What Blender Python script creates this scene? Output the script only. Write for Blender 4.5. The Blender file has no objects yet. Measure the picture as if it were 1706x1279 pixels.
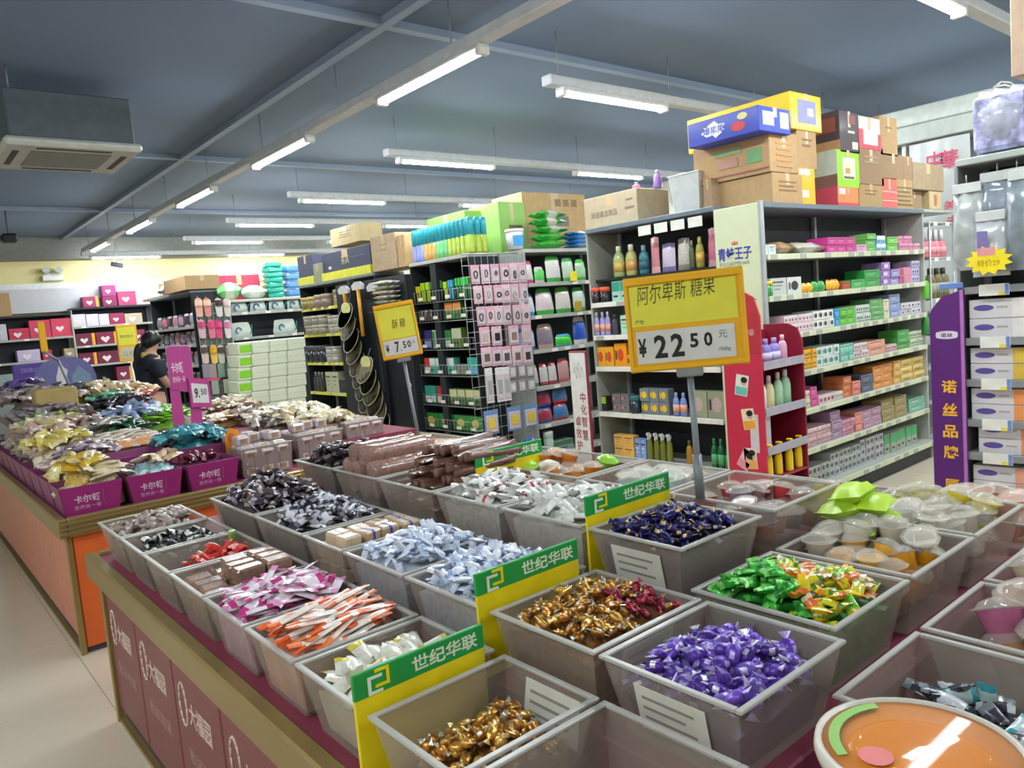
import bpy, math, random
from mathutils import Matrix, Vector
random.seed(7)
SC = bpy.context.scene
COL = SC.collection
PI = math.pi

# ------------------------------------------------------------------ camera
FPX, CX, CY, EYE = 1273.0, 853.0, 639.5, 1.55
AX_X = Vector((0.7638, 0.1247, -0.6333)).normalized()   # the world's x, y, z axes seen in camera axes
AX_Y = Vector((-0.6401, 0.0208, -0.7680)); AX_Y = (AX_Y - AX_X * AX_X.dot(AX_Y)).normalized()
AX_Z = AX_X.cross(AX_Y)
ROT = Matrix((AX_X, AX_Y, AX_Z))
cam_d = bpy.data.cameras.new('camera'); cam = bpy.data.objects.new('camera', cam_d); COL.objects.link(cam)
cam_d.sensor_width = 36.0; cam_d.lens = FPX / 1706 * 36; cam_d.clip_start = 0.02
cam.matrix_world = Matrix.Translation((0, 0, EYE)) @ ROT.to_4x4()
SC.camera = cam
# ------------------------------------------------------------------ world, exposure
W = bpy.data.worlds.new('world'); SC.world = W; W.use_nodes = True
W.node_tree.nodes['Background'].inputs[0].default_value = (0.6, 0.68, 0.8, 1)
W.node_tree.nodes['Background'].inputs[1].default_value = 0.15
SC.view_settings.view_transform = 'Standard'; SC.view_settings.look = 'None'
SC.view_settings.exposure = 0.0; SC.view_settings.gamma = 1.0; SC.view_settings.use_curve_mapping = False
LAMP = 125.0            # strength of every tube
SC.cycles.max_bounces = 6; SC.cycles.diffuse_bounces = 3; SC.cycles.glossy_bounces = 3
SC.cycles.transmission_bounces = 4; SC.cycles.transparent_max_bounces = 10
SC.cycles.sample_clamp_indirect = 6.0

# ------------------------------------------------------------------ measuring: a pixel's ray meets a plane
def ray(px, py): return ROT @ Vector(((px - CX) / FPX, -(py - CY) / FPX, -1.0))
def P(px, py, x=None, y=None, z=None):
    d = ray(px, py)
    t = x / d.x if x is not None else y / d.y if y is not None else (z - EYE) / d.z
    return Vector((0, 0, EYE)) + d * t
def proj(p):
    v = ROT.transposed() @ (Vector(p) - Vector((0, 0, EYE)))
    return CX + FPX * v.x / -v.z, CY - FPX * v.y / -v.z
def solve(fn, lo, hi, target):
    a = fn(lo) < fn(hi)
    for _ in range(40):
        m = (lo + hi) / 2
        if (fn(m) < target) == a: lo = m
        else: hi = m
    return (lo + hi) / 2
def xat(px, y, z): return solve(lambda x: proj((x, y, z))[0], 0.2, 30, px)
def yat(px, x, z): return solve(lambda y: proj((x, y, z))[0], 0.3, 30, px)

# ------------------------------------------------------------------ materials
MATS = {}
def srgb(c):
    if isinstance(c, str): c = tuple(int(c[i:i+2], 16) / 255 for i in (0, 2, 4))
    return tuple((v / 12.92 if v <= 0.04045 else ((v + 0.055) / 1.055) ** 2.4) for v in c)
def mat(col, rough=0.5, metal=0.0, alpha=1.0, coat=0.0, noise=0.08, scale=14.0, emit=0.0, jit=0.0, bump=0.0, spec=0.4, streak=None):
    key = (col, rough, metal, alpha, coat, noise, scale, emit, jit, bump, spec, streak)
    if key in MATS: return MATS[key]
    m = bpy.data.materials.new('m_' + str(col)); m.use_nodes = True; MATS[key] = m
    nt = m.node_tree; N = nt.nodes; L = nt.links; b = N['Principled BSDF']
    c = srgb(col)
    b.inputs['Roughness'].default_value = rough; b.inputs['Metallic'].default_value = metal
    b.inputs['Specular IOR Level'].default_value = spec; b.inputs['Coat Weight'].default_value = coat
    b.inputs['Coat Roughness'].default_value = 0.15
    b.inputs['Alpha'].default_value = alpha
    b.inputs['Base Color'].default_value = (*c, 1)
    m.diffuse_color = (*c, 1)
    if emit:
        b.inputs['Emission Color'].default_value = (*c, 1); b.inputs['Emission Strength'].default_value = emit
        return m
    if noise or jit or bump:
        tc = N.new('ShaderNodeTexCoord'); no = N.new('ShaderNodeTexNoise'); no.inputs['Scale'].default_value = scale; no.inputs['Detail'].default_value = 3
        mp = N.new('ShaderNodeMapping')
        if streak: mp.inputs['Scale'].default_value = streak
        L.new(tc.outputs['Object'], mp.inputs[0]); L.new(mp.outputs[0], no.inputs['Vector'])
        r = N.new('ShaderNodeMapRange'); r.inputs['From Min'].default_value = 0.3; r.inputs['From Max'].default_value = 0.7
        r.inputs['To Min'].default_value = 1 - noise; r.inputs['To Max'].default_value = 1 + noise
        L.new(no.outputs['Fac'], r.inputs['Value'])
        val = r.outputs[0]
        if jit:
            oi = N.new('ShaderNodeObjectInfo'); r2 = N.new('ShaderNodeMapRange')
            r2.inputs['To Min'].default_value = 1 - jit; r2.inputs['To Max'].default_value = 1 + jit * 0.6
            L.new(oi.outputs['Random'], r2.inputs['Value'])
            mu = N.new('ShaderNodeMath'); mu.operation = 'MULTIPLY'; L.new(val, mu.inputs[0]); L.new(r2.outputs[0], mu.inputs[1]); val = mu.outputs[0]
        hs = N.new('ShaderNodeHueSaturation'); hs.inputs['Color'].default_value = (*c, 1); L.new(val, hs.inputs['Value'])
        L.new(hs.outputs[0], b.inputs['Base Color'])
        if bump:
            bp = N.new('ShaderNodeBump'); bp.inputs['Strength'].default_value = bump; bp.inputs['Distance'].default_value = 0.004
            L.new(no.outputs['Fac'], bp.inputs['Height']); L.new(bp.outputs[0], b.inputs['Normal'])
    return m

# ------------------------------------------------------------------ meshes
class MB:
    def __init__(s): s.v = []; s.f = []; s.m = []; s.sm = []; s.mats = []
    def mi(s, m):
        if m not in s.mats: s.mats.append(m)
        return s.mats.index(m)
    def add(s, vs, fs, m, smooth=False, T=None):
        o = len(s.v); i = s.mi(m)
        s.v += [tuple(T @ Vector(v)) if T is not None else tuple(v) for v in vs]
        for f in fs: s.f.append(tuple(k + o for k in f)); s.m.append(i); s.sm.append(smooth)
        return s
    def box(s, x0, y0, z0, x1, y1, z1, m, T=None):
        vs = [(x0,y0,z0),(x1,y0,z0),(x1,y1,z0),(x0,y1,z0),(x0,y0,z1),(x1,y0,z1),(x1,y1,z1),(x0,y1,z1)]
        return s.add(vs, [(0,3,2,1),(4,5,6,7),(0,1,5,4),(1,2,6,5),(2,3,7,6),(3,0,4,7)], m, False, T)
    def cbox(s, x0, y0, z0, x1, y1, z1, m, b=0.004, T=None):
        lo, hi = (x0, y0, z0), (x1, y1, z1); ix = {}; vs = []
        for c in range(8):
            sg = [(c >> k) & 1 for k in range(3)]
            for a in range(3):
                p = [(hi[k] - (0 if k == a else b)) if sg[k] else (lo[k] + (0 if k == a else b)) for k in range(3)]
                ix[(c, a)] = len(vs); vs.append(tuple(p))
        fs = []
        for a in range(3):
            o1, o2 = [k for k in range(3) if k != a]
            for sgn in (0, 1):
                q = [(sgn << a) | (i << o1) | (j << o2) for i, j in ((0,0),(1,0),(1,1),(0,1))]
                fs.append([ix[(c, a)] for c in q])
            for i in (0, 1):
                for j in (0, 1):
                    c0 = (i << o1) | (j << o2); c1 = c0 | (1 << a)
                    fs.append([ix[(c0, o1)], ix[(c1, o1)], ix[(c1, o2)], ix[(c0, o2)]])
        for c in range(8): fs.append([ix[(c, 0)], ix[(c, 1)], ix[(c, 2)]])
        cen = Vector(((x0+x1)/2, (y0+y1)/2, (z0+z1)/2)); out = []
        for f in fs:
            pa, pb, pc = (Vector(vs[k]) for k in f[:3]); n = (pb - pa).cross(pc - pa)
            mid = sum((Vector(vs[k]) for k in f), Vector()) / len(f)
            out.append(tuple(f) if n.dot(mid - cen) > 0 else tuple(reversed(f)))
        return s.add(vs, out, m, False, T)
    def lathe(s, prof, n, m, sx=1, sy=1, T=None, smooth=True, mats=None):
        vs = []; k = len(prof)
        for r, z in prof:
            for i in range(n):
                a = 2 * PI * i / n; vs.append((r * math.cos(a) * sx, r * math.sin(a) * sy, z))
        for j in range(k - 1):
            fs = [(j*n+i, j*n+(i+1) % n, (j+1)*n+(i+1) % n, (j+1)*n+i) for i in range(n)]
            if j == 0: s.add(vs, fs, mats[0] if mats else m, smooth, T); base = len(s.v) - len(vs)
            else:
                ii = s.mi(mats[j] if mats else m)
                for f in fs: s.f.append(tuple(q + base for q in f)); s.m.append(ii); s.sm.append(smooth)
        for j, rev in ((0, True), (k - 1, False)):
            if prof[j][0] > 1e-5:
                f = [base + j*n + i for i in range(n)]
                s.f.append(tuple(reversed(f)) if rev else tuple(f)); s.m.append(s.mi((mats[0] if j == 0 else mats[-1]) if mats else m)); s.sm.append(False)
        return s
    def cyl(s, p0, p1, r0, m, r1=None, n=8, T=None):
        p0, p1 = Vector(p0), Vector(p1); d = p1 - p0
        q = d.to_track_quat('Z', 'Y').to_matrix().to_4x4()
        M = Matrix.Translation(p0) @ q
        return s.lathe([(r0, 0), (r0 if r1 is None else r1, d.length)], n, m, T=(T @ M) if T is not None else M)
    def tube(s, pts, r, m, n=6, T=None):
        for a, b in zip(pts, pts[1:]): s.cyl(a, b, r, m, n=n, T=T)
        return s
    def prism(s, poly, z0, z1, m, T=None):
        n = len(poly)
        vs = [(x, y, z0) for x, y in poly] + [(x, y, z1) for x, y in poly]
        fs = [tuple(reversed(range(n))), tuple(range(n, 2*n))] + [(i, (i+1) % n, n+(i+1) % n, n+i) for i in range(n)]
        return s.add(vs, fs, m, False, T)
    def grid(s, fn, nu, nv, m, smooth=True, T=None):
        vs = [fn(i / nu, j / nv) for j in range(nv + 1) for i in range(nu + 1)]
        fs = [(j*(nu+1)+i, j*(nu+1)+i+1, (j+1)*(nu+1)+i+1, (j+1)*(nu+1)+i) for j in range(nv) for i in range(nu)]
        return s.add(vs, fs, m, smooth, T)
    def mesh(s, name):
        me = bpy.data.meshes.new(name); me.from_pydata(s.v, [], s.f)
        for m in s.mats: me.materials.append(m)
        me.polygons.foreach_set('material_index', s.m); me.polygons.foreach_set('use_smooth', s.sm); me.update()
        return me
def place(name, me, parent=None, M=None):
    o = bpy.data.objects.new(name, me.mesh(name) if isinstance(me, MB) else me); COL.objects.link(o)
    if parent is not None: o.parent = parent
    if M is not None: o.matrix_basis = M
    return o
def part(name, me, parent, M=None): return place(name, me, parent, M)
LABELS = {}
def tag(o, label, cat, group=None):
    o['label'] = label; o['category'] = cat
    if group: o['group'] = group
    LABELS.setdefault(label, []).append((o.name, group))
    return o
def thing(name, label, cat, M=None, group=None, me=None): return tag(place(name, me, None, M), label, cat, group)
def struct(name, me, M=None, parent=None):
    o = place(name, me, parent, M); o['kind'] = 'structure'; return o
def tr(x, y, z, rz=0.0, rx=0.0, ry=0.0):
    return Matrix.Translation((x, y, z)) @ Matrix.Rotation(rz, 4, 'Z') @ Matrix.Rotation(ry, 4, 'Y') @ Matrix.Rotation(rx, 4, 'X')
def face(o, right, up):
    """a frame whose x is RIGHT, y is UP and z the outward normal"""
    r = Vector(right).normalized(); u = Vector(up); u = (u - r * u.dot(r)).normalized(); n = r.cross(u)
    return Matrix(((r.x, u.x, n.x, o[0]), (r.y, u.y, n.y, o[1]), (r.z, u.z, n.z, o[2]), (0, 0, 0, 1)))
FX = lambda x, y, z: face((x, y, z), (0, -1, 0), (0, 0, 1))     # a surface that faces -x
FY = lambda x, y, z: face((x, y, z), (1, 0, 0), (0, 0, 1))      # a surface that faces -y
RX = -PI / 2                                                    # turns local (right, in, up) to a front that faces -x
# lettering: flat print of the words, fitted to w by h metres
TXT = {}
def lettering(words, w, h, m, bold=0.0, slant=0.0):
    key = (words, round(w, 4), round(h, 4), m.name, bold, slant)
    if key in TXT: return TXT[key]
    cu = bpy.data.curves.new('words', 'FONT'); cu.body = words; cu.size = 1; cu.resolution_u = 2; cu.extrude = 0.004; cu.offset = bold; cu.shear = slant
    cu.space_line = 0.95
    ob = bpy.data.objects.new('words', cu); COL.objects.link(ob)
    dg = bpy.context.evaluated_depsgraph_get()
    me = bpy.data.meshes.new_from_object(ob.evaluated_get(dg))
    bpy.data.objects.remove(ob); bpy.data.curves.remove(cu)
    xs = [v.co.x for v in me.vertices]; ys = [v.co.y for v in me.vertices]
    if xs:
        x0, x1, y0, y1 = min(xs), max(xs), min(ys), max(ys); kx = w / max(x1 - x0, 1e-6); ky = h / max(y1 - y0, 1e-6)
        for v in me.vertices: v.co = ((v.co.x - (x0+x1)/2) * kx, (v.co.y - (y0+y1)/2) * ky, v.co.z * 0.15)
    me.materials.clear(); me.materials.append(m); TXT[key] = me
    return me
def write(words, w, h, m, parent, M, bold=0.0, name='lettering', slant=0.0):
    return part(name, lettering(words, w, h, m, bold, slant), parent, M)
ORD = ['first','second','third','fourth','fifth','sixth','seventh','eighth','ninth','tenth','eleventh','twelfth','thirteenth','fourteenth','fifteenth','sixteenth','seventeenth','eighteenth','nineteenth','twentieth']

# ------------------------------------------------------------------ common materials
m_dark = mat('23282c', 0.5); m_greymetal = mat('8a9094', 0.45, 0.3); m_white = mat('e6e8e2', 0.5); m_lightgrey = mat('c4c8c4', 0.5)
m_card = mat('b3946c', 0.8, noise=0.06, scale=30, spec=0.2); m_card2 = mat('9c8266', 0.8, noise=0.06, scale=30, spec=0.2); m_tape = mat('c8ab80', 0.35, coat=0.2)
m_black = mat('141518', 0.45); m_ink = mat('262428', 0.6); m_yellow = mat('f2c11c', 0.45); m_red = mat('c02638', 0.5)

# ================================================================== SETTING
CEIL = 3.5; Y_BACK = 16.0
m_tile = mat('d3c7b2', 0.16, noise=0.03, scale=2.5, spec=0.5)
fl = struct('floor', MB().box(-2.6, -2.6, -0.12, 10.6, Y_BACK, -0.004, mat('a89c88', 0.6)))
tile = MB().cbox(-0.3985, -0.3985, -0.02, 0.3985, 0.3985, 0.0, m_tile, 0.0015).mesh('tile')
for i in range(16):
    for j in range(23):
        if i * 23 + j >= 0 and (-2.2 + 0.8 * i < 8.4) and len(fl.children) < 298: part('tile', tile, fl, tr(-2.2 + 0.8 * i, -2.2 + 0.8 * j, 0))
m_ceil = mat('6a7a90', 0.75, noise=0.04, scale=1.2, spec=0.2)
struct('ceiling', MB().box(-2.6, -2.6, CEIL, 10.6, Y_BACK + 0.2, CEIL + 0.15, m_ceil))
m_wall = mat('d8d5c8', 0.7, noise=0.03, scale=2)
struct('wall_left', MB().box(-2.8, -2.6, 0, -2.6, Y_BACK, CEIL, m_wall))
struct('wall_right', MB().box(10.6, -2.6, 0, 10.8, Y_BACK, CEIL, m_wall))
struct('wall_front', MB().box(-2.8, -2.8, 0, 10.8, -2.6, CEIL, m_wall))
wb = struct('wall_back', MB().box(-2.8, Y_BACK, 0, 10.8, Y_BACK + 0.2, CEIL, mat('f0e4a8', 0.7, noise=0.04, scale=1.5)))
struct('trim_1', MB().box(-2.6, Y_BACK - 0.35, 3.12, 10.6, Y_BACK, CEIL - 0.0, mat('8c8e88', 0.7)))     # the lowered band of ceiling along the back wall
struct('trim_2', MB().box(-2.6, Y_BACK - 0.12, 2.62, 10.6, Y_BACK, 2.72, m_white))                          # white ledge under the yellow strip
m_beam = mat('8494a8', 0.6, noise=0.03)
for k, (x0, y0, x1, y1) in enumerate([(2.77, -2.6, 2.84, Y_BACK - 0.4), (-2.6, 4.38, 10.6, 4.45), (-2.6, 8.62, 10.6, 8.69), (-2.6, 12.3, 10.6, 12.37)]):
    struct('trim_%d' % (3 + k), MB().box(x0, y0, CEIL - 0.05 - 0.004 * (k == 0), x1, y1, CEIL, m_beam))

# ------------------------------------------------------------------ tube lights on trunking
m_lamp = mat('f4fbff', 0.3, emit=LAMP); m_trunk = mat('ccd0d2', 0.45, 0.1)
ZL = 3.08
def lamp_mesh():
    b = MB(); n = 6
    pts = [(0.036 * math.cos(PI + PI * i / n), 0.03 * math.sin(PI + PI * i / n)) for i in range(n + 1)]
    vs = [(0.0 if False else x, -0.56, z) for x, z in pts] + [(x, 0.56, z) for x, z in pts]; k = n + 1
    fs = [(i, i+1, k+i+1, k+i) for i in range(n)] + [tuple(range(k)), tuple(reversed(range(k, 2*k))), (0, k, 2*k-1, k-1)]
    return b.add(vs, fs, m_lamp).mesh('diffuser')
lamp_me = lamp_mesh()
cap_me = MB().cbox(-0.042, -0.022, -0.034, 0.042, 0.022, 0.012, m_white, 0.006).mesh('end_cap')
house_me = MB().cbox(-0.048, -0.59, 0.0, 0.048, 0.59, 0.03, m_trunk, 0.006).mesh('housing')
n_lamp = 0
def lamp(x, y, along, label, group):
    t = thing('tube_light', label, 'ceiling light', tr(x, y, ZL, 0 if along == 'y' else -PI / 2), group)
    part('diffuser', lamp_me, t); part('housing', house_me, t)
    part('end_cap', cap_me, t, tr(0, -0.575, 0)); part('end_cap', cap_me, t, tr(0, 0.575, 0))
def trunk(x0, y0, x1, y1, label):
    t = thing('lighting_trunking', label, 'light rail', tr(x0, y0, ZL + 0.03))
    dx, dy = x1 - x0, y1 - y0
    if dx > dy: part('rail', MB().cbox(0, -0.05, 0, dx, 0.05, 0.07, m_trunk, 0.008), t)
    else: part('rail', MB().cbox(-0.05, 0, 0, 0.05, dy, 0.07, m_trunk, 0.008), t)
    n = int(max(dx, dy) / 1.6) + 1
    for i in range(n + 1):
        f = i / n * 0.96 + 0.02
        part('hanger', MB().cyl((dx * f, dy * f, 0.07), (dx * f, dy * f, CEIL - ZL - 0.03), 0.005, m_greymetal, n=6), t)
XA = 2.94
trunk(XA, -2.4, XA, 14.6, 'long grey light rail running straight away down the store towards the back wall')
for k in range(7):
    lamp(XA, 4.16 + 2.31 * (k - 2), 'y', 'white tube lamp on the long middle rail, %s from the back wall' % ORD[6 - k], 'tube lamps on the lengthwise rail')
trunk(-1.2, -2.4, -1.2, 3.6, 'added light rail out of view over the left hand aisle')  # added rail and lamps, out of view: brighten sign faces and counter's left side
for k in range(3):
    lamp(-1.2, 4.16 + 2.31 * (k - 2), 'y', 'added unseen tube lamp over the left hand aisle, %s from the back wall' % ORD[6 - k], 'added tube lamps over the left hand aisle')
rows = [(-0.5, 3.95), (1.82, 3.95), (4.04, 3.97), (6.42, 4.07), (8.76, 4.12), (10.9, 4.14), (12.95, 4.17), (15.1, 3.08)]
for i, (y, x0) in enumerate(rows):
    trunk(x0 - 0.1, y, 10.4, y, 'grey cross rail with lamps, %s of the cross rails counted from the back wall' % ORD[len(rows) - 1 - i])
    for k in range(3):
        lamp(x0 + 0.62 + 2.4 * k, y, 'x', '%s white tube lamp from the left on the %s cross rail from the back' % (ORD[k], ORD[len(rows) - 1 - i]), 'tube lamps on the cross rails')

# ------------------------------------------------------------------ ceiling cassette air conditioner
m_ac = mat('c2c6bd', 0.5)
t = thing('air_conditioner', 'white square ceiling cassette air conditioner with four slots hanging under dark ceiling', 'air conditioner', tr(1.29, 6.62, 2.98))
part('body', MB().cbox(-0.40, -0.40, 0.03, 0.40, 0.40, 0.36, mat('59636a', 0.6), 0.01), t)
part('fascia', MB().cbox(-0.44, -0.44, -0.03, 0.44, 0.44, 0.03, m_ac, 0.02), t)
part('intake_grille', MB().cbox(-0.26, -0.26, -0.036, 0.26, 0.26, -0.03, mat('868b86', 0.6), 0.004), t)
for k in range(4):
    part('air_slot', MB().box(-0.24, -0.37, -0.033, 0.24, -0.33, -0.0301, mat('4a4e4c', 0.7)), t, Matrix.Rotation(k * PI / 2, 4, 'Z'))
part('hanger', MB().cyl((-0.36, -0.36, 0.36), (-0.36, -0.36, CEIL - 2.98), 0.006, m_greymetal).cyl((0.36, 0.36, 0.36), (0.36, 0.36, CEIL - 2.98), 0.006, m_greymetal), t)

# ================================================================== THE CANDY COUNTER (front counter)
m_gold = mat('a08a58', 0.32, 0.55, noise=0.05, streak=(1, 1, 30)); m_maroon = mat('7e4245', 0.42, noise=0.05); m_deck = mat('7e3244', 0.55)
m_orange = mat('e0682c', 0.5, noise=0.04); m_peach = mat('cf8a70', 0.45, noise=0.05); m_print = mat('d8c4b8', 0.5); m_plinth = mat('4a4048', 0.5)
def counter(name, label, x0, y0, x1, y1, top, side_mat, end_mat, logo):
    t = thing(name, label, 'counter', tr(0, 0, 0))
    part('core', MB().box(x0 + 0.05, y0 + 0.05, 0.02, x1 - 0.05, y1 - 0.05, top - 0.04, side_mat), t)
    part('deck', MB().cbox(x0 + 0.02, y0 + 0.02, top - 0.04, x1 - 0.02, y1 - 0.02, top, m_deck, 0.003), t)
    prof = [(-0.075, 0.0), (-0.06, 0.018), (-0.04, 0.01), (-0.02, 0.02), (0.0, 0.012)]
    for nm, bx in (('edge_trim', (x0 - 0.02, y0 - 0.02, x0 + 0.025, y1 + 0.02)), ('edge_trim', (x1 - 0.025, y0 - 0.02, x1 + 0.02, y1 + 0.02)),
                   ('edge_trim', (x0 + 0.025, y0 - 0.02, x1 - 0.025, y0 + 0.025)), ('edge_trim', (x0 + 0.025, y1 - 0.025, x1 - 0.025, y1 + 0.02))):
        part(nm, MB().cbox(bx[0], bx[1], top - 0.085, bx[2], bx[3], top + 0.012, m_gold, 0.007), t)
    for k in range(3):                                          # raised ribs along the end face of the trim
        part('trim_rib', MB().cbox(x0 - 0.01, y0 - 0.026, top - 0.07 + 0.024 * k, x1 + 0.01, y0 - 0.019, top - 0.058 + 0.024 * k, m_gold, 0.002), t)
    for cx in (x0 + 0.012, x1 - 0.04):
        for cy in (y0 + 0.012, y1 - 0.04): part('corner_post', MB().cbox(cx, cy, 0.0, cx + 0.028, cy + 0.028, top - 0.08, m_gold, 0.004), t)
    part('plinth', MB().box(x0 + 0.04, y0 + 0.04, 0.0, x1 - 0.04, y1 - 0.04, 0.07, m_plinth), t)
    part('plinth_trim', MB().box(x0 + 0.018, y0 + 0.04, 0.0, x0 + 0.04, y1 - 0.04, 0.018, m_gold), t)
    n = max(1, round((y1 - y0 - 0.08) / 0.47)); w = (y1 - y0 - 0.08) / n
    for k in range(n):
        a = y0 + 0.04 + k * w
        p = part('side_panel', MB().cbox(x0 + 0.026, a + 0.006, 0.07, x0 + 0.05, a + w - 0.006, top - 0.08, side_mat, 0.004), t)
        if logo:
            yc = a + w / 2; g = MB()
            for q in range(14):
                aa, bb = 2 * PI * q / 14, 2 * PI * (q + 1) / 14
                g.cyl((x0 + 0.025, yc + 0.13 + 0.035 * math.cos(aa), 0.43 + 0.07 * math.sin(aa)), (x0 + 0.025, yc + 0.13 + 0.035 * math.cos(bb), 0.43 + 0.07 * math.sin(bb)), 0.004, m_print, n=5)
            part('emblem', g, p)
            write('大福园', 0.2, 0.075, m_print, p, FX(x0 + 0.0255, yc - 0.02, 0.42), 0.01)
            write('散装糖果', 0.26, 0.05, mat('a8847e', 0.5), p, FX(x0 + 0.0255, yc + 0.0, 0.27), 0.0)
    m = max(1, round((x1 - x0 - 0.08) / 1.0)); w = (x1 - x0 - 0.08) / m
    for k in range(m):
        a = x0 + 0.04 + k * w
        part('end_panel', MB().cbox(a + 0.004, y0 + 0.026, 0.03, a + w - 0.004, y0 + 0.05, top - 0.08, end_mat, 0.004), t)
    part('hook', MB().tube([(x1 - 0.02, y0 + 0.02, 0.45), (x1 + 0.01, y0 + 0.0, 0.44), (x1 + 0.01, y0, 0.41)], 0.004, m_black), t)
    return t
TOP = 0.70
t2 = counter('candy_counter', 'maroon panelled candy counter with bronze edge trim carrying clear trays of loose sweets', 0.57, 0.26, 2.69, 3.46, TOP, m_maroon, m_maroon, True)
part('riser', MB().cbox(0.93, 0.66, TOP, 2.34, 3.40, TOP + 0.065, m_deck, 0.004), t2)
part('riser', MB().cbox(1.285, 1.03, TOP + 0.065, 2.005, 3.06, TOP + 0.15, m_deck, 0.004), t2)
TA = counter('bakery_counter', 'orange ended counter with bronze ribbed edge carrying purple bins of packed cakes', 0.60, 4.30, 3.02, 7.75, TOP, m_peach, m_orange, False)

m_tray = mat('b4a89c', 0.25, alpha=0.30, noise=0.05, spec=0.5); m_rim = mat('c4c2ba', 0.25, alpha=0.75, noise=0)
m_sticker = mat('d6d4c8', 0.6)
def sheet(g, a, b, m, th):
    """a wall of thickness th between two closed loops of points (outer/inner offset towards the middle)"""
    n = len(a); cen = sum((Vector(p) for p in a), Vector()) / n
    def inn(p):
        q = Vector(p); d = cen - q; d.z = 0; d = Vector((math.copysign(th, d.x), math.copysign(th, d.y), 0)); return tuple(q + d)
    ai, bi = [inn(p) for p in a], [inn(p) for p in b]
    vs = list(a) + list(b) + ai + bi
    fs = []
    for i in range(n):
        j = (i + 1) % n
        fs += [(i, j, n + j, n + i), (2*n + j, 2*n + i, 3*n + i, 3*n + j), (n + i, n + j, 3*n + j, 3*n + i)]
    g.add(vs, fs, m)
def tray_mesh(w, d, h):
    g = MB(); k = 0.028
    lo = [(-w/2 + k, -d/2 + k, 0), (w/2 - k, -d/2 + k, 0), (w/2 - k, d/2 - k, 0), (-w/2 + k, d/2 - k, 0)]
    hi = [(-w/2, -d/2, h), (w/2, -d/2, h), (w/2, d/2, h), (-w/2, d/2, h)]
    sheet(g, lo, hi, m_tray, 0.003)
    g.box(-w/2 + k, -d/2 + k, 0, w/2 - k, d/2 - k, 0.003, m_tray)
    return g.mesh('tray')
def rim_mesh(w, d, h):
    g = MB(); e = 0.006
    for x0, y0, x1, y1 in ((-w/2 - e, -d/2 - e, w/2 + e, -d/2 + e), (-w/2 - e, d/2 - e, w/2 + e, d/2 + e), (-w/2 - e, -d/2 + e, -w/2 + e, d/2 - e), (w/2 - e, -d/2 + e, w/2 + e, d/2 - e)):
        g.cbox(x0, y0, h - 0.002, x1, y1, h + 0.005, m_rim, 0.0015)
    return g.mesh('rim')
TRAYS = []
def tray(x0, x1, y0, y1, base, label, h=0.145, sticker=None):
    w, d = x1 - x0 - 0.014, y1 - y0 - 0.014
    t = thing('candy_tray', label, 'tray', tr((x0 + x1) / 2, (y0 + y1) / 2, base), 'clear trays on the candy counter')
    part('tray_body', tray_mesh(w, d, h), t); part('rim', rim_mesh(w, d, h), t)
    if sticker:
        p = part('price_sticker', MB().cbox(-0.075, -0.045, -0.0005, 0.075, 0.045, 0.0008, m_sticker, 0.0004), t)
        if sticker == 'x': p.matrix_basis = face((-w/2 + 0.010, 0.0, h * 0.52), (0, -1, 0), (-0.19, 0, 1))
        elif sticker == 'in': p.matrix_basis = face((w/2 - 0.014, -0.02, h * 0.6), (0, -1, 0), (0.19, 0, 1))
        else: p.matrix_basis = face((0.0, -d/2 + 0.010, h * 0.52), (1, 0, 0), (0, -0.19, 1))
        for q in range(3): part('print_line', MB().box(-0.06, 0.02 - 0.02 * q, 0.0008, 0.05 - 0.02 * (q % 2), 0.026 - 0.02 * q, 0.0011, mat('8f8d88', 0.6, noise=0)), p)
    return (x0, x1, y0, y1, base, h)

# ------------------------------------------------------------------ sweets
def twist_mesh(name, L, r, m, m2=None, n=6, flat=0.75):
    g = MB(); k = [(-1.0, .75, .12), (-.62, .2, .2), (-.5, .8, .8), (-.2, 1, 1), (.2, 1, 1), (.5, .8, .8), (.62, .2, .2), (1.0, .75, .12)]
    vs = []
    for u, a, b in k:
        for i in range(n):
            an = 2 * PI * i / n; vs.append((u * L / 2, r * a * math.cos(an), r * b * flat * math.sin(an)))
    g0 = []
    for j in range(len(k) - 1):
        for i in range(n):
            f = (j*n+i, j*n+(i+1) % n, (j+1)*n+(i+1) % n, (j+1)*n+i); g0.append((f, m2 if m2 and j in (0, 6) or (m2 and j == 3 and i % 3 == 0) else m))
    o = len(g.v); g.v += vs
    for f, mm in g0: g.f.append(f); g.m.append(g.mi(mm)); g.sm.append(True)
    g.f.append(tuple(reversed(range(n)))); g.m.append(0); g.sm.append(False); g.f.append(tuple(range((len(k)-1)*n, len(k)*n))); g.m.append(0); g.sm.append(False)
    return g.mesh(name)
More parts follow.
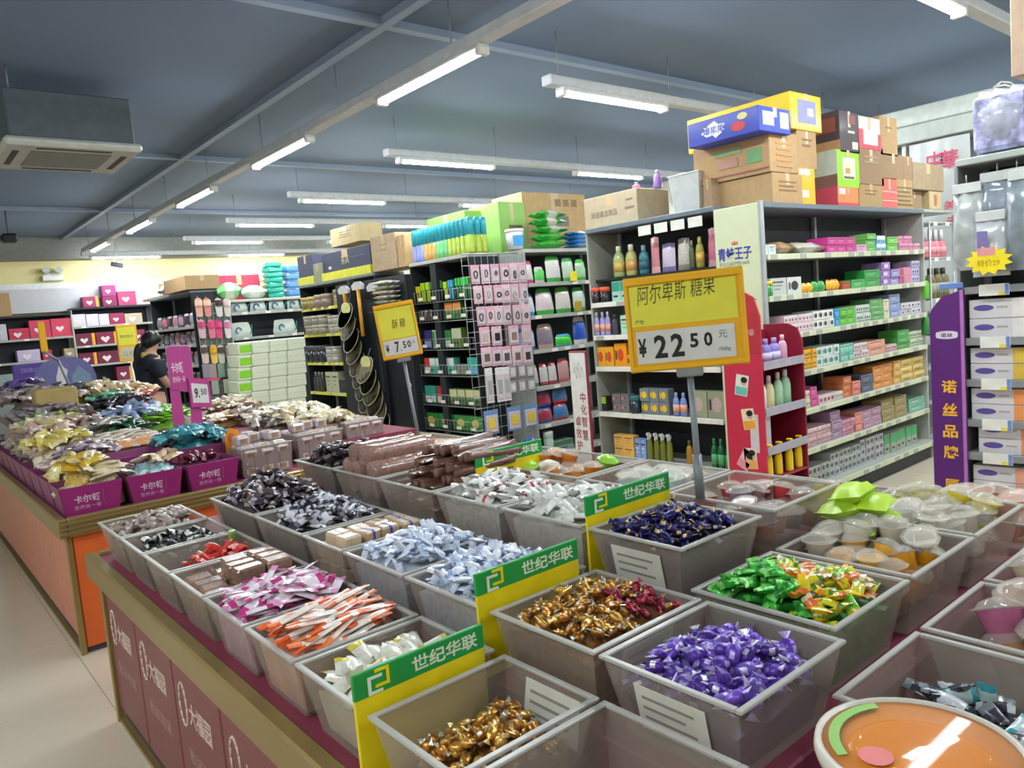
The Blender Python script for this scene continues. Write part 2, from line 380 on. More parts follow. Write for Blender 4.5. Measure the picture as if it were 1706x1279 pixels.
def pillow(g, w, h, t, m, m2=None, nu=5, nv=4, crimp=True, seed=0, band=None):
    rr = random.Random(seed)
    wob = [[rr.uniform(-1, 1) for _ in range(nv + 1)] for _ in range(nu + 1)]
    def fn(sg):
        def q(u, v):
            a, b = 2*u - 1, 2*v - 1; i, j = round(u * nu), round(v * nv)
            z = sg * t / 2 * (1 - abs(a) ** 3) * (1 - abs(b) ** 4)
            k = 1 - 0.07 * (1 - abs(a))                                # waist
            return (a * w / 2, b * h / 2 * k, z + (0.07 * t * wob[i][j] if 0 < i < nu and 0 < j < nv else (0.12 * t * (1 if j % 2 else -1) if crimp and i in (0, nu) else 0)))
        return q
    for sg in (1, -1):
        vs = [fn(sg)(i / nu, j / nv) for j in range(nv + 1) for i in range(nu + 1)]; o = len(g.v); g.v += vs
        for j in range(nv):
            for i in range(nu):
                f = (j*(nu+1)+i, j*(nu+1)+i+1, (j+1)*(nu+1)+i+1, (j+1)*(nu+1)+i)
                f = tuple(k + o for k in (f if sg > 0 else reversed(f)))
                use = m2 if (m2 and ((band is None and i in (0, nu - 1)) or (band is not None and i in band))) else m
                g.f.append(f); g.m.append(g.mi(use)); g.sm.append(True)
    return g
def cup_mesh(name, r, h, m_jelly, m_cup, m_lid, dome=True):
    g = MB(); g.lathe([(r * .7, 0), (r * .95, h * .85), (r, h * .9)], 10, m_jelly)
    g.lathe([(r * 1.22, h * .9), (r * 1.22, h * .94), (r * .98, h * .97)] + ([(r * .8, h * 1.12), (r * .4, h * 1.22), (0.0005, h * 1.25)] if dome else [(0.0005, h * .97)]), 10, m_lid)
    return g.mesh(name)
def heap(tr_, name, label, cat, group, meshes, pitch, fill, dome, filler_mat, tilt=0.5, jz=0.35, thick=0.016, sel=None, flatlay=False, rz=None, seed=1, layers=2, cen=(0.5, 0.5), filler=True, um=0.04):
    """loose pieces over a mound: one object each; what lies under them is one filler mass"""
    rr = random.Random(seed); x0, x1, y0, y1, base, h = tr_
    ins = 0.024 + 0.036 * max(0, 1 - fill); ax0, ax1, ay0, ay1 = x0 + ins, x1 - ins, y0 + ins, y1 - ins
    def top(u, v): return base + h * fill + dome * max(0, 1 - (2 * (u - cen[0])) ** 2 * 0.9) * max(0, 1 - (2 * (v - cen[1])) ** 2 * 0.9) + 0.006 * math.sin(9 * u + 5 * v + seed)
    if filler:
        n = 8
        def fn(u, v): return (ax0 + (ax1 - ax0) * u, ay0 + (ay1 - ay0) * v, top(u, v) - thick * 1.3 + rr.uniform(-.004, .004))
        g = MB().grid(fn, n, n, filler_mat, smooth=False)
        k = len(g.v); edge = [i for i in range(n+1)] + [(i+1)*(n+1)-1 for i in range(1, n+1)] + [(n+1)*(n+1)-1-i for i in range(1, n+1)] + [(n+1)*(n-i) for i in range(1, n)]
        g.v += [((x0+x1)/2 + (g.v[i][0] - (x0+x1)/2) * .90, (y0+y1)/2 + (g.v[i][1] - (y0+y1)/2) * .90, base + 0.006) for i in edge]
        m = len(edge)
        for i in range(m): g.f.append((edge[i], k + i, k + (i+1) % m, edge[(i+1) % m])); g.m.append(0); g.sm.append(False)
        o = place('heap_of_' + name, g); o['kind'] = 'stuff'
    cnt = 0; layers += 1; pitch *= .84
    for ly in range(layers):
        ny = max(1, int((ay1 - ay0) / pitch)); nx = max(1, int((ax1 - ax0) / pitch))
        for j in range(ny):
            for i in range(nx):
                u = (i + 0.5 + (0.5 if ly else 0) + rr.uniform(-.42, .42)) / nx; v = (j + 0.5 + (0.5 if ly else 0) + rr.uniform(-.42, .42)) / ny
                if not (um < u < 1 - um and 0.04 < v < 0.96): continue
                if ly and rr.random() > 0.62: continue
                if sel and not sel(u, v, rr): continue
                z = top(u, v) + rr.uniform(-jz, jz) * thick + ly * thick * 0.55
                if flatlay: R = Matrix.Rotation((rz if rz is not None else 0) + rr.uniform(-.25, .25), 4, 'Z') @ Matrix.Rotation(rr.uniform(-tilt, tilt), 4, 'Y') @ Matrix.Rotation(rr.uniform(-tilt, tilt), 4, 'X')
                else: R = Matrix.Rotation(rr.uniform(0, 2*PI), 4, 'Z') @ Matrix.Rotation(rr.gauss(0, tilt), 4, 'Y') @ Matrix.Rotation(rr.gauss(0, tilt), 4, 'X')
                o = place(name, rr.choice(meshes), None, Matrix.Translation((ax0 + (ax1-ax0)*u, ay0 + (ay1-ay0)*v, z)) @ R @ Matrix.Scale(rr.uniform(.9, 1.1), 4))
                tag(o, label, cat, group); cnt += 1
    return cnt
foil = lambda c, r=0.28, me=0.75, j=0.25: mat(c, r, me, noise=0.25, scale=90, jit=j, bump=0.5)
film = lambda c, j=0.12, r=0.25, n=0.12: mat(c, r, 0.0, coat=0.6, noise=n, scale=70, jit=j, bump=0.35)

L1, L2, L3 = TOP + 0.002, TOP + 0.067, TOP + 0.152
# level heights put the rims at 0.85, 0.915 and 1.0
A = 'clear tray'
R1 = (0.592, 0.915); R2 = (0.935, 1.265); R3 = (1.292, 1.612); R4 = (1.665, 1.998); R5 = (2.01, 2.33); R6 = (2.345, 2.66)
def T(col, y0, y1, base, label, **k): return tray(col[0], col[1], y0, y1, base, label, **k)
# --- lowest row along the near side
a1 = T(R1, 3.02, 3.37, L1, 'clear tray of silvery brown wraps at the far corner of the candy counter')
a2 = T(R1, 2.72, 3.01, L1, 'clear tray of small black and white wrapped sweets, second from the far corner')
a3 = T(R1, 2.42, 2.71, L1, 'half empty dark tray holding red twists behind the brown candy blocks')
a4 = T(R1, 2.11, 2.41, L1, 'clear tray of brown candy blocks beside the half empty dark tray')
a5 = T(R1, 1.81, 2.10, L1, 'clear tray of white and pink sachets on the near side')
a6 = T(R1, 1.525, 1.80, L1, 'clear tray of orange tipped white sticks')
a7 = T(R1, 1.235, 1.515, L1, 'clear tray of cream and yellow packets behind the lowest green sign')
a8 = T(R1, 0.935, 1.205, L1, 'clear tray of gold candy in front of the lowest green sign', sticker='in')
a9 = T(R1, 0.63, 0.925, L1, 'nearly empty tray with a few gold candies in front of the gold tray')
# --- second row
b1 = T(R2, 2.62, 3.06, L2, 'wide raised tray heaped with dark purple wrapped sweets')
b2 = T(R2, 2.22, 2.61, L2, 'raised tray of black and white twist wraps')
b3 = T(R2, 1.955, 2.21, L2, 'raised tray of tan wafer blocks')
b4 = T(R2, 1.63, 1.945, L2, 'raised tray of blue white packets beside the wafer blocks')
b5 = T(R2, 1.305, 1.62, L2, 'raised tray of blue white packets behind the middle green sign')
b6 = T(R2, 0.966, 1.275, L2, 'raised tray of gold foil candy in front of the middle green sign', sticker='y')
b7 = T(R2, 0.655, 0.956, L2, 'raised tray of purple candy with a big price sticker', sticker='x')
# --- top two rows
c1 = T(R3, 2.705, 3.05, L3, 'top tray of black nuggets at the far end of the counter')
c2 = T(R3, 2.37, 2.695, L3, 'top tray of round cellophane rolls')
c3 = T(R3, 2.015, 2.36, L3, 'top tray piled with brown chocolate sticks')
c4 = T(R3, 1.68, 2.005, L3, 'top tray of white strawberry sweets beside the chocolate sticks')
c5 = T(R3, 1.345, 1.67, L3, 'top tray of white sweets behind the highest green sign')
c6 = T(R3, 1.035, 1.325, L3, 'top tray of navy and gold candy in front of the highest green sign', sticker='x')
d1 = T(R4, 2.40, 3.05, L3, 'long top tray with orange jelly at its far end')
d2 = T(R4, 1.73, 2.39, L3, 'long pinkish top tray with orange and lime jelly')
d3 = T(R4, 1.385, 1.72, L3, 'top tray of pale blue and white jelly')
d4 = T(R4, 1.035, 1.375, L3, 'top tray of red jelly cups at the foot of the large price sign')
e1 = T(R3, 0.69, 1.02, L2, 'raised tray of green and yellow mixed candy')
e2 = T((1.63, 1.97), 0.69, 1.02, L2, 'raised tray of orange and clear jelly cups')
e3 = T((1.985, 2.325), 0.69, 1.02, L2, 'raised tray of clear and yellow jelly cups')
e4 = T((2.02, 2.33), 1.035, 1.40, L2, 'raised tray of lime jelly beside the red jelly cups')
f1 = T((1.18, 1.515), 0.34, 0.645, L1, 'nearest low tray of black and silver sweets beside the tub')
f2 = T((1.535, 1.86), 0.34, 0.645, L1, 'low tray of pink jelly cups beside the black sweets')
f4 = T(R6, 0.69, 1.02, L1, 'low tray of salmon jelly cups at the outer edge of the counter')
f3 = T((1.875, 2.2), 0.34, 0.645, L1, 'low tray of cream jelly beside the pink jelly cups')

g_gold = [twist_mesh('gold_candy', .045, .011, foil('dcaa56'), foil('f0d494')), twist_mesh('gold_candy', .042, .0115, foil('c88a3e'), foil('e0dcd0'))]
g_red = [twist_mesh('ruby_candy', .045, .011, foil('8e2438', .3, .5), foil('c06070', .3, .4))]
g_pur = [twist_mesh('purple_candy', .062, .016, foil('6a48b4', .3, .3), foil('b8a8e4', .3, .35), n=10), twist_mesh('purple_candy', .06, .015, foil('543094', .3, .35), foil('d8d8ec', .3, .5), n=10), twist_mesh('purple_candy', .058, .016, foil('8068c0', .28, .4), foil('c8c0e4', .3, .4), n=10)]
g_navy = [twist_mesh('navy_candy', .05, .012, foil('26246a', .3, .35), foil('d8b470', .3, .5)), twist_mesh('navy_candy', .05, .012, foil('221f5c', .3, .35), foil('d0c0a0', .3, .4)), twist_mesh('navy_candy', .05, .0125, foil('1c1a4c', .3, .35), foil('3c3a90', .3, .35))]
def packs(name, cols, w, h, t, **k): return [pillow(MB(), w, h, t, c[0], c[1], seed=i, **k).mesh(name) for i, c in enumerate(cols)]
g_green = packs('green_candy', [(foil('3fae3a', .3, .3), foil('8ee07a', .3, .3)), (foil('2c8a34', .3, .3), foil('58c84c', .3, .3))], .05, .03, .016)
g_mix = packs('fruit_candy', [(film('e8c81e'), film('e8781e')), (film('7cc832'), film('e6d832')), (film('e87838'), film('e6e0b8')), (film('d8cf2a'), film('5a8a2a'))], .05, .026, .014)
g_wb = packs('blue_white_packet', [(film('dfe6f2'), film('c4d2ea')), (film('e8ecf4'), film('d8dcec')), (film('d0dcf0'), film('98a8cc'))], .048, .024, .012)
g_rh = packs('white_sweet', [(film('ecebe6'), film('e2e2dc')), (film('f0efea'), film('d6d8d4'))], .052, .032, .016)
g_rhd = packs('white_sweet', [(film('ecebe6'), film('c8484a'))], .05, .032, .016, band=(2,))
g_pw = packs('pink_sachet', [(film('ecdfe8'), film('d23c8a')), (film('f0e4ec'), film('e6a0c8')), (film('e8d4e2'), film('c83a86'))], .085, .032, .009, crimp=True)
g_or = packs('orange_stick', [(film('f0e6dc'), film('f0642a')), (film('f2ddce'), film('f0824a'))], .15, .022, .010)
g_cy = packs('cream_packet', [(film('e8e4d4'), film('dcdccc')), (film('e6e2d6'), film('d8c84a'))], .07, .04, .014)
g_bw = packs('black_white_twist', [(film('c8c8d2'), film('3a3844')), (film('33323c'), film('c8c6d4')), (film('d8d8de'), film('6a6a74'))], .065, .028, .016)
g_dk = packs('dark_wrap', [(film('3a3038'), film('8c8494')), (film('4c3a40'), film('b0a8b4')), (film('2c2830'), film('6a6070')), (film('5c4a48'), film('a89c98'))], .06, .032, .016)
g_bl = packs('black_sweet', [(film('1a1a1e'), film('d8d6d0')), (film('202024'), film('3a3a40')), (film('e0ddd2'), film('1a1a1e'))], .045, .03, .016)
g_br = [twist_mesh('brown_wrap', .07, .018, film('8e7a6c'), film('b8aca4')), twist_mesh('brown_wrap', .075, .02, film('a09088'), film('c8c0ba'))]
g_nug = packs('black_nugget', [(film('322a2c'), film('6a5e62')), (film('463a3c'), film('8a7e80'))], .055, .035, .022)
g_sil = packs('silver_black_sweet', [(film('c8ccce'), film('22262a')), (film('26282c'), film('b0b4b8')), (film('3a3a44'), film('7a7e86')), (film('bcd0d0'), film('3c9aa6'))], .065, .03, .016)
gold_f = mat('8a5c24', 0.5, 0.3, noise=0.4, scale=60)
heap(a8, 'gold_candy', 'gold foil twist candy in the half filled tray before the lowest green sign', 'candy', 'gold candies in the lowest gold tray', g_gold, .034, .46, .03, gold_f, seed=3, cen=(.55, .5))
heap(a9, 'gold_candy', 'gold foil twist candy on the floor of the nearly empty tray', 'candy', 'gold candies in the nearly empty tray', g_gold, .04, .12, .01, gold_f, seed=4, sel=lambda u, v, r: r.random() < .55)
heap(b6, 'gold_candy', 'gold foil twist candy in the full tray before the middle green sign', 'candy', 'gold candies in the raised tray', g_gold, .034, .88, .028, gold_f, seed=5, sel=lambda u, v, r: not (u > .62 and v < .45) or r.random() < .25)
heap(b6, 'ruby_candy', 'ruby red foil candy among the gold ones before the middle green sign', 'candy', 'ruby candies in the raised gold tray', g_red, .04, .9, .025, gold_f, seed=6, sel=lambda u, v, r: u > .55 and v < .55, filler=False)
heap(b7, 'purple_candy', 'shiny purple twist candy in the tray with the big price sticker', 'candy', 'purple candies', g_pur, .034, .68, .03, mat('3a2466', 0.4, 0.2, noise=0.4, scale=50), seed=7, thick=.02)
o = place('green_candy', g_green[0], None, tr(1.12, .93, L2 + .145 * .75, 1.0, .3)); tag(o, 'single green candy lying at the back of the purple candy tray', 'candy')
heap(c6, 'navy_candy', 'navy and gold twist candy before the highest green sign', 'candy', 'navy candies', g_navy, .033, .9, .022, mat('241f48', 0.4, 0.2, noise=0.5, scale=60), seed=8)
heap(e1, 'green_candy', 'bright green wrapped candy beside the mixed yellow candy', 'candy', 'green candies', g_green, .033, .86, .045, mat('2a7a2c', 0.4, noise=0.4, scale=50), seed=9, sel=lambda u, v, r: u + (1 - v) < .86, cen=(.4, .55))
heap(e1, 'fruit_candy', 'yellow and orange wrapped candy beside the bright green candy', 'candy', 'mixed fruit candies', g_mix, .033, .88, .04, mat('b89a24', 0.4, noise=0.4, scale=50), seed=10, sel=lambda u, v, r: u + (1 - v) > .78, filler=False, cen=(.4, .5))
for tr_, s, lb in ((b4, 11, 'beside the wafer blocks'), (b5, 12, 'behind the middle green sign')):
    heap(tr_, 'blue_white_packet', 'blue and white crimped packet in the raised tray ' + lb, 'candy', 'blue white packets ' + lb, g_wb, .033, .95, .035, mat('c2cad8', 0.5, noise=0.2, scale=50), seed=s)
for tr_, s, lb in ((c4, 13, 'beside the chocolate sticks'), (c5, 14, 'behind the highest green sign')):
    heap(tr_, 'white_sweet', 'white wrapped sweet in the top tray ' + lb, 'candy', 'white sweets ' + lb, g_rh + (g_rhd if s == 13 else g_rh), .04, .95, .03, mat('d0d0ca', 0.5, noise=0.2, scale=50), seed=s)
heap(a5, 'pink_sachet', 'white sachet with pink ends in the near side tray', 'candy', 'pink and white sachets', g_pw, .040, .94, .03, mat('d8a8c4', 0.5, noise=0.2, scale=50), tilt=.25, seed=15, um=.09)
heap(a6, 'orange_stick', 'long white candy stick with orange ends', 'candy', 'orange tipped sticks', g_or, .036, .94, .015, mat('e0b49a', 0.5, noise=0.2), tilt=.22, flatlay=True, rz=0.15, seed=16, layers=3, um=.23)
heap(a7, 'cream_packet', 'cream packet behind the lowest green sign', 'candy', 'cream packets', g_cy, .05, .74, .03, mat('d8d2bc', 0.5, noise=0.2), seed=17, tilt=.35)
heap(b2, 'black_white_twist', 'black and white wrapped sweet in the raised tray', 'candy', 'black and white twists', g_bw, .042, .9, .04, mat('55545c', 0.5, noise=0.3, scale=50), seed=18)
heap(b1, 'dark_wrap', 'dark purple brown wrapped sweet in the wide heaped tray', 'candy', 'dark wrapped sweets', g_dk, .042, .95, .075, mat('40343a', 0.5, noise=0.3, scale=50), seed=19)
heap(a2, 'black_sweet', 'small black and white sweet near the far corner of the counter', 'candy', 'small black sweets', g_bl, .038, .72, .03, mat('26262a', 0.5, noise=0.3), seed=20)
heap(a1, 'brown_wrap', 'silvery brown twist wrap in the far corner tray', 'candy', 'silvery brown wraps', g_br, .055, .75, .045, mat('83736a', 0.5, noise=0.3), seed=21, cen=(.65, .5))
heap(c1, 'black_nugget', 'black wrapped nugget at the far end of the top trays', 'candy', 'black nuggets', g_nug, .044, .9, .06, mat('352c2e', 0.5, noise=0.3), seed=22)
heap(f1, 'silver_black_sweet', 'black and silver sweet in the low tray beside the tub', 'candy', 'black and silver sweets', g_sil, .05, .45, .02, mat('34363a', 0.5, noise=0.3), seed=23)
heap(a3, 'red_twist', 'glossy red twist behind the brown blocks in the half empty tray', 'candy', 'red twists', packs('red_twist', [(film('d23a34'), film('e0584a')), (film('c83830'), film('e8a090'))], .07, .03, .02), .045, .66, .03, mat('5c4a44', 0.5), seed=24, sel=lambda u, v, r: u > .3 and v < .6, cen=(.6, .25))
tag(place('green_twist', packs('green_twist', [(film('8ac83c'), film('a8d860'))], .07, .03, .02)[0], None, tr(.70, 2.47, L1 + .1, .5)), 'single green twist at the edge of the red twists', 'candy')
tag(place('green_tube_sweet', MB().lathe([(.012, 0), (.014, .01), (.014, .06), (.012, .07)], 10, film('7a9a4a')), None, tr(.875, 2.66, L1 + .10, 0, .1)), 'green tube sweet standing upright in the half empty dark tray', 'candy')
# wrapped blocks, rolls and sticks
def block_mesh(name, w, d, h, m, m2=None):
    g = MB().cbox(-w/2, -d/2, -h/2, w/2, d/2, h/2, m, 0.006)
    if m2: g.cbox(-w*.16, -d/2 - .0008, -h/2 - .0008, w*.16, d/2 + .0008, h/2 + .0008, m2, 0.006)
    return g.mesh(name)
m_brown = film('9a7a66', 0.15, 0.18, 0.2)
blk = [block_mesh('brown_block', .075, .055, .045, m_brown), block_mesh('brown_block', .085, .05, .042, film('8a6a58', 0.15, 0.18, 0.2))]
def blocks(tr_, name, label, group, meshes, sp, fill, nl, rz, seed, sel=None):
    rr = random.Random(seed); x0, x1, y0, y1, base, h = tr_
    nx, ny = int((x1 - x0 - .06) / sp[0]), int((y1 - y0 - .06) / sp[1])
    for l in range(nl):
        for j in range(ny - (l > 1)):
            for i in range(nx):
                if sel and not sel(i, j, l, rr): continue
                o = place(name, rr.choice(meshes), None, tr(x0 + .03 + sp[0] * (i + .5) + rr.uniform(-.004, .004), y0 + .03 + sp[1] * (j + .5) + rr.uniform(-.004, .004), base + fill + sp[2] * (l + .5), rz + rr.uniform(-.12, .12), rr.uniform(-.08, .08)))
                tag(o, label, 'candy', group)
blocks(a4, 'brown_block', 'cellophane wrapped brown candy block in the near side tray', 'brown candy blocks', blk, (.085, .058, .046), .045, 3, 0, 31, sel=lambda i, j, l, r: l < 2 or i > 0)
waf = [block_mesh('wafer_block', .06, .06, .045, film('cdb496', .12, .3), film('bda68a')), block_mesh('wafer_block', .06, .06, .045, film('c2a888', .12, .3), mat('4a48a0', .4)), block_mesh('wafer_block', .06, .06, .045, film('d4bea0', .12, .3))]
blocks(b3, 'wafer_block', 'tan wafer block with paper band in the raised tray', 'tan wafer blocks', waf, (.066, .064, .047), .030, 3, 0.05, 32)
def roll_mesh(name, L, r, m):
    g = MB(); prof = [(.001, 0), (r * .8, .002)] + [(r * (1.0 if i % 2 else .93), .004 + (L - .008) * i / 9) for i in range(10)] + [(r * .8, L - .002), (.001, L)]
    return g.lathe(prof, 12, m).mesh(name)
rolls = [roll_mesh('cellophane_roll', .30, .042, film('a07c70', .12, .15, .25)), roll_mesh('cellophane_roll', .28, .038, film('937064', .12, .15, .25))]
for k, (x, y, z, a, q) in enumerate([(1.33, 2.44, .94, 0, 1), (1.33, 2.53, .94, 0, 0), (1.33, 2.62, .94, .02, 1), (1.34, 2.49, 1.0, -.04, 0), (1.33, 2.58, 1.0, .03, 1), (1.33, 2.65, 1.0, 0, 0), (1.34, 2.53, 1.055, 0, 0), (1.34, 2.61, 1.06, .05, 1)]):
    tag(place('cellophane_roll', rolls[q], None, Matrix.Translation((x, y, z)) @ Matrix.Rotation(a, 4, 'Z') @ Matrix.Rotation(PI/2, 4, 'Y')), 'brown roll of sweets in crinkled cellophane on the top tray', 'candy roll', 'cellophane rolls')
stick = [roll_mesh('chocolate_stick', .24, .017, film('6e4c40', .15, .2, .15)), pillow(MB(), .26, .04, .02, film('745244', .15, .2), film('8a685a')).mesh('chocolate_stick')]
rr = random.Random(40)
for k in range(60):
    l = k // 12; j = k % 12
    me = stick[0] if rr.random() < .65 else stick[1]
    M = Matrix.Translation((1.45 + rr.uniform(-.02, .02) + .03 * l, 2.045 + .024 * j + rr.uniform(-.006, .006), L3 + .075 + .036 * l + .025 * math.sin(PI * j / 11))) @ Matrix.Rotation(rr.uniform(-.16, .16), 4, 'Z') @ Matrix.Rotation(rr.uniform(-.08, .08), 4, 'Y')
    if me is stick[0]: M = M @ Matrix.Translation((-.12, 0, 0)) @ Matrix.Rotation(PI/2, 4, 'Y')
    tag(place('chocolate_stick', me, None, M), 'brown chocolate stick in clear film piled on the top tray', 'chocolate stick', 'chocolate sticks')
# jelly cups and loose jelly
m_clear = mat('e4ded0', 0.10, alpha=0.32, noise=0.05, spec=0.5)
jel = lambda c, a=1.0: mat(c, 0.2, alpha=a, noise=0.12, coat=0.4, jit=.1)
def cups(tr_, name, label, group, cols, r, h, sp, z0, nl, seed, sel=None, dome=True, zdome=.03, tilt=.5):
    rr = random.Random(seed); x0, x1, y0, y1, base, hh = tr_
    ms = [cup_mesh(name, r, h, jel(c), m_clear, m_clear if lid is None else jel(lid, .95), dome) for c, lid in cols]
    nx, ny = int((x1 - x0 - .04) / sp), int((y1 - y0 - .04) / sp)
    for l in range(nl):
        for j in range(ny):
            for i in range(nx):
                if sel and not sel(i / max(nx-1, 1), j / max(ny-1, 1), l, rr): continue
                u, v = (i + .5) / nx - .5, (j + .5) / ny - .5
                mg = .036 + r * 1.1
                px_ = min(max(x0 + .02 + sp * (i + .5 + .3 * (l % 2)) + rr.uniform(-.008, .008), x0 + mg), x1 - mg); py_ = min(max(y0 + .02 + sp * (j + .5 + .2 * (l % 2)) + rr.uniform(-.008, .008), y0 + mg), y1 - mg)
                o = place(name, rr.choice(ms), None, Matrix.Translation((px_, py_, base + z0 + h * .8 * l + zdome * (1 - 3 * u * u - 3 * v * v))) @ Matrix.Rotation(rr.uniform(0, 6.28), 4, 'Z') @ Matrix.Rotation(rr.uniform(-tilt, tilt), 4, 'X'))
                tag(o, label, 'jelly cup', group)
cups(e2, 'orange_jelly_cup', 'orange jelly cup in the low half of the tray below the clear ones', 'orange jelly cups', [('e8a01e', None), ('f0b440', None)], .032, .06, .062, .03, 2, 50, sel=lambda u, v, l, r: u + v * .7 < .8 or l == 0)
cups(e2, 'clear_jelly_cup', 'clear domed jelly cup heaped beside the orange ones', 'clear jelly cups beside the orange', [('e0d8c4', None), ('d8d4c8', None)], .036, .065, .068, .05, 2, 51, sel=lambda u, v, l, r: u + v * .7 > .62)
cups(e3, 'clear_jelly_cup', 'clear domed jelly cup heaped beside the yellow ones', 'clear jelly cups beside the yellow', [('dcd6c8', None), ('e4dfd0', None)], .038, .07, .07, .02, 2, 52, sel=lambda u, v, l, r: u < .75)
cups(e3, 'yellow_jelly_cup', 'bright yellow jelly cup at the far side of the clear cups', 'yellow jelly cups', [('ead820', None), ('e0cc10', None)], .036, .065, .072, .05, 2, 53, sel=lambda u, v, l, r: u > .6 and l >= 0)
cups(e4, 'yellow_jelly_cup', 'yellow jelly cup in the tray behind the clear cups', 'yellow jelly cups behind the clear cups', [('e6dc3c', None)], .034, .06, .07, .04, 2, 54, sel=lambda u, v, l, r: v < .5 and u > .2)
lime = pillow(MB(), .13, .085, .05, mat('b6dc3c', .35, noise=.1, jit=.05), nu=6, nv=5, crimp=False).mesh('lime_jelly')
lc = P(1448, 852, z=.965)
for k, (x, y, z, a) in enumerate([(lc.x + q[0], lc.y + q[1], .93 + q[2], q[3]) for q in ((-.05, .0, 0, .3), (.02, .06, 0, 1.2), (.06, -.02, .0, .6), (-.03, .05, .04, -.4), (.03, .0, .05, .2), (.08, .06, .03, 1.0), (.0, .04, .08, .1))]):
    tag(place('lime_jelly', lime, None, tr(x, y, z, a, .2 * (k % 3 - 1))), 'lime green jelly bag piled beside the red jelly cups', 'jelly bag', 'lime jelly bags')
cups(d4, 'red_jelly_cup', 'red jelly heart cup at the foot of the large price sign', 'red jelly cups', [('c8404a', None), ('d86a6a', None), ('c89a9a', None), ('9a8cb0', None)], .034, .05, .066, .04, 2, 55, zdome=.02, sel=lambda u, v, l, r: l == 0 or r.random() < .6)
cups(d3, 'white_jelly_cup', 'pale blue white jelly cup in the top tray before the large price sign', 'white jelly cups', [('d4e6e2', None), ('e6eae2', None)], .036, .055, .068, .04, 2, 56, zdome=.02, sel=lambda u, v, l, r: l == 0 or r.random() < .6)
cups(d2, 'orange_jelly', 'orange jelly cup in the long pinkish top tray', 'orange jelly in the long tray', [('f0982a', None), ('e88a24', None)], .032, .05, .062, .06, 2, 57, sel=lambda u, v, l, r: v < .55 and u < .8 and (l == 0 or r.random() < .5))
cups(d1, 'orange_jelly', 'orange jelly cup at the far end of the long top tray', 'orange jelly at the far end', [('f0a83a', None), ('e8b04a', None)], .032, .05, .064, .08, 1, 58, sel=lambda u, v, l, r: u > .5)
for k, (x, y, c, nm, lb) in enumerate([(1.73, 2.05, 'b4dc3c', 'lime_jelly_cup', 'lime green jelly cup beside the chocolate sticks'), (1.76, 1.98, 'f2f2ea', 'white_jelly_ball', 'white jelly ball next to the lime green jelly cup'), (1.93, 1.86, '8cc83c', 'lime_jelly_cup', 'small lime jelly cup among the orange ones')]):
    tag(place(nm, cup_mesh(nm, .034, .055, jel(c, 1.0), m_clear, jel(c, 1.0)), None, tr(x, y, L3 + .10, 0, .3)), lb, 'jelly cup')
cups(f2, 'pink_jelly_cup', 'large pink jelly cup in the low tray beside the black sweets', 'pink jelly cups', [('c8709a', None), ('d88ab0', None), ('d8a880', None)], .045, .07, .092, .05, 2, 59)
cups(f3, 'cream_jelly_cup', 'cream jelly cup in the low tray beside the pink jelly cups', 'cream jelly cups', [('dccdae', None), ('e4dcc6', None)], .04, .06, .085, .06, 2, 60)

cups(f4, 'salmon_jelly_cup', 'salmon jelly cup in the low tray at the outer edge of the counter', 'salmon jelly cups', [('e8886c', None), ('eca084', None)], .04, .06, .08, .06, 2, 61)
# ------------------------------------------------------------------ the big lidded tub in front
t = thing('jelly_tub', 'big round tub of orange jelly with a clear lid standing at the very front', 'tub', tr(1.0, .425, TOP))
part('tub_body', MB().lathe([(.10, 0), (.122, .19), (.122, .2)], 32, mat('e4ddd0', 0.25, alpha=.8, noise=0.03)), t)
part('jelly', MB().lathe([(.09, .02), (.112, .19), (.10, .205), (.0005, .21)], 24, mat('f28c0c', 0.45, noise=0.2, scale=12, spec=.2)), t)
part('lid_rim', MB().lathe([(.129, .205), (.132, .215), (.130, .228), (.122, .230), (.121, .224)], 40, mat('d8d2c4', 0.25)), t)
part('lid', MB().lathe([(.122, .225), (.06, .227), (.0005, .228)], 40, mat('ff9c1c', 0.03, alpha=0.5, noise=0, spec=0.35)), t)
part('lid_label', MB().prism([(.112 * math.cos(a), .112 * math.sin(a)) for a in [PI * (.30 + .50 * k / 10) for k in range(11)]] + [(.098 * math.cos(a), .098 * math.sin(a)) for a in [PI * (.80 - .50 * k / 10) for k in range(11)]], .2295, .2302, mat('7cb83c', 0.4)), t)
part('lid_print', MB().prism([(-.06 + .022 * math.cos(a), .03 + .022 * math.sin(a)) for a in [2 * PI * k / 14 for k in range(14)]], .2295, .2302, mat('d8605a', 0.4)), t)

